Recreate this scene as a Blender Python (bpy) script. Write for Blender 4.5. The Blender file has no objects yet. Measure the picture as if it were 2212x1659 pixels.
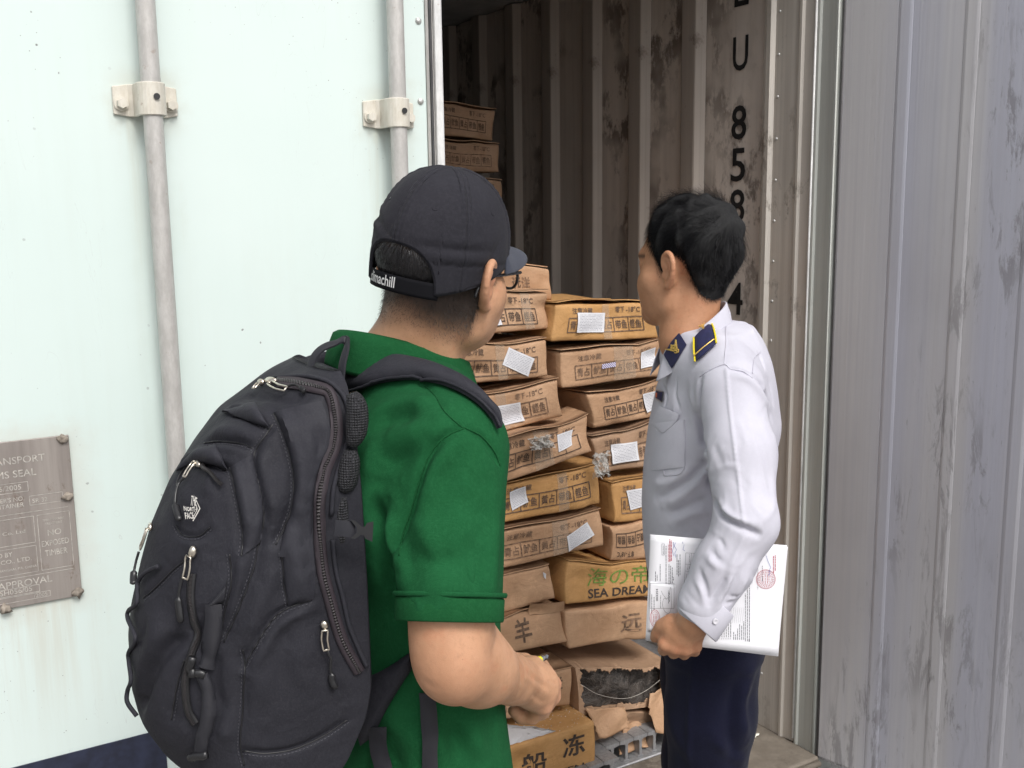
import bpy, bmesh, math, random
import numpy as np
from mathutils import Vector, Matrix
from mathutils.bvhtree import BVHTree

# ------------------------------------------------------------------ camera, sky, sun, exposure
sc = bpy.context.scene
F, PITCH, ROLL, TH, HC = 2227.5, math.radians(9.49), math.radians(-0.8), math.radians(30.7), 1.68
CX, CY = 1106.0, 829.5                       # photograph measured at 2212 x 1659
_fw = np.array([0, math.cos(PITCH), -math.sin(PITCH)])
_u = np.array([0, math.sin(PITCH), math.cos(PITCH)])
_r = np.array([1.0, 0, 0])
RT = math.cos(ROLL) * _r + math.sin(ROLL) * _u
UP = -math.sin(ROLL) * _r + math.cos(ROLL) * _u
FW = _fw
CAM = np.array([0, 0, HC])
cam = bpy.data.cameras.new('camera')
cam.sensor_width = 36.0
cam.lens = F / 2212 * 36.0
cam.clip_start, cam.clip_end = 0.05, 2000
camo = bpy.data.objects.new('camera', cam)
sc.collection.objects.link(camo)
m = Matrix.Identity(4)
for i in range(3):
    m[i][0], m[i][1], m[i][2], m[i][3] = RT[i], UP[i], -FW[i], CAM[i]
camo.matrix_world = m
sc.camera = camo

SUN_EL, SUN_AZ = math.radians(50), math.radians(152)     # azimuth from +Y, clockwise seen from above
w = bpy.data.worlds.new('World')
sc.world = w
w.use_nodes = True
nt = w.node_tree
nt.nodes.clear()
sky = nt.nodes.new('ShaderNodeTexSky')
sky.sky_type = 'NISHITA'
sky.sun_disc = False
sky.sun_elevation = SUN_EL
sky.sun_rotation = SUN_AZ
sky.air_density, sky.dust_density, sky.ozone_density = 1.0, 4.0, 1.0
hs = nt.nodes.new('ShaderNodeHueSaturation')              # overcast: the blue is washed out
hs.inputs['Saturation'].default_value = 0.18
bg = nt.nodes.new('ShaderNodeBackground')
bg.inputs['Strength'].default_value = 0.13
out = nt.nodes.new('ShaderNodeOutputWorld')
nt.links.new(sky.outputs[0], hs.inputs['Color'])
nt.links.new(hs.outputs[0], bg.inputs[0])
nt.links.new(bg.outputs[0], out.inputs[0])
sl = bpy.data.lights.new('sun', 'SUN')
sl.energy, sl.angle, sl.color = 1.5, math.radians(22), (1.0, 0.965, 0.92)
so = bpy.data.objects.new('sun', sl)
sd = Vector((math.sin(SUN_AZ) * math.cos(SUN_EL), math.cos(SUN_AZ) * math.cos(SUN_EL), math.sin(SUN_EL)))
so.rotation_euler = sd.to_track_quat('Z', 'Y').to_euler()
sc.collection.objects.link(so)
sc.view_settings.view_transform = 'Standard'
sc.view_settings.look = 'None'
sc.view_settings.exposure = 0.40
sc.cycles.max_bounces = 5
sc.cycles.adaptive_threshold = 0.02
sc.cycles.diffuse_bounces = 4
sc.cycles.glossy_bounces = 2
sc.cycles.transparent_max_bounces = 8
sc.cycles.caustics_reflective = sc.cycles.caustics_refractive = False
sc.view_settings.gamma = 1.0

rng = np.random.default_rng(7)
random.seed(7)
COL = sc.collection.objects

# ------------------------------------------------------------------ helpers: objects
WM = {}                                       # world matrix of every object we make
def tag(o, label, cat, group=None):
    o['label'] = label; o['category'] = cat
    if group: o['group'] = group
    return o
def thing(name, loc, label=None, cat=None, group=None, rz=0.0):
    o = bpy.data.objects.new(name, None)
    o.empty_display_size = 0.1
    COL.link(o)
    o.location = loc; o.rotation_euler = (0, 0, rz)
    WM[o] = Matrix.Translation(Vector(loc)) @ Matrix.Rotation(rz, 4, 'Z')
    if label: tag(o, label, cat, group)
    return o
def obj(name, V, Fc, mat, parent=None, smooth=True, local=False, attr=None):
    """one mesh object; V is in world space unless local"""
    V = np.asarray(V, float).reshape(-1, 3)
    me = bpy.data.meshes.new(name)
    if parent is not None and not local:
        mi = np.array(WM[parent].inverted())
        V = V @ mi[:3, :3].T + mi[:3, 3]
    if isinstance(Fc, np.ndarray) and Fc.ndim == 2:
        k = Fc.shape[1]; n = len(Fc)
        me.vertices.add(len(V)); me.vertices.foreach_set('co', V.astype('f').ravel())
        me.loops.add(n * k); me.loops.foreach_set('vertex_index', Fc.astype('i').ravel())
        me.polygons.add(n)
        me.polygons.foreach_set('loop_start', np.arange(0, n * k, k, dtype='i'))
        me.update(calc_edges=True)
    else:
        me.from_pydata([tuple(v) for v in V], [], [tuple(int(i) for i in f) for f in Fc])
        me.update()
    me.polygons.foreach_set('use_smooth', np.full(len(me.polygons), bool(smooth)))
    if attr is not None:
        for an, av in attr.items():
            a = me.attributes.new(an, 'FLOAT', 'POINT'); a.data.foreach_set('value', np.asarray(av, 'f'))
    if mat is not None:
        for mm in (mat if isinstance(mat, (list, tuple)) else [mat]): me.materials.append(mm)
    o = bpy.data.objects.new(name, me)
    COL.link(o)
    if parent is not None:
        o.parent = parent; WM[o] = WM[parent].copy()
    else:
        WM[o] = Matrix.Identity(4)
    return o
def share(name, me, parent, M4):
    """another object on existing mesh data, placed by a matrix local to parent"""
    o = bpy.data.objects.new(name, me); COL.link(o); o.parent = parent
    o.matrix_local = M4; WM[o] = WM[parent] @ M4
    return o

# ------------------------------------------------------------------ helpers: shapes (return V, F)
def join(parts):
    V, Fs, n = [], [], 0
    for v, f in parts:
        v = np.asarray(v, float).reshape(-1, 3); V.append(v)
        Fs += [tuple(int(i) + n for i in ff) for ff in f]; n += len(v)
    return np.vstack(V), Fs
def bevbox(lo, hi, bev=0.003, seg=1):
    bm = bmesh.new(); bmesh.ops.create_cube(bm, size=1)
    lo = Vector(lo); hi = Vector(hi)
    for v in bm.verts:
        v.co = Vector([(lo[i] + hi[i]) / 2 + v.co[i] * (hi[i] - lo[i]) for i in range(3)])
    if bev > 0: bmesh.ops.bevel(bm, geom=bm.edges[:], offset=bev, segments=seg, affect='EDGES', profile=0.5)
    bm.verts.index_update()
    r = np.array([v.co[:] for v in bm.verts]), [tuple(v.index for v in f.verts) for f in bm.faces]
    bm.free(); return r
def frames(P, closed=False, up=None):
    P = np.asarray(P, float); n = len(P)
    if closed: T = np.roll(P, -1, 0) - np.roll(P, 1, 0)
    else: T = np.gradient(P, axis=0)
    T /= np.linalg.norm(T, axis=1)[:, None] + 1e-12
    N = np.zeros_like(P)
    a = np.array(up if up is not None else ([0, 0, 1.0] if abs(T[0][2]) < 0.9 else [1.0, 0, 0]))
    v = a - T[0] * (a @ T[0]); v /= np.linalg.norm(v); N[0] = v
    for i in range(1, n):
        if up is not None: v = a - T[i] * (a @ T[i])
        else: v = N[i-1] - T[i] * (N[i-1] @ T[i])
        N[i] = v / (np.linalg.norm(v) + 1e-12)
    return T, N, np.cross(T, N)
def tube(P, r, n=8, closed=False, up=None, flat=1.0, cap=True):
    """tube along points; r scalar or per point; flat scales the binormal axis"""
    P = np.asarray(P, float); T, N, B = frames(P, closed, up)
    r = np.broadcast_to(np.asarray(r, float), (len(P),))
    a = np.linspace(0, 2 * np.pi, n, endpoint=False)
    V = P[:, None] + r[:, None, None] * (np.cos(a)[None, :, None] * N[:, None] + flat * np.sin(a)[None, :, None] * B[:, None])
    m_ = len(P); Fs = []
    for i in range(m_ if closed else m_ - 1):
        j = (i + 1) % m_
        for k in range(n):
            l = (k + 1) % n
            Fs.append((i*n+k, i*n+l, j*n+l, j*n+k))
    if cap and not closed:
        Fs.append(tuple(range(n))[::-1]); Fs.append(tuple(range((m_-1)*n, m_*n)))
    return V.reshape(-1, 3), Fs
def cyl(a, b, r, n=16, r2=None):
    return tube([a, b], [r, r if r2 is None else r2], n)
def grid_faces(nu, nv, wrap=False):
    i, j = np.meshgrid(np.arange(nu - 1), np.arange(nv if wrap else nv - 1), indexing='ij')
    i = i.ravel(); j = j.ravel(); j2 = (j + 1) % nv
    return np.stack([i*nv+j, i*nv+j2, (i+1)*nv+j2, (i+1)*nv+j], 1)
def resample(P, n):
    P = np.asarray(P, float); d = np.r_[0, np.cumsum(np.linalg.norm(np.diff(P, axis=0), axis=1))]
    t = np.linspace(0, d[-1], n)
    return np.stack([np.interp(t, d, P[:, k]) for k in range(P.shape[1])], 1)
def spline(P, n, closed=False):
    """Catmull-Rom through points"""
    P = np.asarray(P, float)
    if len(P) == 2 and not closed: return resample(P, n)
    if closed: Q = np.vstack([P[-1:], P, P[:2]]); seg = len(P)
    else: Q = np.vstack([2*P[0]-P[1], P, 2*P[-1]-P[-2]]); seg = len(P) - 1
    t = np.linspace(0, seg, n, endpoint=not closed); i = np.minimum(t.astype(int), seg - 1); f = (t - i)[:, None]
    a, b, c, d = Q[i], Q[i+1], Q[i+2], Q[i+3]
    return 0.5*((2*b)+(c-a)*f+(2*a-5*b+4*c-d)*f**2+(3*b-a-3*c+d)*f**3)
def ray(x, y):
    return FW + RT * (x - CX) / F - UP * (y - CY) / F
def P(x, y, dep):
    """a point in the place: photograph coordinates (2212 wide) and metres from the lens"""
    return CAM + ray(x, y) * dep
def project(W):
    v = np.asarray(W, float) - CAM; z = v @ FW
    return np.stack([CX + F * (v @ RT) / z, CY - F * (v @ UP) / z, z], -1)

# ------------------------------------------------------------------ helpers: materials
class NT:
    def __init__(s, name):
        s.m = bpy.data.materials.new(name); s.m.use_nodes = True
        s.t = s.m.node_tree; s.b = s.t.nodes['Principled BSDF']; s.co = s.t.nodes.new('ShaderNodeTexCoord')
    def n(s, k, **kw):
        nd = s.t.nodes.new('ShaderNode' + k)
        for a, v in kw.items(): setattr(nd, a, v)
        return nd
    def l(s, a, b): s.t.links.new(a, b)
    def put(s, sock, v):
        if hasattr(v, 'is_linked') or hasattr(v, 'links'): s.l(v, sock)
        else: sock.default_value = v
    def mapping(s, scale=(1, 1, 1), loc=(0, 0, 0), src='Object', rot=(0, 0, 0)):
        mp = s.n('Mapping'); s.l(s.co.outputs[src], mp.inputs[0])
        mp.inputs['Scale'].default_value = scale; mp.inputs['Location'].default_value = loc; mp.inputs['Rotation'].default_value = rot
        return mp.outputs[0]
    def noise(s, scale, detail=4, rough=0.55, vec=None, dist=0.0):
        nd = s.n('TexNoise'); nd.inputs['Scale'].default_value = scale; nd.inputs['Detail'].default_value = detail
        nd.inputs['Roughness'].default_value = rough; nd.inputs['Distortion'].default_value = dist
        s.l(vec if vec is not None else s.co.outputs['Object'], nd.inputs['Vector']); return nd.outputs['Fac']
    def vor(s, scale, vec=None, feature='F1', rand=1.0):
        nd = s.n('TexVoronoi', feature=feature); nd.inputs['Scale'].default_value = scale; nd.inputs['Randomness'].default_value = rand
        s.l(vec if vec is not None else s.co.outputs['Object'], nd.inputs['Vector']); return nd.outputs['Distance']
    def ramp(s, fac, a, b, ca=0.0, cb=1.0):
        """smooth step of fac between a and b giving ca..cb"""
        nd = s.n('MapRange'); nd.interpolation_type = 'SMOOTHSTEP'; s.l(fac, nd.inputs[0])
        for i, v in enumerate((a, b, ca, cb)): nd.inputs[i+1].default_value = v
        return nd.outputs[0]
    def math(s, op, a, b=None):
        nd = s.n('Math', operation=op); s.put(nd.inputs[0], a)
        if b is not None: s.put(nd.inputs[1], b)
        return nd.outputs[0]
    def mix(s, fac, a, b, mode='MIX'):
        nd = s.n('Mix', data_type='RGBA', blend_type=mode); s.put(nd.inputs[0], fac)
        for k, v in ((6, a), (7, b)):
            if isinstance(v, (tuple, list)): nd.inputs[k].default_value = (*v[:3], 1)
            else: s.l(v, nd.inputs[k])
        return nd.outputs[2]
    def bump(s, h, strength=0.3, dist=0.002, prev=None):
        nd = s.n('Bump'); nd.inputs['Strength'].default_value = strength; nd.inputs['Distance'].default_value = dist
        s.l(h, nd.inputs['Height'])
        if prev is not None: s.l(prev, nd.inputs['Normal'])
        return nd.outputs[0]
    def attr(s, name):
        nd = s.n('Attribute', attribute_name=name); return nd.outputs['Fac']
    def done(s, col=None, rough=None, metal=None, normal=None, **kw):
        if col is not None:
            if isinstance(col, (tuple, list)): s.b.inputs['Base Color'].default_value = (*col[:3], 1)
            else: s.l(col, s.b.inputs['Base Color'])
        if rough is not None: s.put(s.b.inputs['Roughness'], rough)
        if metal is not None: s.put(s.b.inputs['Metallic'], metal)
        if normal is not None: s.l(normal, s.b.inputs['Normal'])
        for k, v in kw.items(): s.put(s.b.inputs[k.replace('_', ' ')], v)
        return s.m
def plain(name, col, rough=0.6, metal=0.0, var=0.12, scale=14, bump=0.0, bscale=300, **kw):
    t = NT(name)
    f = t.ramp(t.noise(scale, 5), 0.3, 0.7)
    c = t.mix(f, tuple(x * (1 - var) for x in col), tuple(min(1, x * (1 + var)) for x in col))
    nrm = t.bump(t.noise(bscale, 2), bump, 0.001) if bump else None
    return t.done(c, rough, metal, nrm, **kw)
# ------------------------------------------------------------------ container frame (X right along the doors, Y inwards, Z up)
ZF = 0.14
ER = np.array([math.cos(TH), math.sin(TH), 0]); EI = np.array([-math.sin(TH), math.cos(TH), 0])
_d = ray(1738, 1612); JB = CAM + _d * ((ZF - HC) / _d[2]); JB[2] = 0
def cw(l):
    l = np.asarray(l, float); return JB + l[..., :1] * ER + l[..., 1:2] * EI + l[..., 2:3] * np.array([0, 0, 1.0])
def face_pt(x, y, Y):
    """container coordinates of a spot seen on the plane Y inside the doors"""
    d = ray(x, y); t = ((cw((0, Y, 0)) - CAM) @ EI) / (d @ EI); v = CAM + d * t - JB
    return np.array([v @ ER, Y, v[2]])

# ------------------------------------------------------------------ lettering
_txt = {}
def text2d(s, bold=0.0, res=3):
    k = (s, bold)
    if k not in _txt:
        cu = bpy.data.curves.new('t', 'FONT'); cu.body = s; cu.size = 1.0; cu.resolution_u = res; cu.offset = bold
        cu.fill_mode = 'FRONT'
        o = bpy.data.objects.new('t', cu); COL.link(o)
        bpy.context.view_layer.update()
        dg = bpy.context.evaluated_depsgraph_get()
        me = bpy.data.meshes.new_from_object(o.evaluated_get(dg))
        V = np.array([v.co[:2] for v in me.vertices]).reshape(-1, 2); Fs = [tuple(p.vertices) for p in me.polygons]
        bpy.data.objects.remove(o); bpy.data.curves.remove(cu); bpy.data.meshes.remove(me)
        _txt[k] = (V, Fs)
    return _txt[k]
def text_uv(s, x, y, h, align='L', bold=0.0, stretch=1.0, rot=0.0, width=None):
    """text with its baseline start (or centre) at x,y and cap height h (for the letters' real height)"""
    V, Fs = text2d(s, bold); V = V.copy()
    if not len(V): return V, Fs
    y0, y1 = V[:, 1].min(), V[:, 1].max(); x0, x1 = V[:, 0].min(), V[:, 0].max()
    k = h / max(1e-6, y1 - y0); V = (V - [x0, y0]) * k; V[:, 0] *= stretch
    W_ = (x1 - x0) * k * stretch
    if width: V[:, 0] *= width / W_; W_ = width
    if align == 'C': V[:, 0] -= W_ / 2
    if align == 'R': V[:, 0] -= W_
    c, s_ = math.cos(rot), math.sin(rot)
    V = np.c_[V[:, 0] * c - V[:, 1] * s_, V[:, 0] * s_ + V[:, 1] * c] + [x, y]
    return V, Fs
def rect_uv(x0, y0, x1, y1):
    return np.array([[x0, y0], [x1, y0], [x1, y1], [x0, y1]]), [(0, 1, 2, 3)]
def line_uv(a, b, w_, n=1):
    a = np.array(a, float); b = np.array(b, float); t = (b - a) / np.linalg.norm(b - a); nn = np.array([-t[1], t[0]]) * w_ / 2
    Q = [a + (b - a) * i / n for i in range(n + 1)]
    V = np.array([q + s_ * nn for q in Q for s_ in (-1, 1)])
    return V, [(2*i, 2*i+2, 2*i+3, 2*i+1) for i in range(n)]
def frame_uv(x0, y0, x1, y1, w_, n=4):
    return join2([line_uv((x0, y0), (x1, y0), w_, n), line_uv((x1, y0), (x1, y1), w_, 2), line_uv((x1, y1), (x0, y1), w_, n), line_uv((x0, y1), (x0, y0), w_, 2)])
def poly_uv(pts, w_):
    return join2([line_uv(pts[i], pts[i+1], w_) for i in range(len(pts) - 1)])
def join2(parts):
    V, Fs, n = [], [], 0
    for v, f in parts:
        if len(v) == 0: continue
        V.append(v); Fs += [tuple(i + n for i in ff) for ff in f]; n += len(v)
    return np.vstack(V), Fs
def lettering(name, parts, mapper, mat, parent, local=False):
    V, Fs = join2(parts)
    return obj(name, mapper(V), Fs, mat, parent, smooth=False, local=local)

# ------------------------------------------------------------------ materials of the container
def m_paint():
    t = NT('mint_door_paint')
    base = t.mix(t.ramp(t.noise(1.3, 3), 0.35, 0.7), (0.625, 0.725, 0.698), (0.66, 0.75, 0.725))
    grime = t.ramp(t.noise(3.0, 6, 0.7), 0.55, 0.8, 0, 0.16)
    base = t.mix(grime, base, (0.56, 0.60, 0.53))
    # chips: small, sparse, clustered
    v = t.vor(26, t.mapping((1, 1, 1))); clus = t.ramp(t.noise(2.2, 2), 0.5, 0.66)
    jag = t.math('ADD', v, t.math('MULTIPLY', t.noise(160, 3), 0.16))
    chip = t.math('MULTIPLY', t.ramp(jag, 0.13, 0.155, 1, 0), clus)
    v2 = t.vor(70); chip2 = t.math('MULTIPLY', t.ramp(t.math('ADD', v2, t.math('MULTIPLY', t.noise(300, 2), 0.1)), 0.1, 0.12, 1, 0), t.ramp(t.noise(3.1, 2, vec=t.mapping((1, 1, 1), (5, 3, 1))), 0.5, 0.62))
    chip = t.math('MAXIMUM', chip, chip2)
    # long thin scratches
    sv = t.mapping((3, 3, 0.5), rot=(0, 0.5, 0)); w1 = t.noise(5, 3, vec=sv, dist=1.5)
    scr = t.math('MULTIPLY', t.ramp(t.math('ABSOLUTE', t.math('SUBTRACT', w1, 0.5)), 0.0, 0.0022, 1, 0), t.ramp(t.noise(1.7, 2, vec=t.mapping((1, 1, 1), (2, 9, 4))), 0.52, 0.62, 0, 0.35))
    sx = t.n('SeparateXYZ'); t.l(t.co.outputs['Object'], sx.inputs[0]); X_, Z_ = sx.outputs[0], sx.outputs[2]
    jit = t.math('MULTIPLY', t.math('SUBTRACT', t.noise(14, 5, 0.65), 0.5), 0.10)
    def near(axis, c0, w0, w1): return t.ramp(t.math('ABSOLUTE', t.math('ADD', t.math('SUBTRACT', axis, c0), jit)), w0, w1, 1, 0)
    streak = t.ramp(t.noise(1, 5, 0.65, t.mapping((38, 38, 1.6))), 0.40, 0.72)
    for xc, zb in ((-1.718, 1.882), (-1.248, 1.875)):
        halo = t.math('MULTIPLY', near(X_, xc, 0.03, 0.085), near(Z_, zb, 0.02, 0.075)); run = t.math('MULTIPLY', t.math('MULTIPLY', near(X_, xc - 0.01, 0.02, 0.07), t.ramp(Z_, zb - 0.5, zb - 0.02)), t.ramp(Z_, zb - 0.01, zb + 0.02, 1, 0))
        base = t.mix(t.math('MULTIPLY', halo, 0.30), base, (0.46, 0.42, 0.32)); base = t.mix(t.math('MULTIPLY', t.math('MULTIPLY', run, streak), 0.35), base, (0.50, 0.47, 0.36))
        base = t.mix(t.math('MULTIPLY', near(X_, xc, 0.0, 0.06), 0.16), base, (0.50, 0.58, 0.50))  # greenish band along each rod: dirt plus the rod's shading put into the colour
    pl_ = t.math('MULTIPLY', near(X_, -2.03, 0.12, 0.20), near(Z_, 1.148, 0.14, 0.20)); base = t.mix(t.math('MULTIPLY', pl_, 0.38), base, (0.55, 0.51, 0.44))
    pr_ = t.math('MULTIPLY', t.math('MULTIPLY', near(X_, -2.0, 0.10, 0.16), t.ramp(Z_, 0.70, 0.99)), t.ramp(Z_, 0.99, 1.0, 1, 0)); base = t.mix(t.math('MULTIPLY', t.math('MULTIPLY', pr_, streak), 0.40), base, (0.50, 0.44, 0.34))
    base = t.mix(t.math('MULTIPLY', t.math('MULTIPLY', t.ramp(t.noise(0.9, 3), 0.42, 0.62), streak), 0.10), base, (0.48, 0.50, 0.44))
    c = t.mix(chip, base, (0.24, 0.25, 0.25)); c = t.mix(scr, c, (0.42, 0.44, 0.43))
    rough = t.ramp(t.noise(8, 4), 0.3, 0.7, 0.38, 0.55)
    return t.done(c, rough, 0, t.bump(t.math('SUBTRACT', t.noise(7, 3), t.math('MULTIPLY', chip, 0.4)), 0.12, 0.004))
def m_galv(name, ca, cb, rough=0.55, metal=0.25):
    t = NT(name)
    f = t.noise(90, 6, 0.75, t.mapping((1, 1, 0.35))); g = t.ramp(t.noise(9, 5), 0.4, 0.7)
    c = t.mix(t.ramp(f, 0.35, 0.65), ca, cb); c = t.mix(t.math('MULTIPLY', g, 0.4), c, tuple(x * 0.72 for x in ca))
    rust = t.math('MULTIPLY', t.ramp(t.noise(60, 5, 0.7), 0.62, 0.72), t.ramp(t.noise(5, 2), 0.48, 0.62))
    c = t.mix(t.math('MULTIPLY', rust, 0.6), c, (0.26, 0.16, 0.10))
    return t.done(c, rough, metal, t.bump(f, 0.35, 0.0015))
def m_dirty_metal(name, a, b, dirt, streak=(30, 30, 0.6), metal=0.35, rough=(0.38, 0.62), blot=0.58, bscale=7):
    """worn sheet metal: vertical brushing, dark blotches of dirt with a shape of their own"""
    t = NT(name)
    s1 = t.noise(1.0, 6, 0.65, t.mapping(streak)); s2 = t.noise(1.0, 4, 0.6, t.mapping((streak[0] * 5, streak[1] * 5, streak[2] * 1.5)))
    c = t.mix(t.ramp(s1, 0.32, 0.68), a, b); c = t.mix(t.math('MULTIPLY', t.ramp(s2, 0.4, 0.75), 0.35), c, tuple(x * 0.7 for x in a))
    big = t.noise(2.1, 4, 0.6); fine = t.noise(bscale, 8, 0.72, t.mapping((1, 1, 0.6)))
    bl = t.math('MULTIPLY', t.ramp(fine, blot, blot + 0.09), t.ramp(big, 0.40, 0.60))
    c = t.mix(t.math('MULTIPLY', bl, 0.82), c, dirt)
    haze = t.ramp(t.noise(1.1, 4, 0.6, t.mapping((1, 1, 0.7), (4, 2, 7))), 0.42, 0.75, 0, 0.5)
    c = t.mix(haze, c, tuple((x + y) / 2 for x, y in zip(a, dirt)))
    r = t.math('ADD', t.ramp(s1, 0.3, 0.7, rough[0], rough[1]), t.math('MULTIPLY', bl, 0.25))
    return t.done(c, r, metal, t.bump(t.math('SUBTRACT', s2, t.math('MULTIPLY', bl, 0.6)), 0.18, 0.002))
def m_inner():
    t = NT('brushed_door_metal')
    band = t.noise(1, 3, 0.5, t.mapping((7, 7, 0.03))); c = t.mix(t.ramp(band, 0.38, 0.62), (0.46, 0.468, 0.54), (0.52, 0.512, 0.525))
    s1 = t.noise(1, 6, 0.7, t.mapping((60, 60, 0.5))); c = t.mix(t.ramp(s1, 0.42, 0.75, 0, 0.34), c, (0.35, 0.345, 0.385))
    s2 = t.noise(1, 4, 0.6, t.mapping((160, 160, 0.9))); c = t.mix(t.ramp(s2, 0.55, 0.75, 0, 0.25), c, (0.62, 0.62, 0.64))
    sc_ = t.noise(1, 8, 0.75, t.mapping((26, 26, 5.0)), dist=0.5); reg = t.noise(1, 4, 0.6, t.mapping((3.5, 3.5, 0.9)))
    bl = t.math('MULTIPLY', t.ramp(sc_, 0.50, 0.60), t.ramp(reg, 0.50, 0.64)); fl = t.math('MULTIPLY', t.ramp(t.noise(1, 6, 0.75, t.mapping((110, 110, 14))), 0.63, 0.70), t.ramp(reg, 0.42, 0.56))
    d_ = t.math('MAXIMUM', bl, fl); c = t.mix(t.math('MULTIPLY', d_, 0.55), c, (0.15, 0.14, 0.145))
    hz = t.ramp(t.noise(1, 4, 0.6, t.mapping((2, 2, 0.8), (3, 1, 6))), 0.45, 0.72, 0, 0.40); c = t.mix(hz, c, (0.30, 0.29, 0.315))
    return t.done(c, t.math('ADD', t.ramp(s1, 0.3, 0.7, 0.40, 0.58), t.math('MULTIPLY', d_, 0.25)), 0.30, t.bump(t.math('SUBTRACT', s2, t.math('MULTIPLY', d_, 0.7)), 0.22, 0.002))
MT = {}
MT['paint'] = m_paint()
MT['bar'] = m_galv('galvanised_bar', (0.47, 0.455, 0.435), (0.56, 0.545, 0.525))
MT['bracket'] = m_galv('chalky_bracket', (0.60, 0.56, 0.48), (0.68, 0.65, 0.58), 0.6, 0.1)
MT['navy'] = plain('navy_marking', (0.018, 0.022, 0.045), 0.5, var=0.3, scale=40)
MT['lining'] = m_dirty_metal('stained_lining', (0.63, 0.56, 0.50), (0.73, 0.66, 0.60), (0.08, 0.055, 0.043), (10, 10, 0.8), 0.15, (0.45, 0.65), 0.475, 8)
MT['frame'] = m_dirty_metal('stainless_frame', (0.62, 0.575, 0.52), (0.71, 0.665, 0.605), (0.16, 0.13, 0.105), (40, 40, 0.7), 0.30, (0.36, 0.58), 0.56, 11)
MT['green'] = m_dirty_metal('grey_green_frame', (0.50, 0.52, 0.49), (0.57, 0.59, 0.555), (0.14, 0.11, 0.09), (40, 40, 0.7), 0.1, (0.45, 0.6), 0.62, 10)
MT['inner'] = m_inner()
MT['rib'] = m_dirty_metal('dull_rib_metal', (0.44, 0.385, 0.34), (0.52, 0.46, 0.41), (0.10, 0.08, 0.065), (30, 30, 0.6), 0.25, (0.45, 0.62), 0.60, 12)
MT['sill'] = m_dirty_metal('worn_sill', (0.20, 0.172, 0.14), (0.27, 0.235, 0.195), (0.06, 0.047, 0.036), (14, 14, 14), 0.1, (0.55, 0.75), 0.50, 16)
MT['rubber'] = plain('black_rubber', (0.03, 0.03, 0.032), 0.7, var=0.3)
MT['rivet'] = plain('rivet_metal', (0.62, 0.62, 0.60), 0.38, 0.6, var=0.2, scale=200)
MT['floorbar'] = m_galv('aluminium_floor', (0.30, 0.30, 0.31), (0.42, 0.42, 0.43), 0.5, 0.5)
MT['white_metal'] = m_galv('worn_white_metal', (0.66, 0.66, 0.65), (0.80, 0.80, 0.79), 0.45, 0.15)
MT['plate'] = m_dirty_metal('weathered_plate', (0.30, 0.265, 0.245), (0.36, 0.325, 0.30), (0.17, 0.12, 0.09), (25, 25, 3), 0.35, (0.45, 0.65), 0.55, 30)
MT['plate_ink'] = plain('plate_relief', (0.56, 0.53, 0.49), 0.5, 0.3, var=0.25, scale=120)
MT['black_ink'] = plain('black_stencil', (0.012, 0.012, 0.013), 0.6, var=0.3)
MT['old_seal'] = plain('old_sealant', (0.29, 0.25, 0.21), 0.8, var=0.3, scale=60, bump=0.5, bscale=200)
MT['black_wall'] = plain('grey_wall', (0.35, 0.36, 0.36), 0.6, var=0.15)

# ------------------------------------------------------------------ ground
def ground():
    t = NT('yard_concrete')
    c = t.mix(t.ramp(t.noise(0.8, 6), 0.3, 0.7), (0.22, 0.21, 0.20), (0.31, 0.30, 0.285))
    c = t.mix(t.ramp(t.noise(5, 6, 0.7), 0.6, 0.72, 0, 0.5), c, (0.12, 0.115, 0.105))
    c = t.mix(t.ramp(t.vor(90), 0.0, 0.35, 0.5, 0), c, (0.36, 0.35, 0.33))
    mt = t.done(c, 0.85, 0, t.bump(t.noise(60, 5, 0.7), 0.5, 0.006))
    n = 41; g = np.linspace(-1, 1, n); g = np.sign(g) * np.abs(g) ** 3 * 600
    X, Y = np.meshgrid(g, g, indexing='ij')
    o = obj('ground', np.stack([X, Y, 0 * X - 0.0], -1).reshape(-1, 3), grid_faces(n, n)[:, ::-1], mt)
    o['kind'] = 'structure'
ground()

# ------------------------------------------------------------------ container
CT = thing('shipping_container', tuple(JB), 'refrigerated shipping container with one mint white door shut and the other open', 'container', rz=TH)
LW, YB, ZT = -2.29, 5.85, 2.46
def cbox(name, lo, hi, mat, parent=CT, bev=0.003, seg=1, smooth=False):
    V, Fs = bevbox(lo, hi, bev, seg); return obj(name, V, Fs, mat, parent, smooth, local=True)
# outer shell
cbox('outer_wall', (0.03, 0.0, 0.0), (0.075, 6.0, 2.60), MT['black_wall'])
cbox('outer_wall', (LW - 0.075, 0.08, 0.0), (LW, 6.0, 2.60), MT['black_wall'])
cbox('roof', (LW, 0.0, ZT), (0.03, 6.0, 2.60), MT['black_wall'])
cbox('back_wall', (LW, YB, 0.0), (0.03, 6.0, ZT), MT['lining'])
cbox('floor', (LW, 0.20, 0.02), (0.03, YB, 0.135), MT['floorbar'])
cbox('lintel', (LW - 0.075, -0.05, 2.463), (0.075, -0.002, 2.66), MT['frame'])
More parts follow.
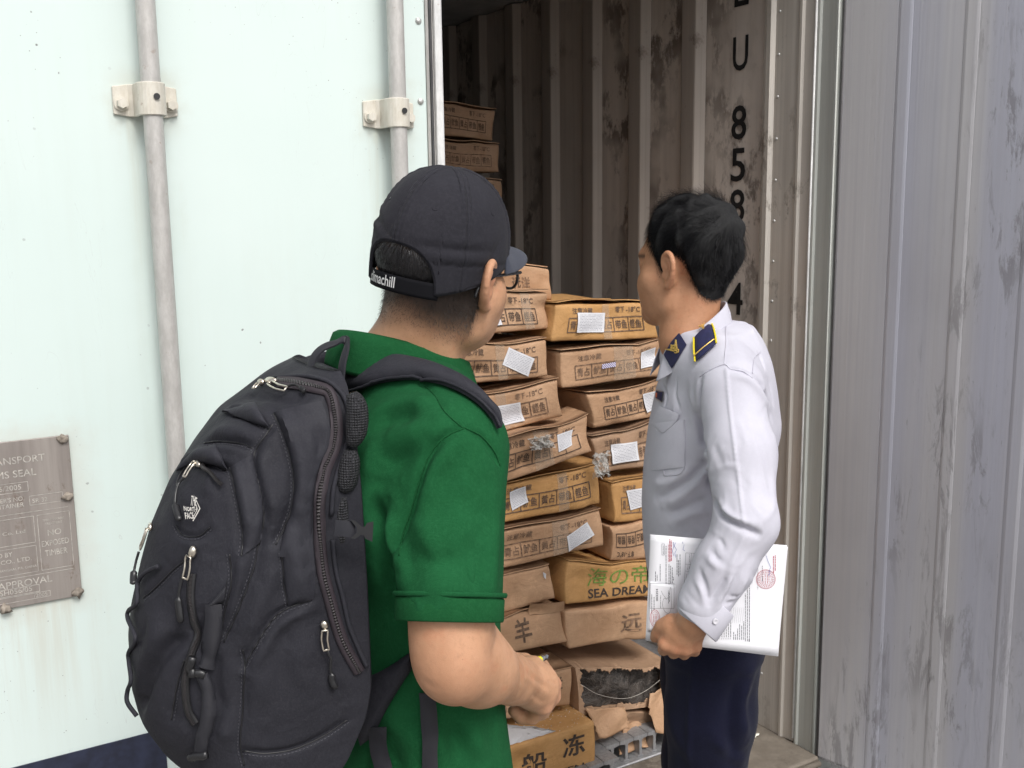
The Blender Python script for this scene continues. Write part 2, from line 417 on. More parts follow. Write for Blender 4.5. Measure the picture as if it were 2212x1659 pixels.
# lining panels and ribs of the right wall: panel between every two ribs
ribs = [0.2] + [0.523 + 0.2625 * i for i in range(21)]
for i, y in enumerate(ribs[:-1]):
    cbox('wall_panel', (-0.002 - 0.0015 * (i % 2), y + 0.008, 0.135), (0.028, ribs[i + 1] - 0.008, ZT - 0.002), MT['lining'], bev=0.002)
pr = [(-0.000, -0.052), (-0.024, -0.032), (-0.026, -0.027), (-0.026, 0.027), (-0.024, 0.032), (-0.000, 0.052)]   # hat rib, X then Y
def prism_xy(prof, z0, z1):
    n = len(prof); V = [(x, y, z0) for x, y in prof] + [(x, y, z1) for x, y in prof]
    return np.array(V), [(i, (i + 1) % n, n + (i + 1) % n, n + i) for i in range(n)] + [tuple(range(n))[::-1], tuple(range(n, 2 * n))]
rib_me = None
for y in ribs[1:-1]:
    if rib_me is None:
        V, Fs = prism_xy([(x - 0.004, yy) for x, yy in pr], 0.14, ZT - 0.004)
        r0 = obj('wall_rib', V, Fs, MT['rib'], CT, False, local=True); r0.matrix_local = Matrix.Translation((0, y, 0)); rib_me = r0.data
    else: share('wall_rib', rib_me, CT, Matrix.Translation((0, y, 0)))
cbox('wall_panel', (LW, 0.1, 0.135), (LW + 0.02, YB, ZT - 0.002), MT['lining'])
# stainless jamb strip with rivets, stepped profile running up the doorway
def jamb():
    A = [(0.028, 0.215), (-0.020, 0.215), (-0.022, 0.205), (-0.022, 0.190), (-0.010, 0.182), (-0.008, 0.100), (-0.012, 0.094), (-0.012, 0.086),
         (-0.006, 0.080), (0.000, 0.045), (0.028, 0.045)]
    V, Fs = prism_xy(A, 0.135, ZT - 0.003); obj('jamb_strip', V, Fs, MT['frame'], CT, False, local=True)
    B = [(0.029, 0.0445), (0.001, 0.0445), (-0.006, 0.036), (-0.006, 0.030), (0.000, 0.026), (0.000, 0.004), (-0.002, -0.022), (0.003, -0.034), (0.075, -0.034), (0.075, -0.001), (0.029, -0.001)]
    V, Fs = prism_xy(B, 0.0, ZT - 0.003); obj('door_post', V, Fs, MT['green'], CT, False, local=True)
    V, Fs = tube([(-0.007, 0.041, 0.15), (-0.007, 0.041, ZT - 0.01)], 0.0035, 6); obj('seal_strip', V, Fs, MT['white_metal'], CT, True, local=True)
    V, Fs = tube([(-0.002, -0.030, 0.10), (-0.002, -0.030, ZT)], 0.003, 6); obj('seal_strip', V, Fs, MT['green'], CT, True, local=True)
jamb()
def dome(r=0.006, h=0.004, n=10):
    V = [(0, 0, h)]; Fs = []
    for k, (rr_, hh) in enumerate(((0.6, 0.8), (0.95, 0.35), (1.0, 0.0))):
        V += [(rr_ * r * math.cos(a), rr_ * r * math.sin(a), hh * h) for a in np.linspace(0, 2 * np.pi, n, endpoint=False)]
    for i in range(n):
        j = (i + 1) % n; Fs.append((0, 1 + i, 1 + j))
        for k in range(2): Fs.append((1 + k*n + i, 1 + (k+1)*n + i, 1 + (k+1)*n + j, 1 + k*n + j))
    return np.array(V), Fs
V, Fs = dome(0.0048, 0.0032); riv = None
for i, z in enumerate(np.arange(0.30, 2.45, 0.112)):
    Mx = Matrix.Translation((-0.0095, 0.170, z)) @ Matrix.Rotation(-math.pi / 2, 4, 'Y')
    if riv is None:
        o = obj('rivet', V, Fs, MT['rivet'], CT, True, local=True); o.matrix_local = Mx; riv = o.data
    else: share('rivet', riv, CT, Mx)
# container number painted down the lining panel next to the doorway
def wall_map(V): return np.stack([np.full(len(V), -0.0045), 0.325 - V[:, 0], V[:, 1]], 1)
# seen from inside the doorway the letters run along -Y to the right of the viewer
for ch, z0, z1, wd in (('T', 2.395, 2.49, .06), ('L', 2.30 - 0.055, 2.30 + 0.04, 0.058), ('U', 2.068, 2.163, 0.062), ('8', 1.876, 1.972, 0.062), ('5', 1.757, 1.852, 0.060), ('8', 1.640, 1.735, 0.062), ('7', 1.52, 1.615, .06), ('4', 1.37, 1.465, 0.064), ('1', 1.25, 1.345, 0.02)):
    if z1 > 2.45: continue
    lettering('painted_letter', [text_uv(ch, 0, z0, z1 - z0, 'C', 0.010, width=wd)], wall_map, MT['black_ink'], CT, local=True)
# T-bar floor
tb = [(-0.024, 0.058), (0.024, 0.058), (0.024, 0.0635), (0.0225, 0.065), (-0.0225, 0.065), (-0.024, 0.0635)]
V1, F1_ = prism_xy([(0, 0)] * 3, 0, 1)
def floor_bar_mesh(L):
    prof = [(-0.024, 0.055), (-0.006, 0.052), (-0.0045, 0.046), (-0.0045, 0.006), (-0.012, 0.0), (0.012, 0.0), (0.0045, 0.006), (0.0045, 0.046), (0.006, 0.052), (0.024, 0.055), (0.024, 0.063), (0.0225, 0.065), (-0.0225, 0.065), (-0.024, 0.063)]
    n = len(prof); V = [(x, 0, z) for x, z in prof] + [(x, L, z) for x, z in prof]
    top = [(0, 1, 8, 9, 10, 11, 12, 13), (1, 2, 7, 8), (2, 3, 6, 7), (3, 4, 5, 6)]
    Fs = [(i, n + i, n + (i + 1) % n, (i + 1) % n) for i in range(n)] + [f for f in top] + [tuple(n + i for i in f[::-1]) for f in top]
    return np.array(V, float), Fs
V, Fs = floor_bar_mesh(5.5); fb = None
for i in range(45):
    x = -0.03 - 0.05 * i
    Mx = Matrix.Translation((x - 0.0, 0.152 if x < -0.53 else 0.215, 0.136))
    if fb is None:
        o = obj('floor_bar', V, Fs, MT['floorbar'], CT, False, local=True); o.matrix_local = Mx; fb = o.data
    else: share('floor_bar', fb, CT, Mx)
# sill: worn flat threshold, lip and lower rail
cbox('sill', (LW - 0.07, -0.055, 0.085), (0.001, 0.199, 0.134), MT['sill'], bev=0.006, seg=2)
V, Fs = tube([(LW, -0.062, 0.118), (-0.006, -0.062, 0.118)], 0.009, 8); obj('sill_lip', V, Fs, MT['sill'], CT, True, local=True)
V, Fs = tube([(LW, -0.066, 0.094), (-0.006, -0.066, 0.094)], 0.008, 8); obj('sill_lip', V, Fs, MT['sill'], CT, True, local=True)
cbox('sill_rail', (LW - 0.075, -0.085, 0.0), (0.075, -0.056, 0.082), MT['green'], bev=0.004)
# a little litter on the sill
def crumb(name, x, y, z, r, mat, seed):
    rg = np.random.default_rng(seed); bm = bmesh.new(); bmesh.ops.create_icosphere(bm, subdivisions=2, radius=1)
    V = np.array([v.co[:] for v in bm.verts]); bm.verts.index_update(); Fs = [tuple(v.index for v in f.verts) for f in bm.faces]; bm.free()
    V = V * (1 + 0.35 * rg.standard_normal((len(V), 1))) * np.array(r) + (x, y, z)
    return V, Fs
scrap_m = plain('white_scrap', (0.7, 0.69, 0.62), 0.8); twig_m = plain('dark_scrap', (0.05, 0.04, 0.035), 0.9)
V, Fs = crumb('s', -0.075, 0.125, 0.140, (0.014, 0.008, 0.006), None, 3); tag(obj('paper_scrap', cw(V), Fs, scrap_m, None, False), 'small white crumpled scrap lying on the worn sill by the jamb', 'scrap')
V, Fs = tube(spline([(-0.095, 0.13, 0.140), (-0.13, 0.155, 0.143), (-0.17, 0.165, 0.141)], 8), 0.0045, 6, flat=0.6); tag(obj('rubber_strip', cw(V), Fs, twig_m), 'short dark strip of rubber lying on the sill', 'scrap')
for k in range(26):
    pass

# ---- shut door with lock rods
DR0, DR1 = LW - 0.06, -1.126
D = cbox('door', (DR0, -0.0, 0.125), (DR1 - 0.036, 0.075, ZT - 0.012), MT['paint'], bev=0.004, seg=2)
D['label'] = 'mint white shut door with chipped paint and two lock rods'
cbox('edge_trim', (DR1 - 0.0355, -0.003, 0.125), (DR1 - 0.019, 0.07, ZT - 0.012), MT['bar'], D, 0.003)
cbox('edge_trim', (DR1 - 0.0185, -0.007, 0.125), (DR1, 0.075, ZT - 0.012), MT['white_metal'], D, 0.004, 2)
V, Fs = tube([(DR1 - 0.0272, -0.005, 0.13), (DR1 - 0.0272, -0.005, ZT - 0.02)], 0.0035, 6); obj('edge_seal', V, Fs, MT['rubber'], D, True, local=True)
V, Fs = dome(0.0072, 0.0045, 12); riv2 = None
for z in np.arange(0.30, 2.44, 0.1572) + 0.0327:
    Mx = Matrix.Translation((-1.177, 0.0, z)) @ Matrix.Rotation(math.pi / 2, 4, 'X')
    if riv2 is None:
        o = obj('rivet', V, Fs, MT['rivet'], D, True, local=True); o.matrix_local = Mx; riv2 = o.data
    else: share('rivet', riv2, D, Mx)
PIPES = ((-1.718, 1.882), (-1.248, 1.875))
def lock_rod(xc, zb):
    n = 40; zz = np.linspace(0.16, 2.45, n); R_ = 0.0168
    V, Fs = tube([(xc, -0.044, z) for z in zz], R_, 24); obj('lock_rod', V, Fs, MT['bar'], D, True, local=True)
    for z0 in (zb, 0.86 if xc < -1.6 else 0.98, 0.36):
        # saddle: strap over the rod with two flat ears
        prof = []                                           # (x,y) outer then inner
        a = np.linspace(math.pi, 2 * math.pi, 13)
        ro, ri = R_ + 0.0075, R_ + 0.0012
        outer = [(-0.058, -0.006)] + [(-ro - 0.008, -0.006), (-ro - 0.001, -0.012)] + [(ro * math.cos(t), -0.040 + ro * math.sin(t)) for t in a] + [(ro + 0.001, -0.012), (ro + 0.008, -0.006), (0.052, -0.006)]
        inner = [(0.052, -0.0005), (ri + 0.004, -0.0005), (ri, -0.006)] + [(ri * math.cos(t), -0.040 + ri * math.sin(t)) for t in a[::-1]] + [(-ri, -0.006), (-ri - 0.004, -0.0005), (-0.058, -0.0005)]
        no, ni = len(outer), len(inner); prof = [(xc + x, y) for x, y in outer]; pin = [(xc + x, y) for x, y in inner[::-1]]
        hh = 0.028; V = []; Fs = []
        def zoff(x): return 0.004 if abs(x - xc) > 0.045 else 0
        for s in (-1, 1):
            for x, y in prof: V.append((x, y, z0 + s * (hh - zoff(x))))
        for s in (-1, 1):
            for x, y in pin: V.append((x, y, z0 + s * (hh - zoff(x))))
        for i in range(no - 1):
            j = min(int(round(i * (ni - 1) / (no - 1))), ni - 2)
            Fs.append((i, i + 1, no + i + 1, no + i))
        k = 2 * no
        for i in range(ni - 1): Fs.append((k + i + 1, k + i, k + ni + i, k + ni + i + 1))
        for s in (0, 1):                                   # rims
            for i in range(no - 1):
                j0 = int(round(i * (ni - 1) / (no - 1))); j1 = int(round((i + 1) * (ni - 1) / (no - 1)))
                q = [s * no + i, s * no + i + 1, k + s * ni + j1, k + s * ni + j0]
                if j0 == j1: q = q[:3]
                Fs.append(tuple(q if s == 1 else q[::-1]))
        Fs.append((0, no, k + ni, k)); Fs.append((no - 1, k + ni - 1, k + 2*ni - 1, 2 * no - 1))
        o = obj('rod_bracket', V, Fs, MT['bracket'], D, False, local=True)
        bm = bmesh.new(); bm.from_mesh(o.data); bmesh.ops.recalc_face_normals(bm, faces=bm.faces[:])
        ed = [e for e in bm.edges if len(e.link_faces) == 2 and e.calc_face_angle(0) > 0.9]
        bmesh.ops.bevel(bm, geom=ed, offset=0.0014, segments=1, affect='EDGES'); bm.to_mesh(o.data); bm.free()
        for dx in (-0.0445, 0.0405):                          # hexagon bolts with washer
            V1, F1_ = cyl((xc + dx, -0.006, z0 - 0.006), (xc + dx, -0.010, z0 - 0.006), 0.0125, 18); V2, F2_ = cyl((xc + dx, -0.010, z0 - 0.006), (xc + dx, -0.021, z0 - 0.006), 0.0095, 6, 0.0088)
            V, Fs = join([(V1, F1_), (V2, F2_)]); obj('bolt', V, Fs, MT['bracket'], D, False, local=True)
        V, Fs = cyl((xc + 0.004, -0.0652, z0 + 0.003), (xc + 0.004, -0.0668, z0 + 0.003), 0.0056, 14); obj('rivet', V, Fs, MT['rubber'], D, False, local=True)
for xc, zb in PIPES: lock_rod(xc, zb)
# dark marking panel low on the door with two dots
cbox('marking_panel', (DR0 + 0.01, -0.0025, 0.2), (-1.767, 0.0, 0.697), MT['navy'], D, 0)
for z in (0.605, 0.588):
    V, Fs = cyl((-1.935, -0.0025, z), (-1.935, -0.004, z), 0.0035, 10); obj('rivet', V, Fs, MT['rivet'], D, False, local=True)
# data plate
PX1, PX0, PZ0, PZ1 = -1.894, -2.20, 0.998, 1.298
V, Fs = bevbox((PX0, -0.006, PZ0), (PX1, -0.0005, PZ1), 0.001)
obj('data_plate', V, Fs, MT['plate'], D, False, local=True)
def plate_map(V): return np.stack([V[:, 0], np.full(len(V), -0.0066), V[:, 1]], 1)
W_ = 0.0009
pl = [text_uv('APPROVED FOR TRANSPORT', -1.936, 1.2575, 0.0125, 'R'), text_uv('UNDER CUSTOMS SEAL', -1.952, 1.2335, 0.0125, 'R'), text_uv('SP 56/2005', -1.978, 1.211, 0.0092, 'R'), frame_uv(-2.15, 1.2065, -1.967, 1.2235, W_),
      text_uv("MANUFACTURER'S NO.", -1.975, 1.1905, 0.008, 'R', width=.105), text_uv('OF THE CONTAINER', -1.976, 1.1795, 0.008, 'R', width=.1), text_uv('SR 32', -1.962, 1.1835, 0.0075), frame_uv(-1.9665, 1.180, -1.9125, 1.1965, W_),
      line_uv((-2.19, 1.168), (-1.905, 1.168), W_), frame_uv(-2.18, 1.112, -1.963, 1.160, W_), text_uv('Industries (Asia) Co. Ltd', -1.978, 1.130, 0.008, 'R', width=.12),
      frame_uv(-2.18, 1.058, -1.963, 1.106, W_), text_uv('MANUFACTURED BY', -2.002, 1.0925, 0.0085, 'R', width=.1), text_uv('CONTAINER CO., LTD.', -1.972, 1.079, 0.0085, 'R', width=.12), text_uv('SHANGHAI, P.R. CHINA', -1.965, 1.066, 0.005, 'R'),
      frame_uv(-1.957, 1.058, -1.904, 1.160, W_), text_uv('NO', -1.931, 1.120, 0.0105, 'C'), text_uv('EXPOSED', -1.931, 1.101, 0.0105, 'C', width=.045), text_uv('TIMBER', -1.931, 1.083, 0.0105, 'C', width=.037), text_uv('TIMBER COMPONENT', -1.931, 1.147, 0.004, 'C', width=.036), text_uv('TREATMENT', -1.931, 1.140, 0.004, 'C', width=.028),
      line_uv((-2.19, 1.052), (-1.905, 1.052), W_), text_uv('CSC SAFETY APPROVAL', -1.942, 1.0345, 0.0125, 'R', width=.19), text_uv('CCS SH056/05', -1.976, 1.0235, 0.009, 'R', width=.08), frame_uv(-2.15, 1.0205, -1.964, 1.0335, W_),
      frame_uv(-2.18, 1.0085, -1.947, 1.0185, W_), text_uv('/2005', -1.952, 1.010, 0.007, 'R')]
for i, s in enumerate(('74 980 LBS', '42 330 LBS', '127 960 LBS')): pass
lettering('plate_lettering', pl, plate_map, MT['plate_ink'], D, local=True)
for x, z, r, sd_ in ((PX1 - 0.012, PZ1 - 0.006, 0.0085, 1), (PX1 - 0.010, 1.186, 0.0080, 2), (PX1 - 0.006, PZ0 + 0.008, 0.0085, 3), (-2.022, PZ0 + 0.002, 0.008, 4), (-2.026, PZ1 - 0.008, 0.0075, 5)):
    V, Fs = crumb('c', x, -0.008, z, (r, 0.006, r), None, sd_); obj('rivet', V, Fs, MT['old_seal'], D, True, local=True)

# ---- open door, swung out: we see its ribbed inner face
OPEN = math.radians(105)
HG = np.array([0.006, -0.038, 0.0])
dd = np.array([-math.cos(OPEN), -math.sin(OPEN), 0]); dn = np.array([-math.sin(OPEN), math.cos(OPEN), 0])   # along the door, outward normal
if dn @ np.array([-1, 0, 0]) < 0: dn = -dn               # inner face looks back over the doorway
DW = 1.14
def odoor(V):                                            # (along, out of inner face, z)
    V = np.asarray(V, float); return HG + V[:, :1] * dd + V[:, 1:2] * dn + V[:, 2:3] * np.array([0, 0, 1.0])
def oobj(name, V, Fs, mat, parent, smooth=False):
    o = obj(name, odoor(V), Fs, mat, parent, smooth, local=True)
    return o
V, Fs = bevbox((0.0, -0.07, 0.12), (DW, 0.0, ZT - 0.01), 0.003)
D2 = oobj('door', V, Fs, MT['inner'], CT); D2['label'] = 'open door showing its grey ribbed metal lining'
# vertical inner panels separated by shallow beads
edges = [0.004, 0.150, 0.315, 0.48, 0.645, 0.81, 0.975, DW - 0.004]
for a, b in zip(edges[:-1], edges[1:]):
    V, Fs = bevbox((a + 0.003, 0.0005, 0.13), (b - 0.003, 0.005, ZT - 0.02), 0.002); oobj('door_panel', V, Fs, MT['inner'], D2)
for a, wd in ((0.165, 0.022), (0.325, 0.021), (0.485, 0.022), (0.65, 0.022), (0.815, 0.022), (0.98, 0.022)):
    prof = [(a - wd, 0.0), (a - wd * 0.8, 0.0056), (a - wd * 0.5, 0.0068), (a + wd * 0.5, 0.0068), (a + wd * 0.8, 0.0056), (a + wd, 0.0)]
    n = len(prof); V = [(x, y, 0.135) for x, y in prof] + [(x, y, ZT - 0.03) for x, y in prof]
    Fs = [(i, (i + 1) % n, n + (i + 1) % n, n + i) for i in range(n)]; oobj('door_batten', V, Fs, MT['inner'], D2)
V, Fs = tube([(0.006, 0.003, 0.13), (0.006, 0.003, ZT - 0.02)], 0.004, 10); oobj('door_seal', V, Fs, plain('grey_rubber', (0.10, 0.095, 0.10), 0.7), D2, True)
for z in (0.5, 1.05, 1.6, 2.15):                           # hinge blades on the far side of the post
    V, Fs = bevbox((0.035, -0.06, z - 0.06), (0.085, 0.06, z + 0.06), 0.006); obj('hinge', V, Fs, MT['green'], CT, False, local=True) if False else None
# ------------------------------------------------------------------ cartons
def m_card(name, a, b):
    t = NT(name)
    c = t.mix(t.ramp(t.noise(9, 5, 0.6), 0.3, 0.7), a, b)
    fib = t.noise(1, 4, 0.6, t.mapping((60, 60, 260))); c = t.mix(t.math('MULTIPLY', t.ramp(fib, 0.35, 0.7), 0.22), c, tuple(x * 0.72 for x in a))
    scuff = t.math('MULTIPLY', t.ramp(t.noise(26, 6, 0.75), 0.58, 0.68), t.ramp(t.noise(5, 2), 0.45, 0.6)); c = t.mix(t.math('MULTIPLY', scuff, 0.30), c, tuple(min(1, x * 1.45) for x in b))
    dirt = t.ramp(t.noise(12, 6, 0.7, t.mapping((1, 1, 1), (3, 1, 8))), 0.58, 0.75, 0, 0.35); c = t.mix(dirt, c, tuple(x * 0.55 for x in a))
    flute = t.noise(1, 1, 0.5, t.mapping((240, 1, 1)))
    wr = t.noise(22, 5, 0.6, dist=0.8)
    n1 = t.bump(wr, 0.6, 0.007); n2 = t.bump(flute, 0.12, 0.001, n1)
    return t.done(c, 0.62, 0, n2, Specular_IOR_Level=0.35)
CARD = [m_card('kraft_board', (0.42, 0.25, 0.145), (0.51, 0.32, 0.195)), m_card('orange_board', (0.47, 0.255, 0.095), (0.56, 0.315, 0.13)), m_card('dusty_board', (0.36, 0.225, 0.14), (0.44, 0.285, 0.185))]
INK = plain('faded_box_ink', (0.14, 0.088, 0.058), 0.7, var=0.4, scale=120)
INKS = [INK, plain('worn_box_ink', (0.20, 0.125, 0.08), 0.7, var=0.5, scale=90), plain('strong_box_ink', (0.10, 0.064, 0.044), 0.7, var=0.3, scale=120)]
INK_GREEN = plain('green_box_ink', (0.16, 0.26, 0.05), 0.7, var=0.3, scale=90)
INK_BLACK = plain('dark_box_ink', (0.05, 0.035, 0.028), 0.7, var=0.3, scale=120)
def m_label():
    t = NT('printed_label')
    u = t.mapping((1, 1, 1), src='UV'); sep = t.n('SeparateXYZ'); t.l(u, sep.inputs[0])
    row = t.math('FRACT', t.math('MULTIPLY', sep.outputs[1], 13.0)); ink = t.math('MULTIPLY', t.ramp(row, 0.25, 0.35), t.ramp(row, 0.65, 0.75, 1, 0))
    wrd = t.ramp(t.noise(1, 2, 0.5, t.mapping((70, 13, 1), src='UV')), 0.42, 0.5)
    m_ = t.math('MULTIPLY', t.math('MULTIPLY', t.ramp(sep.outputs[0], 0.07, 0.08), t.ramp(sep.outputs[0], 0.92, 0.93, 1, 0)), t.math('MULTIPLY', t.ramp(sep.outputs[1], 0.07, 0.08), t.ramp(sep.outputs[1], 0.9, 0.91, 1, 0)))
    k = t.math('MULTIPLY', t.math('MULTIPLY', ink, wrd), m_)
    c = t.mix(t.math('MULTIPLY', k, 0.85), (0.68, 0.68, 0.71), (0.22, 0.22, 0.27))
    return t.done(c, 0.7, 0, t.bump(t.noise(40, 3), 0.3, 0.003))
LABEL = m_label()
def m_tape():
    t = NT('clear_tape'); return t.done((0.62, 0.50, 0.38), 0.18, 0, t.bump(t.noise(60, 4, 0.6), 0.8, 0.004), Alpha=0.28)
TAPE = m_tape()
def m_checker():
    t = NT('checked_tape'); ck = t.n('TexChecker'); t.l(t.mapping((14, 4, 1), src='UV'), ck.inputs[0]); ck.inputs['Color1'].default_value = (0.72, 0.70, 0.78, 1); ck.inputs['Color2'].default_value = (0.22, 0.18, 0.40, 1); ck.inputs['Scale'].default_value = 1
    return t.done(ck.outputs[0], 0.6)
CHECK = m_checker()
def uvgrid(o, nu, nv):
    me = o.data; uv = me.uv_layers.new(name='UVMap'); vi = np.zeros(len(me.loops), 'i'); me.loops.foreach_get('vertex_index', vi)
    vi = vi % (nu * nv)
    U = (vi // nv) / (nu - 1); W = (vi % nv) / (nv - 1)
    uv.data.foreach_set('uv', np.stack([U, W], 1).astype('f').ravel())

def fish_print(skip=(), jit=0):
    """the printed carton face, in unit coordinates of the face"""
    A = []; asp = 3.3                                # width : height of a face; x is stretched back by 1/asp
    def tx(s, x, y, h, width): A.append(text_uv(s, x, y, h, 'L', 0.012, width=width))
    tx('注意冷藏', 0.155, 0.72, 0.17, 0.215); tx('零下', 0.615, 0.73, 0.17, 0.095); tx('-18°C', 0.725, 0.735, 0.15, 0.15)
    x0, x1, y0, y1 = 0.125, 0.895, 0.20, 0.60
    A.append(line_uv((x0, y0), (x1, y0), 0.028, 10)); A.append(line_uv((x0, y1), (x1, y1), 0.028, 10))
    for k in range(6): 
        xx = x0 + (x1 - x0) * k / 5; A.append(line_uv((xx, y0), (xx, y1), 0.0085, 3))
    for k, s in enumerate(('青占', '鱿鱼', '黄占', '带鱼', '鲣鱼')):
        if k in skip: continue
        cx_ = x0 + (x1 - x0) * (k + 0.5) / 5; A.append(text_uv(s, cx_, 0.275, 0.25, 'C', 0.012, width=0.118))
    return A

BOXN = [0]
def carton(label, quad, Y, depth, prints=None, card=0, sag=0.0048, seed=0, labels=(), tapes=(), flaps=(), hole=None, group='cartons stacked in the doorway', frontmask=None, ink=None, skewx=0.0, flip=False):
    """quad: where the front face stands, (TL, TR, BR, BL) seen on the plane Y; the carton runs back from there"""
    rg = np.random.default_rng(100 + seed)
    q = [face_pt(x, y, Y) for x, y in quad]; TL, TR, BR, BL = q
    rot = rg.normal(0, 0.012); back = np.array([skewx + rot, 1.0, rg.normal(0, 0.008)]) * depth
    ph = rg.uniform(0, 6.28, (6,)); am = rg.uniform(0.4, 1.0, (6,)) * sag
    dents = [(rg.uniform(-0.05, 1.05), rg.choice([-0.02, 0.3, 0.6, 1.02]), rg.uniform(0.05, 0.14), rg.uniform(0.12, 0.35), rg.uniform(0.003, 0.009)) for _ in range(5)]
    def mp(A):
        """A[:,0:3]= across, up, back (0..1); extra outward offset in A[:,3] along the front normal"""
        a, b, c = A[:, 0:1], A[:, 1:2], A[:, 2:3]
        p = (BL * (1 - a) + BR * a) * (1 - b) + (TL * (1 - a) + TR * a) * b + c * back
        s = np.sin
        dz = am[0] * s(a * 5.1 + ph[0]) * b + am[1] * s(a * 9.3 + ph[1] + c * 4) * b * 0.5 - 1.6 * sag * b * s(np.clip(a, 0, 1) * np.pi) * (0.3 + 0.7 * s(np.clip(c, 0, 1) * np.pi))
        dz += am[2] * s(a * 6.7 + ph[2]) * (1 - b) * 0.5
        dy = (am[3] * s(a * 4.3 + ph[3] + 2.2 * b) + 0.6 * am[4] * s(a * 11 + ph[4]) * s(b * 5 + ph[5])) * (1 - 2 * c)
        for (da, db, wa, wb, dm) in dents: g_ = np.exp(-((a - da) / wa) ** 2 - ((b - db) / wb) ** 2); dy = dy + dm * g_ * np.clip(1 - 2 * c, -1, 1); dz = dz - 0.6 * dm * g_ * np.where(db > 0.8, 1.0, 0.0)
        dx = am[5] * s(b * 4 + ph[5] + 3 * c) * (2 * a - 1)
        r = p + np.concatenate([dx, dy, dz], 1)
        if A.shape[1] > 3: r = r - A[:, 3:4] * np.array([0, 1.0, 0])
        return r
    base = cw(np.array([(BL[0] + BR[0]) / 2, Y + depth / 2, min(BL[2], BR[2])]))
    R0 = thing('cardboard_box', tuple(base), label, 'box', group, TH)
    # body: six gridded faces welded, edges slightly rounded
    ta = np.r_[0, 0.012, np.linspace(0.04, 0.96, 37), 0.988, 1]; tb_ = np.r_[0, 0.04, np.linspace(0.12, 0.88, 13), 0.96, 1]; tc = np.r_[0, 0.01, np.linspace(0.07, 0.93, 7), 0.99, 1]
    pts = {}; Vs = []; Fs = []
    def vid(a, b, c):
        k = (round(a, 4), round(b, 4), round(c, 4))
        if k not in pts:
            pts[k] = len(Vs); e = 0
            def inn(t, s): return t + (s if t == 0 else -s if t == 1 else 0)
            on = sum(t in (0, 1) for t in (a, b, c))
            if on >= 2: a, b, c = inn(a, 0.006), inn(b, 0.02), inn(c, 0.004)
            Vs.append((a, b, c))
        return pts[k]
    def face(us, vs, f, rev, test=None):
        for i in range(len(us) - 1):
            for j in range(len(vs) - 1):
                if test is not None and test((us[i] + us[i+1]) / 2, (vs[j] + vs[j+1]) / 2): continue
                qd = [vid(*f(us[i], vs[j])), vid(*f(us[i+1], vs[j])), vid(*f(us[i+1], vs[j+1])), vid(*f(us[i], vs[j+1]))]
                Fs.append(tuple(qd[::-1] if rev else qd))
    if hole is not None:
        ta = np.linspace(0, 1, 141); tb_ = np.linspace(0, 1, 57); tc = np.linspace(0, 1, 9)
    face(ta, tb_, lambda u, v: (u, v, 0.0), False, hole); face(ta, tb_, lambda u, v: (u, v, 1.0), True)
    face(ta, tc, lambda u, v: (u, 1.0, v), False); face(ta, tc, lambda u, v: (u, 0.0, v), True)
    face(tc, tb_, lambda u, v: (0.0, v, u), True); face(tc, tb_, lambda u, v: (1.0, v, u), False)
    def W(A): return cw(mp(np.asarray(A, float)))
    B = obj('carton', W(Vs), Fs, CARD[card], R0, True)
    if hole is not None:
        so_ = B.modifiers.new('thick', 'SOLIDIFY'); so_.thickness = 0.004; so_.offset = -1
    B.data.set_sharp_from_angle(angle=math.radians(50))
    # closing flaps: two board edges that gape a little along the top of the front
    for (a0, a1, lift, b0, out_) in flaps:
        nu, nv = 14, 5; A = []
        e0 = rg.normal(0, 0.02, nu)
        for i in range(nu):
            for j in range(nv):
                u = a0 + (a1 - a0) * i / (nu - 1); v = j / (nv - 1)
                A.append((u, 1.005 + lift * v * (1 + 0.5 * math.sin(5 * u + seed)) + 0.0, b0 + (0.26 + e0[i] * 0.3) * (1 - v) - 0.0, out_ * v))
        V = W(np.array(A)); N2 = np.array([0, 0, 0.003]); nn = len(V)
        G = grid_faces(nu, nv); rim = []
        V2 = np.vstack([V, V + N2]); fs = [tuple(f[::-1]) for f in G] + [tuple(f + nn) for f in G]
        bd = [i * nv for i in range(nu)] + [(nu - 1) * nv + j for j in range(1, nv)] + [i * nv + nv - 1 for i in range(nu - 2, -1, -1)] + [j for j in range(nv - 2, 0, -1)]
        for k in range(len(bd)): a_, b_ = bd[k], bd[(k + 1) % len(bd)]; fs.append((a_, b_, b_ + nn, a_ + nn))
        obj('box_flap', V2, fs, CARD[card], R0, True)
    if prints:
        def pm(UV): return W(np.c_[UV[:, 0], UV[:, 1], np.zeros(len(UV)), np.full(len(UV), 0.0018)])
        V, Fs2 = join2(prints)
        if ink is None: V = (V - 0.5) * [1 + rg.uniform(-0.05, 0.03), 1 + rg.uniform(-0.06, 0.04)] + 0.5 + [rg.normal(0, 0.014), rg.normal(0, 0.018)]; a_ = rg.normal(0, 0.012); V = V + np.c_[0 * V[:, 0], a_ * (V[:, 0] - 0.5) * 3]
        if flip: V = 1 - V
        obj('printed_text', pm(V), Fs2, ink or INKS[seed % 3], R0, False)
    # inverse: unit face coordinates of a photo spot
    def inv(x, y):
        p = face_pt(x, y, Y); u, v = 0.5, 0.5
        for _ in range(12):
            r = (BL * (1 - u) + BR * u) * (1 - v) + (TL * (1 - u) + TR * u) * v - p
            ju = (BR - BL) * (1 - v) + (TR - TL) * v; jv = (TL - BL) * (1 - u) + (TR - BR) * u
            Jm = np.array([[ju[0], jv[0]], [ju[2], jv[2]]]); d_ = np.linalg.solve(Jm, [-r[0], -r[2]]); u += d_[0]; v += d_[1]
        return u, v
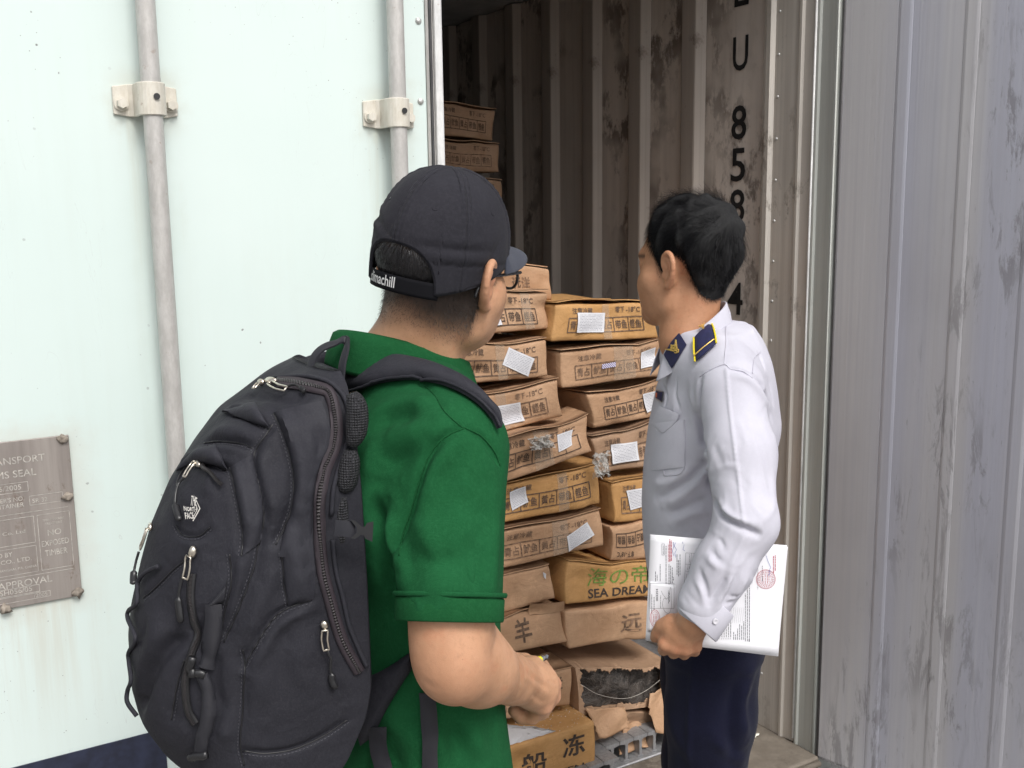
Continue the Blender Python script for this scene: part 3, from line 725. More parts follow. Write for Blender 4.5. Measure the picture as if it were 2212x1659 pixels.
    def sheet(name, qd, mat, off, curl, n=8, th=0.0004):
        c4 = [inv(*p) for p in qd]; A = []
        for i in range(n):
            for j in range(n):
                a, b = i / (n - 1), j / (n - 1)
                u = (c4[3][0] * (1 - a) + c4[2][0] * a) * (1 - b) + (c4[0][0] * (1 - a) + c4[1][0] * a) * b
                v = (c4[3][1] * (1 - a) + c4[2][1] * a) * (1 - b) + (c4[0][1] * (1 - a) + c4[1][1] * a) * b
                A.append((u, v, 0, off + curl[0] * a ** 3 * b + curl[1] * (1 - a) ** 3 * (1 - b) + curl[2] * (a * (1 - b)) ** 2))
        V = W(np.array(A)); o = obj(name, V, grid_faces(n, n), mat, R0, True); uvgrid(o, n, n); return o
    for qd in labels: sheet('paper_label', qd, LABEL, 0.0028, rg.uniform(-0.001, 0.006, 3))
    for qd, mt in tapes: sheet('tape_strip', qd, mt, 0.0020, (0, 0, 0.001))
    return R0, W, inv
def z7(*pts): return [(951 + x * .3087, 548.6 + y * .3087) for x, y in pts]
def z8(*pts): return [(1024.1 + x * .4048, 987.5 + y * .4048) for x, y in pts]
FP = fish_print()
Y0 = 0.25
def vtape(quad, a, wd=0.09):
    TL, TR, BR, BL = [np.array(p, float) for p in quad]
    def at(u, v): return tuple((BL * (1 - u) + BR * u) * (1 - v) + (TL * (1 - u) + TR * u) * v)
    return ([at(a, 1.0), at(a + wd, 1.0), at(a + wd + 0.01, 0.05), at(a + 0.01, 0.03)], TAPE)
# --- left column, top to bottom
quad = [(1006, 570), (1188, 577), (1193, 650), (1012, 648)]
carton('plain carton set back at the very top of the column beside the black cap', quad, Y0 + 0.16, 0.34, [text_uv('远洋', 0.62, 0.3, 0.4, 'C', 0.012, width=0.2)], 0, seed=1, flaps=[(0.02, 0.98, 0.06, 0, 0)])
quad = [(962, 642), (1180, 628), (1192, 709), (968, 730)]
carton('topmost front carton with printed cells, partly hidden by the eyeglasses', quad, Y0 + 0.02, 0.42, FP, 0, seed=2, flaps=[(0.0, 1.0, 0.05, 0, 0.006)], labels=[[(1046, 688), (1078, 684), (1083, 702), (1050, 708)]], tapes=[vtape(quad, 0.74)])
quad = [(955, 746), (1178, 735), (1186, 811), (962, 838)]
carton('carton with a tilted white label touching its right print, beside the man\'s chin', quad, Y0, 0.42, FP, 0, seed=3, labels=[z7((470, 632), (642, 722), (615, 850), (428, 765))], flaps=[(0.0, 1.0, 0.03, 0, 0.004)], tapes=[vtape(quad, 0.5)])
quad = [(972, 868), (1203, 819), (1216, 900), (985, 958)]
carton('carton with a squarish white label left of printed cells, above the dented carton', quad, Y0 - 0.01, 0.42, FP, 0, seed=4, labels=[z7((393, 1055), (558, 1025), (592, 1165), (415, 1205))], flaps=[(0.0, 1.0, 0.035, 0, 0.004)], tapes=[vtape(quad, 0.42)])
quad = [(1040, 962), (1269, 893), (1279, 975), (1052, 1056)]
carton('crushed carton jutting right with sagging top and crinkled clear tape', quad, Y0 - 0.03, 0.40, fish_print((3, 4)), 0, sag=0.011, seed=5, labels=[z7((815, 1240), (935, 1205), (922, 1325), (815, 1375))], flaps=[(0.0, 0.72, 0.05, -0.02, 0.010), (0.6, 1.0, 0.02, 0, 0.004)], tapes=[vtape(quad, 0.46, 0.16)])
quad = [(1052, 1058), (1293, 999), (1296, 1089), (1056, 1139)]
carton('orange brown carton with crooked white label, under the crushed carton', quad, Y0, 0.42, FP, 1, seed=6, labels=[z8((190, 190), (265, 152), (288, 240), (210, 290))], flaps=[(0.0, 1.0, 0.04, 0, 0.005)], tapes=[vtape(quad, 0.62)])
quad = [(1056, 1152), (1299, 1103), (1304, 1178), (1058, 1236)]
carton('carton with a many sided white label at its right end, above a plain carton', quad, Y0, 0.42, FP, 0, seed=7, labels=[z8((488, 418), (597, 345), (628, 412), (500, 505))], flaps=[(0.0, 1.0, 0.05, 0, 0.005)], tapes=[vtape(quad, 0.55, 0.14)])
quad = [(1010, 1256), (1188, 1217), (1199, 1293), (1014, 1345)]
carton('blank carton without print beside the green lettered carton', quad, Y0 + 0.005, 0.42, None, 0, seed=8, labels=[z8((366, 606), (384, 618), (380, 646), (372, 636))], flaps=[(0.0, 1.0, 0.02, 0, 0.004)])
quad = [(1006, 1347), (1210, 1308), (1226, 1384), (1012, 1437)]
Rb, Wb, _ = carton('torn carton with one large brushed character and fluted edge', quad, Y0, 0.42, [text_uv('羊', 0.53, 0.22, 0.62, 'C', 0.02, width=0.17)], 0, sag=0.006, seed=9, flaps=[(0.0, 0.75, 0.06, 0, 0.006)])
# torn fluted strip sticking up at its corner
n = 22; A = []
for i in range(n):
    u = 0.66 + 0.36 * i / (n - 1)
    for j in range(4): A.append((u, 0.90 + 0.10 * j, 0.0, 0.004 + 0.003 * (i % 2) + 0.012 * (j / 3)))
obj('torn_edge', Wb(np.array(A)), grid_faces(n, 4), CARD[0], Rb, True)
quad = [(1000, 1486), (1232, 1441), (1235, 1524), (1006, 1574)]
carton('carton below the hand holding the pen, top dusted white', quad, Y0 + 0.005, 0.42, [text_uv('SPID', 0.28, 0.1, 0.3, 'C', 0.01, width=0.22), text_uv('洋', 0.84, 0.4, 0.42, 'C', 0.015, width=0.13)], 0, seed=10, flaps=[(0.0, 1.0, 0.004, 0, 0.002)])
quad = [(1014, 1637), (1286, 1559), (1285, 1650), (1012, 1735)]
FZ = carton('lowest carton printed with two big characters over FROZEN', quad, Y0 - 0.075, 0.44, [text_uv('船', 0.50, 0.20, 0.50, 'C', 0.02, width=0.185), text_uv('冻', 0.815, 0.36, 0.50, 'C', 0.02, width=0.185), text_uv('SEA FROZEN', 0.90, -0.02 + 0.02, 0.145, 'R', 0.012, width=0.66)], 1, seed=11, sag=0.003, ink=INK_BLACK)
# frost spilled on it
def frost():
    t = NT('white_frost'); mt = t.done((0.78, 0.79, 0.82), 0.75, 0, t.bump(t.noise(320, 4, 0.7), 0.9, 0.006))
    rg = np.random.default_rng(5); V, Fs, nn = [], [], 0
    nu, nv = 36, 16; A = []
    for i in range(nu):
        for j in range(nv):
            u = i / (nu - 1); v = j / (nv - 1)
            edge = 0.05 * math.sin(9 * u + 1) + 0.03 * math.sin(23 * u)
            cc = 0.02 + (0.30 + edge * 0.9) * v * max(0.05, 1 - (u / 1.0) ** 3)
            A.append((0.02 + 0.66 * u + 0.05 * rg.normal() * 0.2, 1.012 + 0.075 * math.sin(math.pi * min(1, v)) * (1 - u ** 4) + rg.normal(0, 0.006), cc, 0))
    o = obj('frost_heap', FZ[1](np.array(A)), grid_faces(nu, nv), mt, None, True)
    o['kind'] = 'stuff'; tag(o, 'white frost spilled over the top of the lowest carton', 'frost')
    # loose grains
    parts = []
    for k in range(160):
        a, c = rg.uniform(0.3, 0.98), rg.uniform(0.01, 0.4); p = FZ[1](np.array([[a, 1.012, c, 0]]))[0]; s = rg.uniform(0.0006, 0.0018)
        parts.append((p + s * np.array([(1, 0, 0), (-.5, .9, 0), (-.5, -.9, 0), (0, 0, 1.2)]), [(0, 1, 3), (1, 2, 3), (2, 0, 3)]))
    V, Fs = join(parts); o = obj('frost_grains', V, Fs, mt, None, False); o['kind'] = 'stuff'; tag(o, 'loose frost grains scattered on the lowest carton', 'frost')
frost()
# --- right column, top to bottom
quad = [(1195, 657), (1415, 655), (1422, 731), (1192, 738)]
carton('orange carton topping the column beside the officer\'s chin, white label on it', quad, Y0, 0.42, fish_print((1,)), 1, seed=12, labels=[z7((945, 410), (1158, 408), (1140, 545), (943, 550))], flaps=[(0.0, 0.55, 0.09, 0.0, 0.004), (0.5, 1.0, 0.07, 0.0, 0.002)], tapes=[vtape(quad, 0.48, 0.07)])
quad = [(1210, 762), (1426, 734), (1430, 812), (1216, 839)]
carton('carton with a purple checked tape strip and a peeling label', quad, Y0, 0.42, FP, 0, seed=13, skewx=-0.04, labels=[z7((1415, 680), (1503, 648), (1510, 775), (1390, 800))], flaps=[(0.0, 1.0, 0.05, 0, 0.005)], tapes=[vtape(quad, 0.52, 0.2), (z7((1130, 770), (1222, 752), (1225, 785), (1133, 803)), CHECK)])
quad = [(1269, 853), (1438, 819), (1440, 897), (1284, 925)]
carton('short carton pushed back with left side in view, level with the name badge', quad, Y0 + 0.02, 0.42, FP, 0, seed=14, skewx=-0.12, labels=[z7((1415, 975), (1530, 955), (1530, 1080), (1445, 1110))], flaps=[(0.0, 1.0, 0.05, 0, 0.005)])
quad = [(1279, 944), (1440, 907), (1440, 1000), (1295, 1024)]
carton('worn carton with a large white label beside the shirt pocket', quad, Y0 + 0.015, 0.42, FP, 2, seed=15, skewx=-0.06, labels=[z7((1190, 1330), (1370, 1300), (1380, 1435), (1200, 1470))], flaps=[(0.0, 1.0, 0.06, 0, 0.006)])
quad = [(1324, 1044), (1450, 1022), (1450, 1118), (1325, 1129)]
carton('orange carton with white label at its end, above the upside down carton', quad, Y0 + 0.005, 0.42, FP, 1, seed=16, skewx=-0.05, labels=[z8((808, 180), (915, 160), (918, 258), (830, 282))], flaps=[(0.0, 1.0, 0.04, 0, 0.005)])
quad = [(1319, 1135), (1450, 1118), (1450, 1203), (1323, 1212)]
carton('carton standing upside down so its print is inverted', quad, Y0 + 0.005, 0.42, FP, 0, seed=17, skewx=-0.04, flip=True)
quad = [(1228, 1217), (1424, 1210), (1424, 1285), (1222, 1307)]
Rs, Ws, _ = carton('orange carton lettered in green and black', quad, Y0, 0.42, [text_uv('SEA DREAM', 0.235, 0.10, 0.24, 'L', 0.018, width=0.66)], 1, seed=18, skewx=-0.07, ink=INK_BLACK, flaps=[(0.0, 1.0, 0.02, 0, 0.004)])
V, Fs2 = join2([text_uv('海の帝', 0.22, 0.40, 0.50, 'L', 0.0, width=0.66)]); obj('printed_text', Ws(np.c_[V, np.zeros(len(V)), np.full(len(V), .0020)]), Fs2, INK_GREEN, Rs, False)
quad = [(1223, 1323), (1424, 1295), (1424, 1375), (1230, 1402)]
carton('carton with one big faded brushed character under the green lettered carton', quad, Y0, 0.42, [text_uv('远', 0.66, 0.22, 0.50, 'C', 0.016, width=0.22)], 0, sag=0.006, seed=19, skewx=-0.02)
# ripped carton showing a dark frozen block
quad = [(1240, 1443), (1446, 1432), (1450, 1524), (1250, 1546)]
def hole(u, v):
    top = 0.93 + 0.035 * math.sin(31 * u) + 0.03 * math.sin(13 * u + 1) + 0.02 * math.sin(83 * u) + 0.014 * math.sin(171 * u) - 0.25 * max(0, u - 0.86) / 0.14
    bot = 0.12 + 0.05 * math.sin(17 * u) + 0.02 * math.sin(61 * u) + 0.012 * math.sin(140 * u) + 0.35 * max(0, u - 0.55)
    return 0.05 < u + 0.015 * math.sin(20 * v) + 0.004 * math.sin(70 * v) < 0.93 and bot < v < top
Rr, Wr, _ = carton('ripped open carton with a dark frozen block inside and trailing string', quad, Y0 + 0.0, 0.42, None, 2, seed=20, hole=hole)
t = NT('frozen_block'); f_ = t.noise(30, 7, 0.7, dist=1.0); c_ = t.mix(t.ramp(f_, 0.35, 0.62), (0.022, 0.018, 0.016), (0.10, 0.085, 0.075)); c_ = t.mix(t.ramp(t.noise(70, 6, 0.7), 0.62, 0.72, 0, 0.7), c_, (0.32, 0.29, 0.26))
BLK = t.done(c_, 0.4, 0, t.bump(f_, 0.9, 0.012))
nu, nv = 30, 14; A = []
rg = np.random.default_rng(3)
for i in range(nu):
    for j in range(nv):
        u, v = i / (nu - 1), j / (nv - 1); A.append((0.03 + 0.94 * u, 0.05 + 0.9 * v, 0.07 + 0.02 * math.sin(7 * u + 3 * v) + 0.012 * math.sin(19 * u) + rg.normal(0, 0.004), 0))
obj('frozen_block', Wr(np.array(A)), grid_faces(nu, nv), BLK, Rr, True)
V, Fs = tube(spline(Wr(np.array([(0.03, 0.66, 0, 0.006), (0.2, 0.44, 0, 0.012), (0.45, 0.33, 0, 0.014), (0.7, 0.42, 0, 0.012), (0.95, 0.74, 0, 0.006)])), 30), 0.0008, 6)
obj('string', V, Fs, plain('white_string', (0.40, 0.37, 0.33), 0.8), Rr, True)
def rag(name, uv, out0, parent, W, seed, n=14):
    """a torn, curling sheet of board; uv lists left and right borders of the sheet in face units"""
    rg = np.random.default_rng(seed); L = spline(np.array(uv[0]), n); Rg = spline(np.array(uv[1]), n); A = []
    for i in range(n):
        for j in range(n):
            b = j / (n - 1); p = L[i] * (1 - b) + Rg[i] * b
            j_ = 0.006 * rg.normal() if (i in (0, n - 1) or j in (0, n - 1)) else 0
            A.append((p[0] + j_, p[1] + j_ * 2, 0, out0 * (0.25 + (i / (n - 1)) ** 1.3) + 0.004 * math.sin(6 * b + i * 0.5)))
    V = W(np.array(A)); o = obj(name, V, grid_faces(n, n), CARD[0], parent, True); s_ = o.modifiers.new('t', 'SOLIDIFY'); s_.thickness = 0.003
rag('torn_flap', ([(0.06, 0.16), (0.10, -0.1), (0.14, -0.42)], [(0.46, 0.10), (0.465, -0.08), (0.46, -0.30)]), 0.022, Rr, Wr, 1)
rag('torn_flap', ([(0.76, 0.35), (0.70, 0.05), (0.72, -0.45)], [(1.0, 0.55), (1.0, 0.1), (0.98, -0.75)]), 0.028, Rr, Wr, 2)
quad = [(1262, 1550), (1450, 1530), (1450, 1590), (1268, 1612)]
Rq, Wq, _ = carton('dusty bottom carton resting on the ribbed metal floor', quad, Y0 + 0.01, 0.42, None, 2, seed=21)
rag('torn_flap', ([(0.42, 0.50), (0.36, 0.05), (0.30, -0.25)], [(0.62, 0.62), (0.66, 0.1), (0.66, -0.2)]), 0.02, Rq, Wq, 4)
# --- column standing further in, seen past the door edge
for k, (qd, lb) in enumerate((([(930, 211), (1069, 240), (1068, 303), (934, 290)], 'topmost carton of the stack deep inside the container'),
                              ([(930, 298), (1077, 313), (1078, 373), (930, 362)], 'second carton from the top of the stack deep inside'),
                              ([(930, 378), (1083, 391), (1085, 452), (930, 445)], 'third carton down deep inside, mostly behind the cap'),)):
    carton(lb, qd, 1.2, 0.42, FP, 2, seed=30 + k, group='cartons stacked further in', flaps=[(0.0, 1.0, 0.04, 0, 0.004)])
# crumpled clear wrap caught between the columns
WRAP = NT('clear_wrap'); WRAP = WRAP.done((0.80, 0.79, 0.76), 0.12, 0, WRAP.bump(WRAP.noise(70, 5, 0.7), 1.0, 0.01), Alpha=0.42)
for (x, y, yy, sx_, sz_, sd_, lb) in ((1168, 955, 0.205, 0.030, 0.016, 5, 'crinkled clear plastic wrap on the crushed carton'), (1296, 1003, 0.215, 0.022, 0.030, 6, 'torn clear plastic wrap hanging between the two carton columns')):
    c_ = face_pt(x, y, yy); rgw = np.random.default_rng(sd_); n = 16; V = []
    for i in range(n):
        for j in range(n):
            u, v = 2 * i / (n - 1) - 1, 2 * j / (n - 1) - 1
            V.append(c_ + np.array([sx_ * (u + 0.15 * rgw.normal()), -0.006 + 0.010 * rgw.normal() * 0.6 - 0.006 * math.sin(4 * u + 3 * v), sz_ * (v + 0.15 * rgw.normal())]))
    tag(obj('plastic_wrap', cw(np.array(V)), grid_faces(n, n), WRAP, None, False), lb, 'wrap')
zt = face_pt(1085, 452, 1.2)[2] - 0.004; k = 0
while zt - 0.10 > 0.2:
    z1 = zt; z0_ = zt - 0.104; xr = -0.288 + rng.normal(0, 0.008); xl = xr - 0.33
    def pxl(X, Z): return tuple(project(cw(np.array([X, 1.2, Z])))[:2])
    carton('carton hidden in the inner stack behind the capped man', [pxl(xl, z1), pxl(xr, z1), pxl(xr, z0_), pxl(xl, z0_)], 1.2, 0.42, FP, 2, seed=40 + k, sag=0.0015, group='cartons of the inner stack hidden behind the front stack')
    zt = z0_ - 0.003; k += 1
# ------------------------------------------------------------------ helpers: implicit surfaces
class SDF:
    """smooth-blended solid on a grid, meshed with surface nets"""
    def __init__(s, lo, hi, h):
        s.lo = np.array(lo, float); s.h = h; s.n = (np.ceil((np.array(hi) - s.lo) / h).astype(int) + 1)
        s.d = np.full(tuple(s.n), 0.5, 'f')
    def _box(s, lo, hi):
        a = np.clip(np.floor((np.array(lo) - s.lo) / s.h).astype(int), 0, s.n - 1); b = np.clip(np.ceil((np.array(hi) - s.lo) / s.h).astype(int) + 1, 1, s.n)
        if np.any(b <= a): return None
        sl = tuple(slice(a[i], b[i]) for i in range(3))
        ax = [s.lo[i] + s.h * np.arange(a[i], b[i]) for i in range(3)]
        X = np.stack(np.meshgrid(*ax, indexing='ij'), -1)
        return sl, X
    def put(s, fn, lo, hi, k=0.01, op='add'):
        pad = k + 3 * s.h; r = s._box(np.array(lo) - pad, np.array(hi) + pad)
        if r is None: return
        sl, X = r; b = fn(X).astype('f'); a = s.d[sl]
        if op == 'cut': b = -b; a_, b_ = -a, -b; h = np.clip(0.5 + 0.5 * (b_ - a_) / max(k, 1e-6), 0, 1); s.d[sl] = -(b_ + (a_ - b_) * h - k * h * (1 - h)); return
        h = np.clip(0.5 + 0.5 * (b - a) / max(k, 1e-6), 0, 1); s.d[sl] = b + (a - b) * h - k * h * (1 - h)
    def cone(s, a, b, ra, rb, k=0.01, op='add', flat=None):
        """round cone; flat=(dir, factor) squeezes along a direction"""
        a = np.array(a, float); b = np.array(b, float); R_ = max(ra, rb)
        def fn(X):
            p = X - a; ba = b - a
            if flat is not None:
                dr = np.array(flat[0], float); dr /= np.linalg.norm(dr); q = p - ba * 0
                comp = (p @ dr)[..., None] * dr; cb = (ba @ dr) * dr; p = p + comp * (1 / flat[1] - 1); ba = ba + cb * (1 / flat[1] - 1)
            t = np.clip((p @ ba) / max(1e-9, ba @ ba), 0, 1)
            d = np.linalg.norm(p - t[..., None] * ba, axis=-1) - (ra + (rb - ra) * t)
            return d * (flat[1] if flat is not None and flat[1] < 1 else 1)
        s.put(fn, np.minimum(a, b) - R_, np.maximum(a, b) + R_, k, op)
    def chain(s, pts, rs, k=0.01, op='add', flat=None):
        for i in range(len(pts) - 1): s.cone(pts[i], pts[i+1], rs[i], rs[i+1], k, op, flat)
    def ell(s, c, r, R3=None, k=0.01, op='add'):
        c = np.array(c, float); r = np.array(r, float); Rm = np.eye(3) if R3 is None else np.asarray(R3)   # rows: local axes
        def fn(X):
            q = (X - c) @ Rm.T; k0 = np.linalg.norm(q / r, axis=-1); k1 = np.linalg.norm(q / (r * r), axis=-1) + 1e-9
            return k0 * (k0 - 1) / k1
        m_ = r.max(); s.put(fn, c - m_, c + m_, k, op)
    def slices(s, zs, cen, rx, ry, ax, ay, pw=2.3, k=0.02, op='add'):
        """upright body of stacked super-ellipses: centres (n,2), half sizes along ax (side) and ay (front)"""
        zs = np.array(zs, float); cen = np.array(cen, float); rx = np.array(rx, float); ry = np.array(ry, float); o_ = np.argsort(zs); zs, cen, rx, ry = zs[o_], cen[o_], rx[o_], ry[o_]
        ax = np.array(ax, float); ay = np.array(ay, float)
        zz = np.linspace(zs[0], zs[-1], 200)
        def sm(v):
            q = np.interp(zz, zs, v); kk = np.hanning(25); kk /= kk.sum(); return np.convolve(np.pad(q, 12, 'edge'), kk, 'valid')
        C0, C1, A, B = sm(cen[:, 0]), sm(cen[:, 1]), sm(rx), sm(ry)
        def fn(X):
            z = X[..., 2]; c0 = np.interp(z, zz, C0); c1 = np.interp(z, zz, C1); a = np.interp(z, zz, A); b = np.interp(z, zz, B)
            dx, dy = X[..., 0] - c0, X[..., 1] - c1
            u = np.abs(dx * ax[0] + dy * ax[1]) / a; v = np.abs(dx * ay[0] + dy * ay[1]) / b
            q = (u ** pw + v ** pw + 1e-9) ** (1 / pw); d = (q - 1) * np.minimum(a, b)
            dz = np.maximum(zs[0] - z, z - zs[-1]); return np.maximum(d, dz)
        m_ = max(rx.max(), ry.max()) * 1.3
        s.put(fn, (cen[:, 0].min() - m_, cen[:, 1].min() - m_, zs[0]), (cen[:, 0].max() + m_, cen[:, 1].max() + m_, zs[-1]), k, op)
    def mesh(s, smooth=2):
        d = s.d; neg = d < 0
        c = np.zeros(tuple(s.n - 1), 'i1')
        offs = [(i, j, k) for i in (0, 1) for j in (0, 1) for k in (0, 1)]
        for i, j, k in offs: c += neg[i:s.n[0]-1+i, j:s.n[1]-1+j, k:s.n[2]-1+k]
        act = np.argwhere((c > 0) & (c < 8)); idx = -np.ones(c.shape, 'i4'); idx[tuple(act.T)] = np.arange(len(act))
        vals = {o: d[act[:, 0]+o[0], act[:, 1]+o[1], act[:, 2]+o[2]] for o in offs}
        sm = np.zeros((len(act), 3)); cnt = np.zeros(len(act))
        for o in offs:
            for a_ in range(3):
                if o[a_] == 0:
                    q = list(o); q[a_] = 1; q = tuple(q); v0, v1 = vals[o], vals[q]; cr = (v0 < 0) != (v1 < 0)
                    t = np.where(cr, v0 / np.where(cr, v0 - v1, 1), 0); pt = np.tile(np.array(o, float), (len(act), 1)); pt[:, a_] += t
                    sm += pt * cr[:, None]; cnt += cr
        V = s.lo + s.h * (act + sm / cnt[:, None])
        Fs = []
        for a_ in range(3):
            b_, c_ = [(1, 2), (2, 0), (0, 1)][a_]
            A = [slice(None)] * 3; B = [slice(None)] * 3; A[a_] = slice(0, -1); B[a_] = slice(1, None)
            cr = neg[tuple(A)] != neg[tuple(B)]; e = np.argwhere(cr); ok = (e[:, b_] > 0) & (e[:, c_] > 0) & (e[:, b_] < s.n[b_] - 1) & (e[:, c_] < s.n[c_] - 1); e = e[ok]
            q = []
            for db, dc in ((0, 0), (-1, 0), (-1, -1), (0, -1)):
                f = e.copy(); f[:, b_] += db; f[:, c_] += dc; q.append(idx[tuple(f.T)])
            q = np.stack(q, 1); inside = neg[tuple(e.T)]; q[~inside] = q[~inside][:, ::-1]; Fs.append(q)
        Fq = np.vstack(Fs); Fq = Fq[(Fq >= 0).all(1)]
        for _ in range(smooth): V = lap(V, Fq)
        return V, Fq
def lap(V, Fq, lam=0.5):
    n = len(V); S = np.zeros((n, 3)); c = np.zeros(n); k = Fq.shape[1]
    for i in range(k):
        a, b = Fq[:, i], Fq[:, (i + 1) % k]
        for t in range(3): S[:, t] += np.bincount(a, V[b, t], n) + np.bincount(b, V[a, t], n)
        c += np.bincount(a, minlength=n) + np.bincount(b, minlength=n)
    return V + lam * (S / np.maximum(c, 1)[:, None] - V)
def normals(V, Fq):
    n = len(V); k = Fq.shape[1]
    fn = np.cross(V[Fq[:, 2]] - V[Fq[:, 0]], V[Fq[:, 3 if k > 3 else 1]] - V[Fq[:, 1 if k > 3 else 0]])
    if k == 3: fn = np.cross(V[Fq[:, 1]] - V[Fq[:, 0]], V[Fq[:, 2]] - V[Fq[:, 0]])
    N = np.zeros((n, 3))
    for i in range(k):
        for t in range(3): N[:, t] += np.bincount(Fq[:, i], fn[:, t], n)
    return N / (np.linalg.norm(N, axis=1)[:, None] + 1e-12)
def bvh(V, Fq): return BVHTree.FromPolygons([Vector(v) for v in V], [tuple(int(i) for i in f) for f in Fq])
def hit(B, x, y):
    d = Vector(ray(x, y)).normalized(); r = B.ray_cast(Vector(CAM), d)
    if r[0] is None: return None
    return np.array(r[0]), np.array(r[1])
def on(B, pts, n=None, off=0.0, smooth=True):
    """carry a drawn line onto a surface; spots that miss keep the distance of the last hit"""
    pts = np.asarray(pts, float)
    if n: pts = spline(pts, n) if smooth else resample(pts, n)
    out = []; dep = None; hits = [hit(B, *p) for p in pts]
    deps = [float((h[0] - CAM) @ FW) if h is not None else np.nan for h in hits]; deps = np.array(deps)
    if np.all(np.isnan(deps)): raise ValueError('line misses the surface')
    ii = np.arange(len(deps)); g = ~np.isnan(deps); df = np.interp(ii, ii[g], deps[g]); Nn = []
    for i, h in enumerate(hits):
        if h is not None: out.append(h[0]); Nn.append(h[1] if h[1] @ (CAM - h[0]) > 0 else -h[1])
        else: q = P(*pts[i], df[i]); out.append(q); Nn.append((CAM - q) / np.linalg.norm(CAM - q))
    return np.array(out) + off * np.array(Nn), np.array(Nn)
def seg_dist(V, L):
    """distance of points to a polyline, and the signed side"""
    best = np.full(len(V), 1e9)
    for i in range(len(L) - 1):
        a, b = L[i], L[i+1]; ba = b - a; t = np.clip(((V - a) @ ba) / max(1e-12, ba @ ba), 0, 1)
        best = np.minimum(best, np.linalg.norm(V - a - t[:, None] * ba, axis=1))
    return best
def crease(V, N, B, lines):
    """press folds (negative) or raise ridges (positive) along drawn lines: (pts, amplitude, width)"""
    for pts, amp, sg in lines:
        L, _ = on(B, pts, max(6, 4 * len(pts))); lo = L.min(0) - 4 * sg; hi = L.max(0) + 4 * sg
        m_ = np.where(((V > lo) & (V < hi)).all(1))[0]
        if not len(m_): continue
        d = seg_dist(V[m_], L)
        # fade at both ends
        te = np.minimum(np.linalg.norm(V[m_] - L[0], axis=1), np.linalg.norm(V[m_] - L[-1], axis=1)); fade = np.clip(te / (3 * sg) + 0.25, 0, 1)
        V[m_] += N[m_] * (amp * np.exp(-(d / sg) ** 2) * fade)[:, None]
    return V
def patch(name, B, left, right, mat, parent, n=24, m=6, off=0.001, th=0.003, bulge=0.0, rim=0.0, depth_shift=0.0, smooth=True):
    """a conforming sheet between two drawn borders, with real thickness"""
    L = spline(np.array(left, float), n); Rr_ = spline(np.array(right, float), n); Vt = []; Vb = []
    for i in range(n):
        row = L[i][None] * (1 - np.linspace(0, 1, m)[:, None]) + Rr_[i][None] * np.linspace(0, 1, m)[:, None]
        pt, nn = on(B, row); 
        nn = nn.mean(0)[None] * 0.6 + nn * 0.4; nn /= np.linalg.norm(nn, axis=1)[:, None]
        t = np.linspace(0, 1, m); pr_ = 1 - (2 * t - 1) ** 4; pe = 1 - (2 * i / (n - 1) - 1) ** 10
        Vb.append(pt + nn * off); Vt.append(pt + nn * (off + th * (0.35 + 0.65 * pr_) + bulge * pr_ * pe)[:, None])
    Vt = np.vstack(Vt); Vb = np.vstack(Vb); G = grid_faces(n, m); nn_ = len(Vt)
    # smooth the sheet a little
    for _ in range(2):
        for A in (Vt, Vb):
            g = A.reshape(n, m, 3); g[1:-1] = 0.5 * g[1:-1] + 0.25 * (g[:-2] + g[2:])
    a, b, c = Vt[0], Vt[m - 1], Vt[m]
    nrm = np.cross(Vt[(n//2)*m + m//2] - Vt[(n//2)*m + m//2 - 1], Vt[(n//2 + 1)*m + m//2] - Vt[(n//2)*m + m//2]); flip = nrm @ (CAM - Vt[(n//2)*m]) < 0
    top = [tuple(f) for f in G]; bot = [tuple(f + nn_)[::-1] for f in G]
    bd = [i * m for i in range(n)] + [(n - 1) * m + j for j in range(1, m)] + [i * m + m - 1 for i in range(n - 2, -1, -1)] + [j for j in range(m - 2, 0, -1)]
    side = [(bd[k], bd[(k + 1) % len(bd)], bd[(k + 1) % len(bd)] + nn_, bd[k] + nn_) for k in range(len(bd))]
    Fs = top + bot + side
    o = obj(name, np.vstack([Vt, Vb]), Fs, mat, parent, smooth)
    bm = bmesh.new(); bm.from_mesh(o.data); bmesh.ops.recalc_face_normals(bm, faces=bm.faces[:]); bm.to_mesh(o.data); bm.free()
    uvgrid(o, n, m)
    o.data.set_sharp_from_angle(angle=math.radians(60))
    return o, Vt
def ribbon(name, pts3, nrm, width, th, mat, parent, m=4):
    """a flat strap along free 3D points; nrm = broad-face normal per point or one vector"""
    pts3 = np.asarray(pts3, float); n = len(pts3); T = np.gradient(pts3, axis=0); T /= np.linalg.norm(T, axis=1)[:, None]
    N = np.broadcast_to(np.asarray(nrm, float), (n, 3)).copy(); N -= T * (N * T).sum(1)[:, None]; N /= np.linalg.norm(N, axis=1)[:, None]; Bn = np.cross(T, N)
    wd = np.broadcast_to(np.asarray(width, float), (n,))
    V = []
    for i in range(n):
        c = [(-1, -1), (1, -1), (1, 1), (-1, 1)]
        for a, b in ((-0.5, 0.5), (-0.35, 0.5), (0.35, 0.5), (0.5, 0.5), (0.5, -0.5), (-0.5, -0.5)):
            V.append(pts3[i] + Bn[i] * wd[i] * a + N[i] * th * b * (0.6 if abs(a) == 0.5 else 1.0))
    k = 6; Fs = [(i*k+j, i*k+(j+1) % k, (i+1)*k+(j+1) % k, (i+1)*k+j) for i in range(n-1) for j in range(k)] + [tuple(range(k))[::-1], tuple(range((n-1)*k, n*k))]
    o = obj(name, V, Fs, mat, parent, True)
    bm = bmesh.new(); bm.from_mesh(o.data); bmesh.ops.recalc_face_normals(bm, faces=bm.faces[:]); bm.to_mesh(o.data); bm.free()
    o.data.set_sharp_from_angle(angle=math.radians(50)); return o

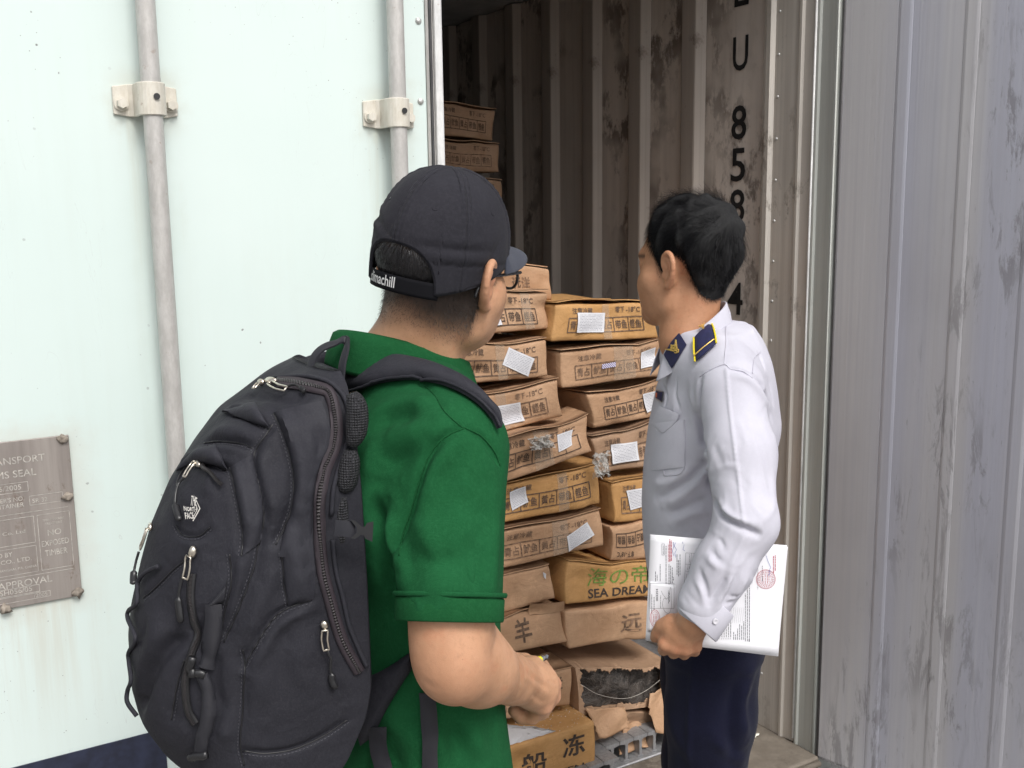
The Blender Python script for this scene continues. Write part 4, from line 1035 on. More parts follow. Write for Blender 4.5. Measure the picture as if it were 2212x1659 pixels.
# ------------------------------------------------------------------ heads, hands, hair
def head_frame(yaw, pitch, roll):
    """rows: right, forward, up.  yaw from +Y towards +X; pitch>0 looks up; roll>0 tips the crown to his right"""
    f = np.array([math.sin(yaw), math.cos(yaw), 0]); r = np.array([math.cos(yaw), -math.sin(yaw), 0]); z = np.array([0, 0, 1.0])
    f2 = f * math.cos(pitch) + z * math.sin(pitch); u2 = z * math.cos(pitch) - f * math.sin(pitch)
    u3 = u2 * math.cos(roll) + r * math.sin(roll); r3 = r * math.cos(roll) - u2 * math.sin(roll)
    return np.array([r3, f2, u3])
def add_head(S, O, R3, sc_=1.0, ears=True, jaw=1.0, ey=0.0, nose=0.0):
    def W(p): return O + (np.array(p, float) * sc_) @ R3
    def E(c, r, k=0.015, op='add', rot=None): S.ell(W(c), np.array(r) * sc_, R3 if rot is None else rot, k * sc_, op)
    def Cn(a, b, ra, rb, k=0.01, op='add'): S.cone(W(a), W(b), ra * sc_, rb * sc_, k * sc_, op)
    E((0, -0.012, 0.043), (0.0755, 0.095, 0.083), 0.01)
    E((0, 0.030, -0.010), (0.061, 0.064, 0.085), 0.025)
    E((0, 0.038, -0.060), (0.047 * jaw, 0.050, 0.042), 0.03)
    for s in (-1, 1):
        Cn((s * 0.056 * jaw, 0.002, -0.030), (s * 0.050 * jaw, 0.008, -0.060), 0.018, 0.016, 0.03)
        Cn((s * 0.049 * jaw, 0.010, -0.064), (s * 0.012, 0.074, -0.090), 0.016, 0.015, 0.03)
        Cn((s * 0.056, 0.042, -0.014), (s * 0.046, 0.060, -0.026), 0.017, 0.018, 0.03); Cn((s * 0.049, 0.034, -0.030), (s * 0.037, 0.050, -0.066), 0.024, 0.022, 0.035)
    Cn((-0.012, 0.080, -0.090), (0.012, 0.080, -0.090), 0.015, 0.015, 0.025)
    Cn((-0.030, 0.080, 0.026), (0.030, 0.080, 0.026), 0.011, 0.011, 0.025)
    for s in (-1, 1):
        E((s * 0.032, 0.102, 0.008), (0.019, 0.016, 0.013), 0.016, 'cut')
        E((s * 0.031, 0.0775, 0.006), (0.0125, 0.0120, 0.0115), 0.004)
        Cn((s * 0.018, 0.089, 0.012), (s * 0.045, 0.079, 0.011), 0.0038, 0.0032, 0.006)       # upper lid
        Cn((s * 0.020, 0.087, 0.000), (s * 0.043, 0.079, 0.000), 0.0030, 0.0028, 0.006)
    Cn((0, 0.090, 0.014), (0, 0.109 - nose, -0.022), 0.0085, 0.0125, 0.012)
    for s in (-1, 1): E((s * 0.0125, 0.099 - nose, -0.028), (0.009, 0.010, 0.008), 0.008)
    E((0, 0.0905, -0.049), (0.021, 0.010, 0.0055), 0.006); E((0, 0.089, -0.060), (0.018, 0.010, 0.006), 0.006)
    if ears:
        for s in (-1, 1):
            def ep(y, z, o=0.0): return W((s * (0.0735 + 0.006 + (0.010 - y) * 0.42 + o), y + ey, z))
            rim = spline(np.array([(0.006, 0.002), (0.011, 0.016), (0.007, 0.029), (-0.005, 0.035), (-0.017, 0.029), (-0.0225, 0.013), (-0.019, -0.006), (-0.011, -0.019), (-0.003, -0.029)]), 16)
            for i in range(15): S.cone(ep(*rim[i], 0.002), ep(*rim[i+1], 0.002), 0.0044 * sc_, 0.0044 * sc_, 0.004)
            S.cone(ep(-0.002, -0.026), ep(0.004, -0.029), 0.0075 * sc_, 0.0062 * sc_, 0.006)
            ex = W((0, 1, 0)) - W((0, 0, 0)); e1 = (ep(-0.02, 0) - ep(0.01, 0)); e1 /= np.linalg.norm(e1); e2 = R3[2]; e3 = np.cross(e1, e2)
            S.ell(ep(-0.005, 0.004, -0.004), (0.0185 * sc_, 0.031 * sc_, 0.0055 * sc_), np.array([e1, e2, e3]), 0.006)
            ah = spline(np.array([(0.000, 0.022), (-0.010, 0.016), (-0.0125, 0.002), (-0.007, -0.012)]), 7)
            for i in range(6): S.cone(ep(*ah[i], 0.001), ep(*ah[i+1], 0.001), 0.0034 * sc_, 0.0034 * sc_, 0.003)
            S.ell(ep(0.001, -0.003, 0.0075), (0.008 * sc_, 0.0105 * sc_, 0.0085 * sc_), np.array([e1, e2, e3]), 0.004, 'cut')
            S.cone(ep(0.011, -0.006, 0.002), ep(0.010, -0.012, 0.002), 0.0042 * sc_, 0.004 * sc_, 0.004)
            S.cone(W((s * 0.070, -0.002 + ey, 0.018)), W((s * 0.070, ey, -0.018)), 0.012 * sc_, 0.010 * sc_, 0.008)
def strands(name, polys, width, mat, parent, side=None):
    """hair as thin tapering ribbons; polys (n,k,3)"""
    polys = np.asarray(polys); n, k, _ = polys.shape
    T = np.gradient(polys, axis=1); T /= np.linalg.norm(T, axis=2)[..., None] + 1e-9
    rg = np.random.default_rng(1); A = rg.standard_normal((n, 1, 3)) if side is None else side[:, None, :] + 0.35 * rg.standard_normal((n, 1, 3))
    Bn = np.cross(T, A); Bn /= np.linalg.norm(Bn, axis=2)[..., None] + 1e-9
    w_ = width * np.linspace(1, 0.25, k)[None, :, None] * rg.uniform(0.6, 1.3, (n, 1, 1))
    V = np.stack([polys - Bn * w_ / 2, polys + Bn * w_ / 2], 2).reshape(-1, 3)
    base = (np.arange(n) * 2 * k)[:, None]; i = np.arange(k - 1)[None] * 2
    f = np.stack([base + i, base + i + 1, base + i + 3, base + i + 2], -1).reshape(-1, 4)
    o = obj(name, V, f, mat, parent, True); return o
def m_skin(name, a, b, red=(0.50, 0.20, 0.13), dark=(0.10, 0.06, 0.045)):
    t = NT(name)
    c = t.mix(t.ramp(t.noise(16, 5, 0.6), 0.3, 0.7), tuple(x * 0.93 for x in a), b); c = t.mix(t.ramp(t.noise(34, 5, 0.65), 0.52, 0.75, 0, 0.45), c, (a[0] * 0.95, a[1] * 0.72, a[2] * 0.66)); c = t.mix(t.ramp(t.noise(140, 4, 0.65), 0.48, 0.75, 0, 0.4), c, tuple(x * 0.74 for x in a)); c = t.mix(t.ramp(t.vor(75), 0.035, 0.06, 0.55, 0), c, tuple(x * 0.4 for x in a))
    c = t.mix(t.attr('red'), c, red); c = t.mix(t.attr('dark'), c, dark)
    pores = t.vor(900); nb = t.bump(pores, 0.22, 0.0008); nb = t.bump(t.noise(130, 5, 0.65), 0.28, 0.0016, nb)
    m_ = t.done(c, t.ramp(t.noise(40, 3), 0.3, 0.7, 0.46, 0.64), 0, nb, Subsurface_Weight=0.08, Specular_IOR_Level=0.35)
    t.b.inputs['Subsurface Radius'].default_value = (0.012, 0.005, 0.003); t.b.inputs['Subsurface Scale'].default_value = 0.6
    return m_
def m_cloth(name, a, b, weave=900, wstr=0.25, rough=0.85, sheen=0.25, folds=0.25, fscale=14, tint=None):
    t = NT(name)
    c = t.mix(t.ramp(t.noise(12, 5, 0.6), 0.3, 0.7), a, b); c = t.mix(t.ramp(t.noise(120, 4, 0.7), 0.42, 0.70, 0, 0.16 if a[1] < 0.3 else 0.03), c, tuple(x * 0.72 for x in a))
    fu = t.noise(260, 3, 0.7); c = t.mix(t.math('MULTIPLY', t.ramp(fu, 0.4, 0.75), 0.25 if a[1] < 0.3 else 0.05), c, tuple(min(1, x * 1.5 + 0.01) for x in b))
    wv = t.vor(weave, rand=0.35); n1 = t.bump(t.noise(fscale, 3, 0.5, dist=0.6), folds, 0.006); n1 = t.bump(t.noise(fscale * 4.5, 4, 0.6, dist=0.9), folds * 0.55, 0.0025, n1); n2 = t.bump(wv, wstr, 0.0008, n1)
    return t.done(c, rough, 0, n2, Sheen_Weight=sheen, Sheen_Roughness=0.5, Specular_IOR_Level=0.12)
# ------------------------------------------------------------------ man in the green polo shirt and cap
SKIN_G = m_skin('warm_skin', (0.50, 0.270, 0.155), (0.56, 0.315, 0.19), dark=(0.035, 0.024, 0.020))
HAIR = NT('black_hair'); HAIR = HAIR.done((0.0045, 0.0042, 0.0055), 0.5, 0, Specular_IOR_Level=0.12)
HAIR_S = plain('short_black_hair', (0.030, 0.023, 0.020), 0.55, var=0.3, scale=200)
POLO = m_cloth('green_pique', (0.0085, 0.074, 0.025), (0.0105, 0.086, 0.030), 700, 0.5, 0.95, 0.0, 0.24, 13)
RIB = m_cloth('green_rib_knit', (0.0075, 0.066, 0.021), (0.0095, 0.080, 0.026), 700, 0.5, 0.95, 0.0, 0.2, 30)
CAPM = m_cloth('charcoal_cotton', (0.020, 0.0195, 0.025), (0.026, 0.0255, 0.032), 1100, 0.25, 0.85, 0.03, 0.22, 18)
BLACK_PL = plain('black_plastic', (0.015, 0.015, 0.017), 0.35, var=0.2)
DENIM = m_cloth('dark_trousers', (0.012, 0.014, 0.028), (0.017, 0.019, 0.034), 900, 0.2, 0.85, 0.05)
SHOE = plain('black_shoe', (0.015, 0.015, 0.015), 0.4)
tf = np.array([0.839, 0.545, 0]); tr = np.array([0.545, -0.839, 0]); ZU = np.array([0, 0, 1.0])       # his front and right
AR0 = P(1015, 935, 1.22); AR = P(982, 940, 1.222); EL = P(968, 1424, 1.175); WR = P(1108, 1468, 1.36)
MS = AR0 - 0.185 * tr; AL = MS - 0.185 * tr
GB = thing('person', (MS[0], MS[1], 0.0), 'person in a green polo shirt and black cap wearing a backpack', 'person')
H0 = P(952, 592, 1.34); HR = head_frame(math.radians(33), math.radians(0), math.radians(11)); HS = 0.935
NK = MS + tf * 0.028 + np.array([0, 0, 0.055])
def hl(p): return H0 + (np.asarray(p, float) * HS) @ HR                         # head-local to place
def inv_h(Wp): return ((np.asarray(Wp) - H0) @ HR.T) / HS
S = SDF((-0.44, 0.94, 0.86), (0.10, 1.70, 1.78), 0.003)
# trunk under the shirt, so that the body is one piece
S.slices([0.88, 1.0, 1.12, 1.25, 1.36, 1.43], [(MS[0], MS[1])] * 6, [0.15, 0.145, 0.14, 0.15, 0.145, 0.08], [0.10, 0.098, 0.095, 0.10, 0.085, 0.05], tr[:2], tf[:2], 2.3, 0.02)
S.cone(MS + ZU * 0.0, AR - ZU * 0.02, 0.05, 0.048, 0.03); S.cone(MS, AL - ZU * 0.02, 0.05, 0.048, 0.03)
S.cone(hl((0, -0.022, -0.030)), NK - ZU * 0.01, 0.056, 0.061, 0.03)
S.cone(NK - tf * 0.035 + ZU * 0.01, NK - tf * 0.045 - ZU * 0.06, 0.045, 0.06, 0.03)
for s in (-1, 1): S.cone(NK + tr * s * 0.02 - ZU * 0.02, MS + tr * s * 0.10 - ZU * 0.015, 0.038, 0.036, 0.03)
add_head(S, H0, HR, HS, jaw=1.06, ey=-0.004)
# right arm
SAXp = (EL - AR) / np.linalg.norm(EL - AR)
A0 = AR - ZU * 0.02; fa = WR - EL
cl = spline(np.array([A0, A0 + (EL - A0) * 0.5, A0 + (EL - A0) * 0.86 + SAXp * 0.0, EL + fa * 0.06 + SAXp * 0.004, EL + fa * 0.26, EL + fa * 0.5, EL + fa * 0.78, WR]), 40)
rl = np.interp(np.linspace(0, 7, 40), np.arange(8), [0.050, 0.0480, 0.0445, 0.0415, 0.0415, 0.0400, 0.0330, 0.0275])
S.chain(cl, rl, 0.006)
S.cone(A0 + (EL - A0) * 0.80 + fa * 0.10, EL + fa * 0.42, 0.036, 0.036, 0.03)
# right hand closed round a pen
pal = P(1156, 1482, 1.425)
S.cone(WR, pal, 0.0275, 0.034, 0.02, flat=None)
S.cone(P(1142, 1470, 1.41), P(1174, 1494, 1.445), 0.025, 0.020, 0.012)
mcp = [P(1176, 1453, 1.472), P(1193, 1478, 1.458), P(1191, 1504, 1.441), P(1174, 1524, 1.421)]
pip = [P(1172, 1440, 1.515), P(1187, 1516, 1.492), P(1172, 1538, 1.468), P(1150, 1549, 1.440)]
dip = [P(1158, 1434, 1.525), P(1164, 1534, 1.500), P(1148, 1548, 1.474), P(1126, 1550, 1.446)]
tip = [P(1145, 1440, 1.520), P(1142, 1522, 1.486), P(1127, 1533, 1.460), P(1110, 1535, 1.434)]
for i in range(4):
    S.cone(pal, mcp[i], 0.023, 0.0115, 0.010)
    S.chain([mcp[i], pip[i], dip[i], tip[i]], [0.0118, 0.0106, 0.0098, 0.0086], 0.0018)
    S.ell(mcp[i], (0.0130,) * 3, None, 0.003)
S.chain([P(1128, 1452, 1.385), P(1153, 1438, 1.420), P(1134, 1427, 1.450), P(1112, 1421, 1.460)], [0.018, 0.0125, 0.0098, 0.0084], 0.005)
# left arm hangs in front of him, hidden from here
EL2 = AL + np.array([-0.01, 0.03, -0.26]); WL2 = EL2 - ZU * 0.19 + tf * 0.10
S.cone(AL - ZU * 0.02, EL2, 0.048, 0.04, 0.02); S.cone(EL2, np.clip(WL2, (-0.43, 0.95, 0.87), (0.09, 1.69, 1.7)), 0.038, 0.028, 0.02)
for k in range(4): S.chain([WL2 + tf * 0.03, WL2 + tf * 0.09 + ZU * (0.02 - 0.018 * k), WL2 + tf * 0.12 + tr * 0.03 + ZU * (0.015 - 0.018 * k), WL2 + tf * 0.10 + tr * 0.05 + ZU * (0.01 - 0.017 * k)], [0.024, 0.011, 0.0095, 0.0085], 0.004)
S.chain([WL2 + tr * 0.015, WL2 + tf * 0.05 + tr * 0.035 + ZU * 0.02, WL2 + tf * 0.08 + tr * 0.04 + ZU * 0.03], [0.018, 0.011, 0.009], 0.006)
V, Fq = S.mesh(1); del S
L = inv_h(V); sst = lambda e0, e1, x: (lambda t: t * t * (3 - 2 * t))(np.clip((x - e0) / (e1 - e0), 0, 1))
near = (np.abs(L) < 0.2).all(1)
hairz = -0.082 + 0.012 * np.cos(np.clip(np.abs(L[:, 0]) / 0.07, 0, 1) * 3.14)
fade = sst(0.0, 0.058, L[:, 2] - hairz) * sst(0.030, 0.006, L[:, 1] + 0.4 * np.minimum(0, L[:, 2])) * near
side_ = (np.abs(L[:, 0]) > 0.05) & (L[:, 1] > -0.012) & (L[:, 2] < 0.0)
fade = np.where(side_, fade * sst(0.0, -0.020, L[:, 1] + 0.004) , fade)
dark = np.clip(fade, 0, 1) ** 0.62 * 0.97
ear = np.exp(-((L[:, 1] + 0.006) / 0.028) ** 2 - ((L[:, 2]) / 0.035) ** 2) * sst(0.076, 0.090, np.abs(L[:, 0])) * near
kn = np.zeros(len(V))
for q in mcp + [EL]: kn += np.exp(-(np.linalg.norm(V - q, axis=1) / (0.022 if q is not EL else 0.05)) ** 2)
red = np.clip(0.45 * ear + 0.22 * kn, 0, 0.6)
dark = np.where(np.abs(L[:, 0]) > 0.0795, dark * 0.0, dark)
GV, GF = V, Fq
V = crease(V, normals(V, Fq), bvh(V, Fq), [([(908, 1465), (925, 1478), (945, 1488)], -0.0010, 0.005), ([(1122, 1436), (1128, 1470), (1122, 1502)], -0.0022, 0.004), ([(1136, 1440), (1160, 1462), (1186, 1476)], 0.0016, 0.004), ([(1134, 1462), (1160, 1482), (1186, 1500)], 0.0016, 0.004), ([(1140, 1455), (1162, 1472), (1180, 1488)], -0.0016, 0.004), ([(1150, 1500), (1165, 1512), (1176, 1518)], -0.0016, 0.004)])
body = obj('body', V, Fq, SKIN_G, GB, True, attr={'red': red, 'dark': dark})
GBV = bvh(V, Fq)
# clipped nape hair: very short strands, thinning towards the neck
rg = np.random.default_rng(11); N = normals(V, Fq); cand = np.where(dark > 0.03)[0]
w_ = dark[cand] ** 0.7; pick = rg.choice(cand, 22000, p=w_ / w_.sum()); p0 = V[pick] + rg.normal(0, 0.0012, (len(pick), 3)); nn = N[pick]
dn_ = -HR[2] * 0.8 + 0.5 * nn + 0.25 * rg.standard_normal((len(pick), 3)); dn_ /= np.linalg.norm(dn_, axis=1)[:, None]
ln = (0.0012 + 0.0050 * dark[pick] ** 1.5) * rg.uniform(0.5, 1.2, len(pick))
poly = p0[:, None] + dn_[:, None] * (ln[:, None] * np.array([0, 0.5, 1.0]))[..., None] + nn[:, None] * np.array([0, 0.0003, 0.0001])[None, :, None]
strands('hair', poly, 0.00032, HAIR_S, GB, nn)
# hair that shows through the cap's rear opening
c0 = np.array([0, -0.012, 0.043]); rr0 = np.array([0.0765, 0.0965, 0.084])
pts = []
while len(pts) < 2600:
    a = rg.uniform(-0.72, 0.72); z = rg.uniform(-0.01, 0.045 * math.sqrt(max(0.02, 1 - (a / 0.75) ** 2)) + 0.004); d = np.array([math.sin(a), -math.cos(a)]); k = math.sqrt(max(0, 1 - ((z - c0[2]) / rr0[2]) ** 2)); pts.append((c0[0] + rr0[0] * k * d[0], c0[1] + rr0[1] * k * d[1], z))
pts = np.array(pts); nn = (pts - c0) / rr0 ** 2; nn /= np.linalg.norm(nn, axis=1)[:, None]
dwn = np.array([0, 0, -1.0]) + 0.35 * np.stack([pts[:, 0] * 8, 0 * pts[:, 0], 0 * pts[:, 0]], 1) + 0.22 * rg.standard_normal(pts.shape); dwn -= nn * (dwn * nn).sum(1)[:, None]; dwn /= np.linalg.norm(dwn, axis=1)[:, None]
lng = rg.uniform(0.010, 0.018, len(pts)); tt = np.linspace(0, 1, 5)
poly = pts[:, None] + dwn[:, None] * (lng[:, None] * tt)[..., None] + nn[:, None] * (0.0035 * np.sin(tt * 2.2))[None, :, None]
HAIR2 = NT('glossy_black_hair').done((0.014, 0.013, 0.015), 0.35, 0, Specular_IOR_Level=0.5)
strands('hair', hl(poly.reshape(-1, 3)).reshape(poly.shape), 0.0006, HAIR2, GB, nn @ HR)

# ---- cap
def cap_r(phi, z):
    z0, H, p = 0.022, 0.122, 2.35; a, b = 0.0850, 0.1035
    t = np.clip((z - z0) / H, 0, 1); t2 = np.clip((z0 - z) / 0.06, 0, 1)
    q = (1 - t ** p) ** (1 / p) * (1 - 0.05 * t2 ** 2)
    x, y = np.sin(phi) * a, np.cos(phi) * b
    return x * q, y * q - 0.006 + 0.002 * t
def cap_edge(phi):
    f_ = 0.011 + 0.030 * np.cos(phi)          # lower at the back
    return f_
def arch(phi):
    a = np.abs((phi - np.pi)) / 0.72; return np.where(a < 1, 0.068 * np.sqrt(np.clip(1 - a ** 2.4, 0, 1)), 0)
nph, nt_ = 288, 70
ph = np.linspace(0, 2 * np.pi, nph, endpoint=False); tt = np.linspace(0, 1, nt_) 
zb = cap_edge(ph) + arch(ph); ztop = 0.144
PH, TT = np.meshgrid(ph, tt, indexing='ij'); Z = zb[:, None] + (ztop - zb[:, None]) * (1 - (1 - TT) ** 1.7)
X, Y = cap_r(PH, np.minimum(Z, 0.14399))
V = np.stack([X, Y, Z], -1)
rad = np.sqrt(X ** 2 + Y ** 2); nrm = np.stack([X / 0.09 ** 2, (Y + 0.012) / 0.108 ** 2, np.maximum(0, Z - 0.02) / 0.122 ** 2], -1); nrm /= np.linalg.norm(nrm, axis=-1)[..., None] + 1e-9
disp = np.zeros_like(Z)
for k in range(6):
    pk = np.pi + k * np.pi / 3; dlt = (PH - pk + np.pi) % (2 * np.pi) - np.pi; s = dlt * rad
    disp += 0.0018 * np.exp(-(s / 0.0075) ** 4) - 0.0026 * np.exp(-(s / 0.0014) ** 2) - 0.0014 * np.exp(-((np.abs(s) - 0.0065) / 0.0011) ** 2)
    disp += 0.00035 * np.exp(-(s / 0.007) ** 4) * np.sin(Z * 800)
rgc = np.random.default_rng(2)
for _ in range(26):
    a, b, c = rgc.uniform(0, 6.28), rgc.uniform(0.0, 0.12), rgc.uniform(-1, 1); dlt = (PH - a + np.pi) % (2 * np.pi) - np.pi
    disp += rgc.normal(0, 0.0012) * np.exp(-((dlt * 0.09 + c * (Z - b)) / 0.008) ** 2 - ((Z - b) / 0.03) ** 2)
disp -= 0.0016 * np.exp(-((Z - 0.030) / 0.0016) ** 2) * (np.abs(PH - np.pi) > 0.62)          # sweatband seam
for zz, am in ((0.040, 0.0030), (0.050, -0.0022), (0.060, 0.0014)):                        # slack fold above the band
    disp += am * np.exp(-((Z - zz - 0.02 * np.sin(PH * 2.0)) / 0.006) ** 2) * np.exp(-((PH - 4.1) / 0.7) ** 2) + am * np.exp(-((Z - zz) / 0.006) ** 2) * np.exp(-((PH - 2.2) / 0.5) ** 2)
disp *= sst(0.004, 0.022, rad)
V = V + nrm * disp[..., None]
Vc = hl(V.reshape(-1, 3)); Fc = grid_faces(nph, nt_)
Fc = np.vstack([Fc, np.stack([(nph - 1) * nt_ + np.arange(nt_ - 1), (nph - 1) * nt_ + np.arange(1, nt_), np.arange(1, nt_), np.arange(nt_ - 1)], 1)])
Vc, Fc = Vc, Fc
CAP = obj('cap', Vc, Fc[:, ::-1], CAPM, GB, True); sm_ = CAP.modifiers.new('t', 'SOLIDIFY'); sm_.thickness = 0.0028; sm_.offset = -1
CAPB = bvh(Vc, Fc)
# rolled edge of the arch and of the rim
ed = hl(np.stack([*cap_r(ph, zb), zb], 1)); Vt, Ft = tube(ed, 0.0021, 6, closed=True); obj('cap_binding', Vt, Ft, CAPM, CAP, True)
a_ = np.linspace(np.pi - 0.76, np.pi + 0.76, 40)
# strap across the opening
Ps = np.stack([*cap_r(a_, np.full(40, -0.004)), np.zeros(40)], 1); V = []
for j, z in enumerate(np.linspace(-0.019, 0.003, 6)):
    q = Ps.copy(); q[:, :2] *= 0.985; q[:, 2] = z + 0.0025 * np.cos((a_ - np.pi) * 2); V.append(q)
V = hl(np.stack(V, 1).reshape(-1, 3)); STR = obj('cap_strap', V, grid_faces(40, 6), BLACK_PL if False else plain('black_webbing', (0.008, 0.008, 0.010), 0.85, bump=0.3, bscale=900, Specular_IOR_Level=0.1), CAP, True)
md = STR.modifiers.new('t', 'SOLIDIFY'); md.thickness = 0.002; md.offset = 0
# word on the strap
def strap_map(UV):
    a = np.pi + UV[:, 0] / 0.098; x, y = cap_r(a, np.full(len(a), -0.004)); x *= 0.985; y *= 0.985
    q = np.stack([x, y, UV[:, 1] + 0.0025 * np.cos((a - np.pi) * 2)], 1); q[:, :2] *= 1 + 0.0018 / np.linalg.norm(q[:, :2], axis=1)[:, None]; return hl(q)
Vt2, Ft2 = text_uv('climachill', 0.0, -0.0135, 0.0145, 'L', 0.012, width=0.066); Vt2[:, 0] = 0.058 - Vt2[:, 0]
Vt2[:, 0] = Vt2[:, 0]
lettering('cap_lettering', [(np.c_[Vt2[:, 0] * 1.0, Vt2[:, 1]], Ft2)], strap_map, plain('pale_print', (0.60, 0.60, 0.60), 0.6), CAP)
# button and eyelets
Vt, Ft = dome(0.0085, 0.0045, 14); bt = hl(Vt + np.array([0, -0.008, 0.1430])); obj('cap_button', bt, Ft, CAPM, CAP, True)
for k in range(6):
    a = np.pi + (k + 0.5) * np.pi / 3; z = 0.098; x, y = cap_r(np.array([a]), np.array([z])); c = np.array([x[0], y[0], z]); n_ = np.array([x[0] / 0.09 ** 2, (y[0] + .012) / 0.108 ** 2, (z - 0.02) / 0.122 ** 2]); n_ /= np.linalg.norm(n_)
    t1 = np.cross(n_, [0, 0, 1]); t1 /= np.linalg.norm(t1); t2 = np.cross(n_, t1); aa = np.linspace(0, 2 * np.pi, 12, endpoint=False)
    ring = c + n_ * 0.0022 + 0.0038 * (np.cos(aa)[:, None] * t1 + np.sin(aa)[:, None] * t2); Vt, Ft = tube(hl(ring), 0.0009, 6, closed=True)
    V2, F2 = cyl(hl(c - n_ * 0.001), hl(c + n_ * 0.0026), 0.0024, 10); obj('eyelet', *join([(Vt, Ft)]), CAPM, CAP, True); obj('eyelet', V2, F2, BLACK_PL, CAP, False)
# brim
nu, nv = 40, 12; V = []
for i in range(nu):
    a = -1.15 + 2.3 * i / (nu - 1)
    for j in range(nv):
        t = j / (nv - 1); x0, y0 = cap_r(np.array([a]), np.array([0.040])); x0, y0 = x0[0], y0[0]
        ext = 0.072 * max(0.0, math.cos(a / 1.15 * math.pi / 2)) ** 0.55
        V.append((x0 * (1 + 0.04 * t), y0 + ext * t, 0.041 - 0.012 * t - 0.22 * (abs(x0) ** 1.0) * (0.25 + 0.75 * t) * abs(x0) / 0.09 - 0.0))
BR_ = obj('brim', hl(np.array(V)), grid_faces(nu, nv), m_cloth('grey_blue_brim', (0.05, 0.055, 0.075), (0.06, 0.066, 0.088), 1100, 0.2, 0.8, 0.1, 0.1), CAP, True); md = BR_.modifiers.new('t', 'SOLIDIFY'); md.thickness = 0.0035
# ---- eyeglasses
parts = []
for s in (-1, 1):
    aa = np.linspace(0, 2 * np.pi, 28, endpoint=False); c = np.array([s * 0.036, 0.112, 0.000])
    ring = c + np.stack([0.0275 * np.sign(np.cos(aa)) * np.abs(np.cos(aa)) ** 0.8, -0.20 * s * (0.0275 * np.cos(aa)) * 1.0 * s * s * 0 - 0.012 * np.abs(np.cos(aa)) * (np.cos(aa) * s > 0), 0.0185 * np.sin(aa)], 1)
    parts.append(tube(hl(ring), 0.0019, 8, closed=True))
    tp = np.array([(s * 0.064, 0.101, 0.010), (s * 0.071, 0.090, 0.012), (s * 0.0775, 0.030, 0.013), (s * 0.0795, -0.002, 0.014), (s * 0.082, -0.022, 0.004), (s * 0.082, -0.030, -0.012)]); parts.append(tube(hl(spline(tp, 24)), 0.0021, 8, flat=1.0))
parts.append(tube(hl(spline(np.array([(-0.009, 0.112, 0.004), (0, 0.115, 0.007), (0.009, 0.112, 0.004)]), 8)), 0.0017, 8))
GL = obj('eyeglasses', *join(parts), BLACK_PL, GB, True)
lens_m = NT('clear_lens'); lens_m = lens_m.done((0.9, 0.95, 0.95), 0.03, 0, Alpha=0.18)
for s in (-1, 1):
    aa = np.linspace(0, 2 * np.pi, 28, endpoint=False); V = np.vstack([[(s * 0.036, 0.1105, 0)], np.stack([s * 0.036 + 0.0265 * np.cos(aa), 0.112 - 0.012 * np.abs(np.cos(aa)) * (np.cos(aa) * s > 0), 0.0175 * np.sin(aa)], 1)])
    obj('lens', hl(V), [(0, 1 + i, 1 + (i + 1) % 28) for i in range(28)], lens_m, GL, True)

# ---- polo shirt
S = SDF((-0.46, 0.98, 0.80), (0.12, 1.72, 1.56), 0.0036)
cs = [(MS[0], MS[1])] * 8
S.slices([0.82, 0.92, 1.02, 1.12, 1.22, 1.32, 1.40, 1.455], [(MS[0] + tf[0] * o, MS[1] + tf[1] * o) for o in (0.005, 0.005, 0.0, -0.002, -0.004, -0.002, 0.0, 0.01)], [0.178, 0.172, 0.164, 0.160, 0.164, 0.168, 0.150, 0.085], [0.126, 0.120, 0.114, 0.112, 0.116, 0.116, 0.095, 0.065], tr[:2], tf[:2], 2.25, 0.02)
for s, A in ((1, AR), (-1, AL)):
    S.cone(MS + tr * s * 0.05 + ZU * 0.016, A - ZU * 0.014 - tr * s * 0.012, 0.063, 0.057, 0.04)
    S.cone(NK + tr * s * 0.030 - ZU * 0.045, MS + tr * s * 0.12 + ZU * 0.012, 0.045, 0.047, 0.035)
    S.ell(MS + tr * s * 0.09 - tf * 0.075 - ZU * 0.09, (0.08, 0.05, 0.10), np.array([tr, tf, ZU]), 0.05)    # shoulder blades
def sleeve(A, E_, r0, r1, t1, hole=True):
    ax = (E_ - A); Ln = np.linalg.norm(ax); ax = ax / Ln; hp = A + ax * Ln * t1
    def fn(X):
        p = X - A; t = np.clip((p @ ax) / Ln, 0, 1.2); d = np.linalg.norm(p - (t * Ln)[..., None] * ax, axis=-1) - (r0 + (r1 - r0) * np.clip(t / t1, 0, 1))
        return np.maximum(d, (X - hp) @ ax)
    S.put(fn, np.minimum(A, hp) - 0.09, np.maximum(A, hp) + 0.09, 0.030)
    return ax, hp
SAX, SHP = sleeve(AR - ZU * 0.018, EL, 0.0625, 0.0605, 0.80)
SAX2, SHP2 = sleeve(AL - ZU * 0.018, EL2, 0.062, 0.062, 0.72)
S.cone(SHP - SAX * 0.05, SHP + SAX * 0.05, 0.0545, 0.0555, 0.002, 'cut')
S.cone(SHP2 - SAX2 * 0.05, SHP2 + SAX2 * 0.05, 0.055, 0.056, 0.002, 'cut')
V, Fq = S.mesh(2); del S
N = normals(V, Fq); B0 = bvh(V, Fq)
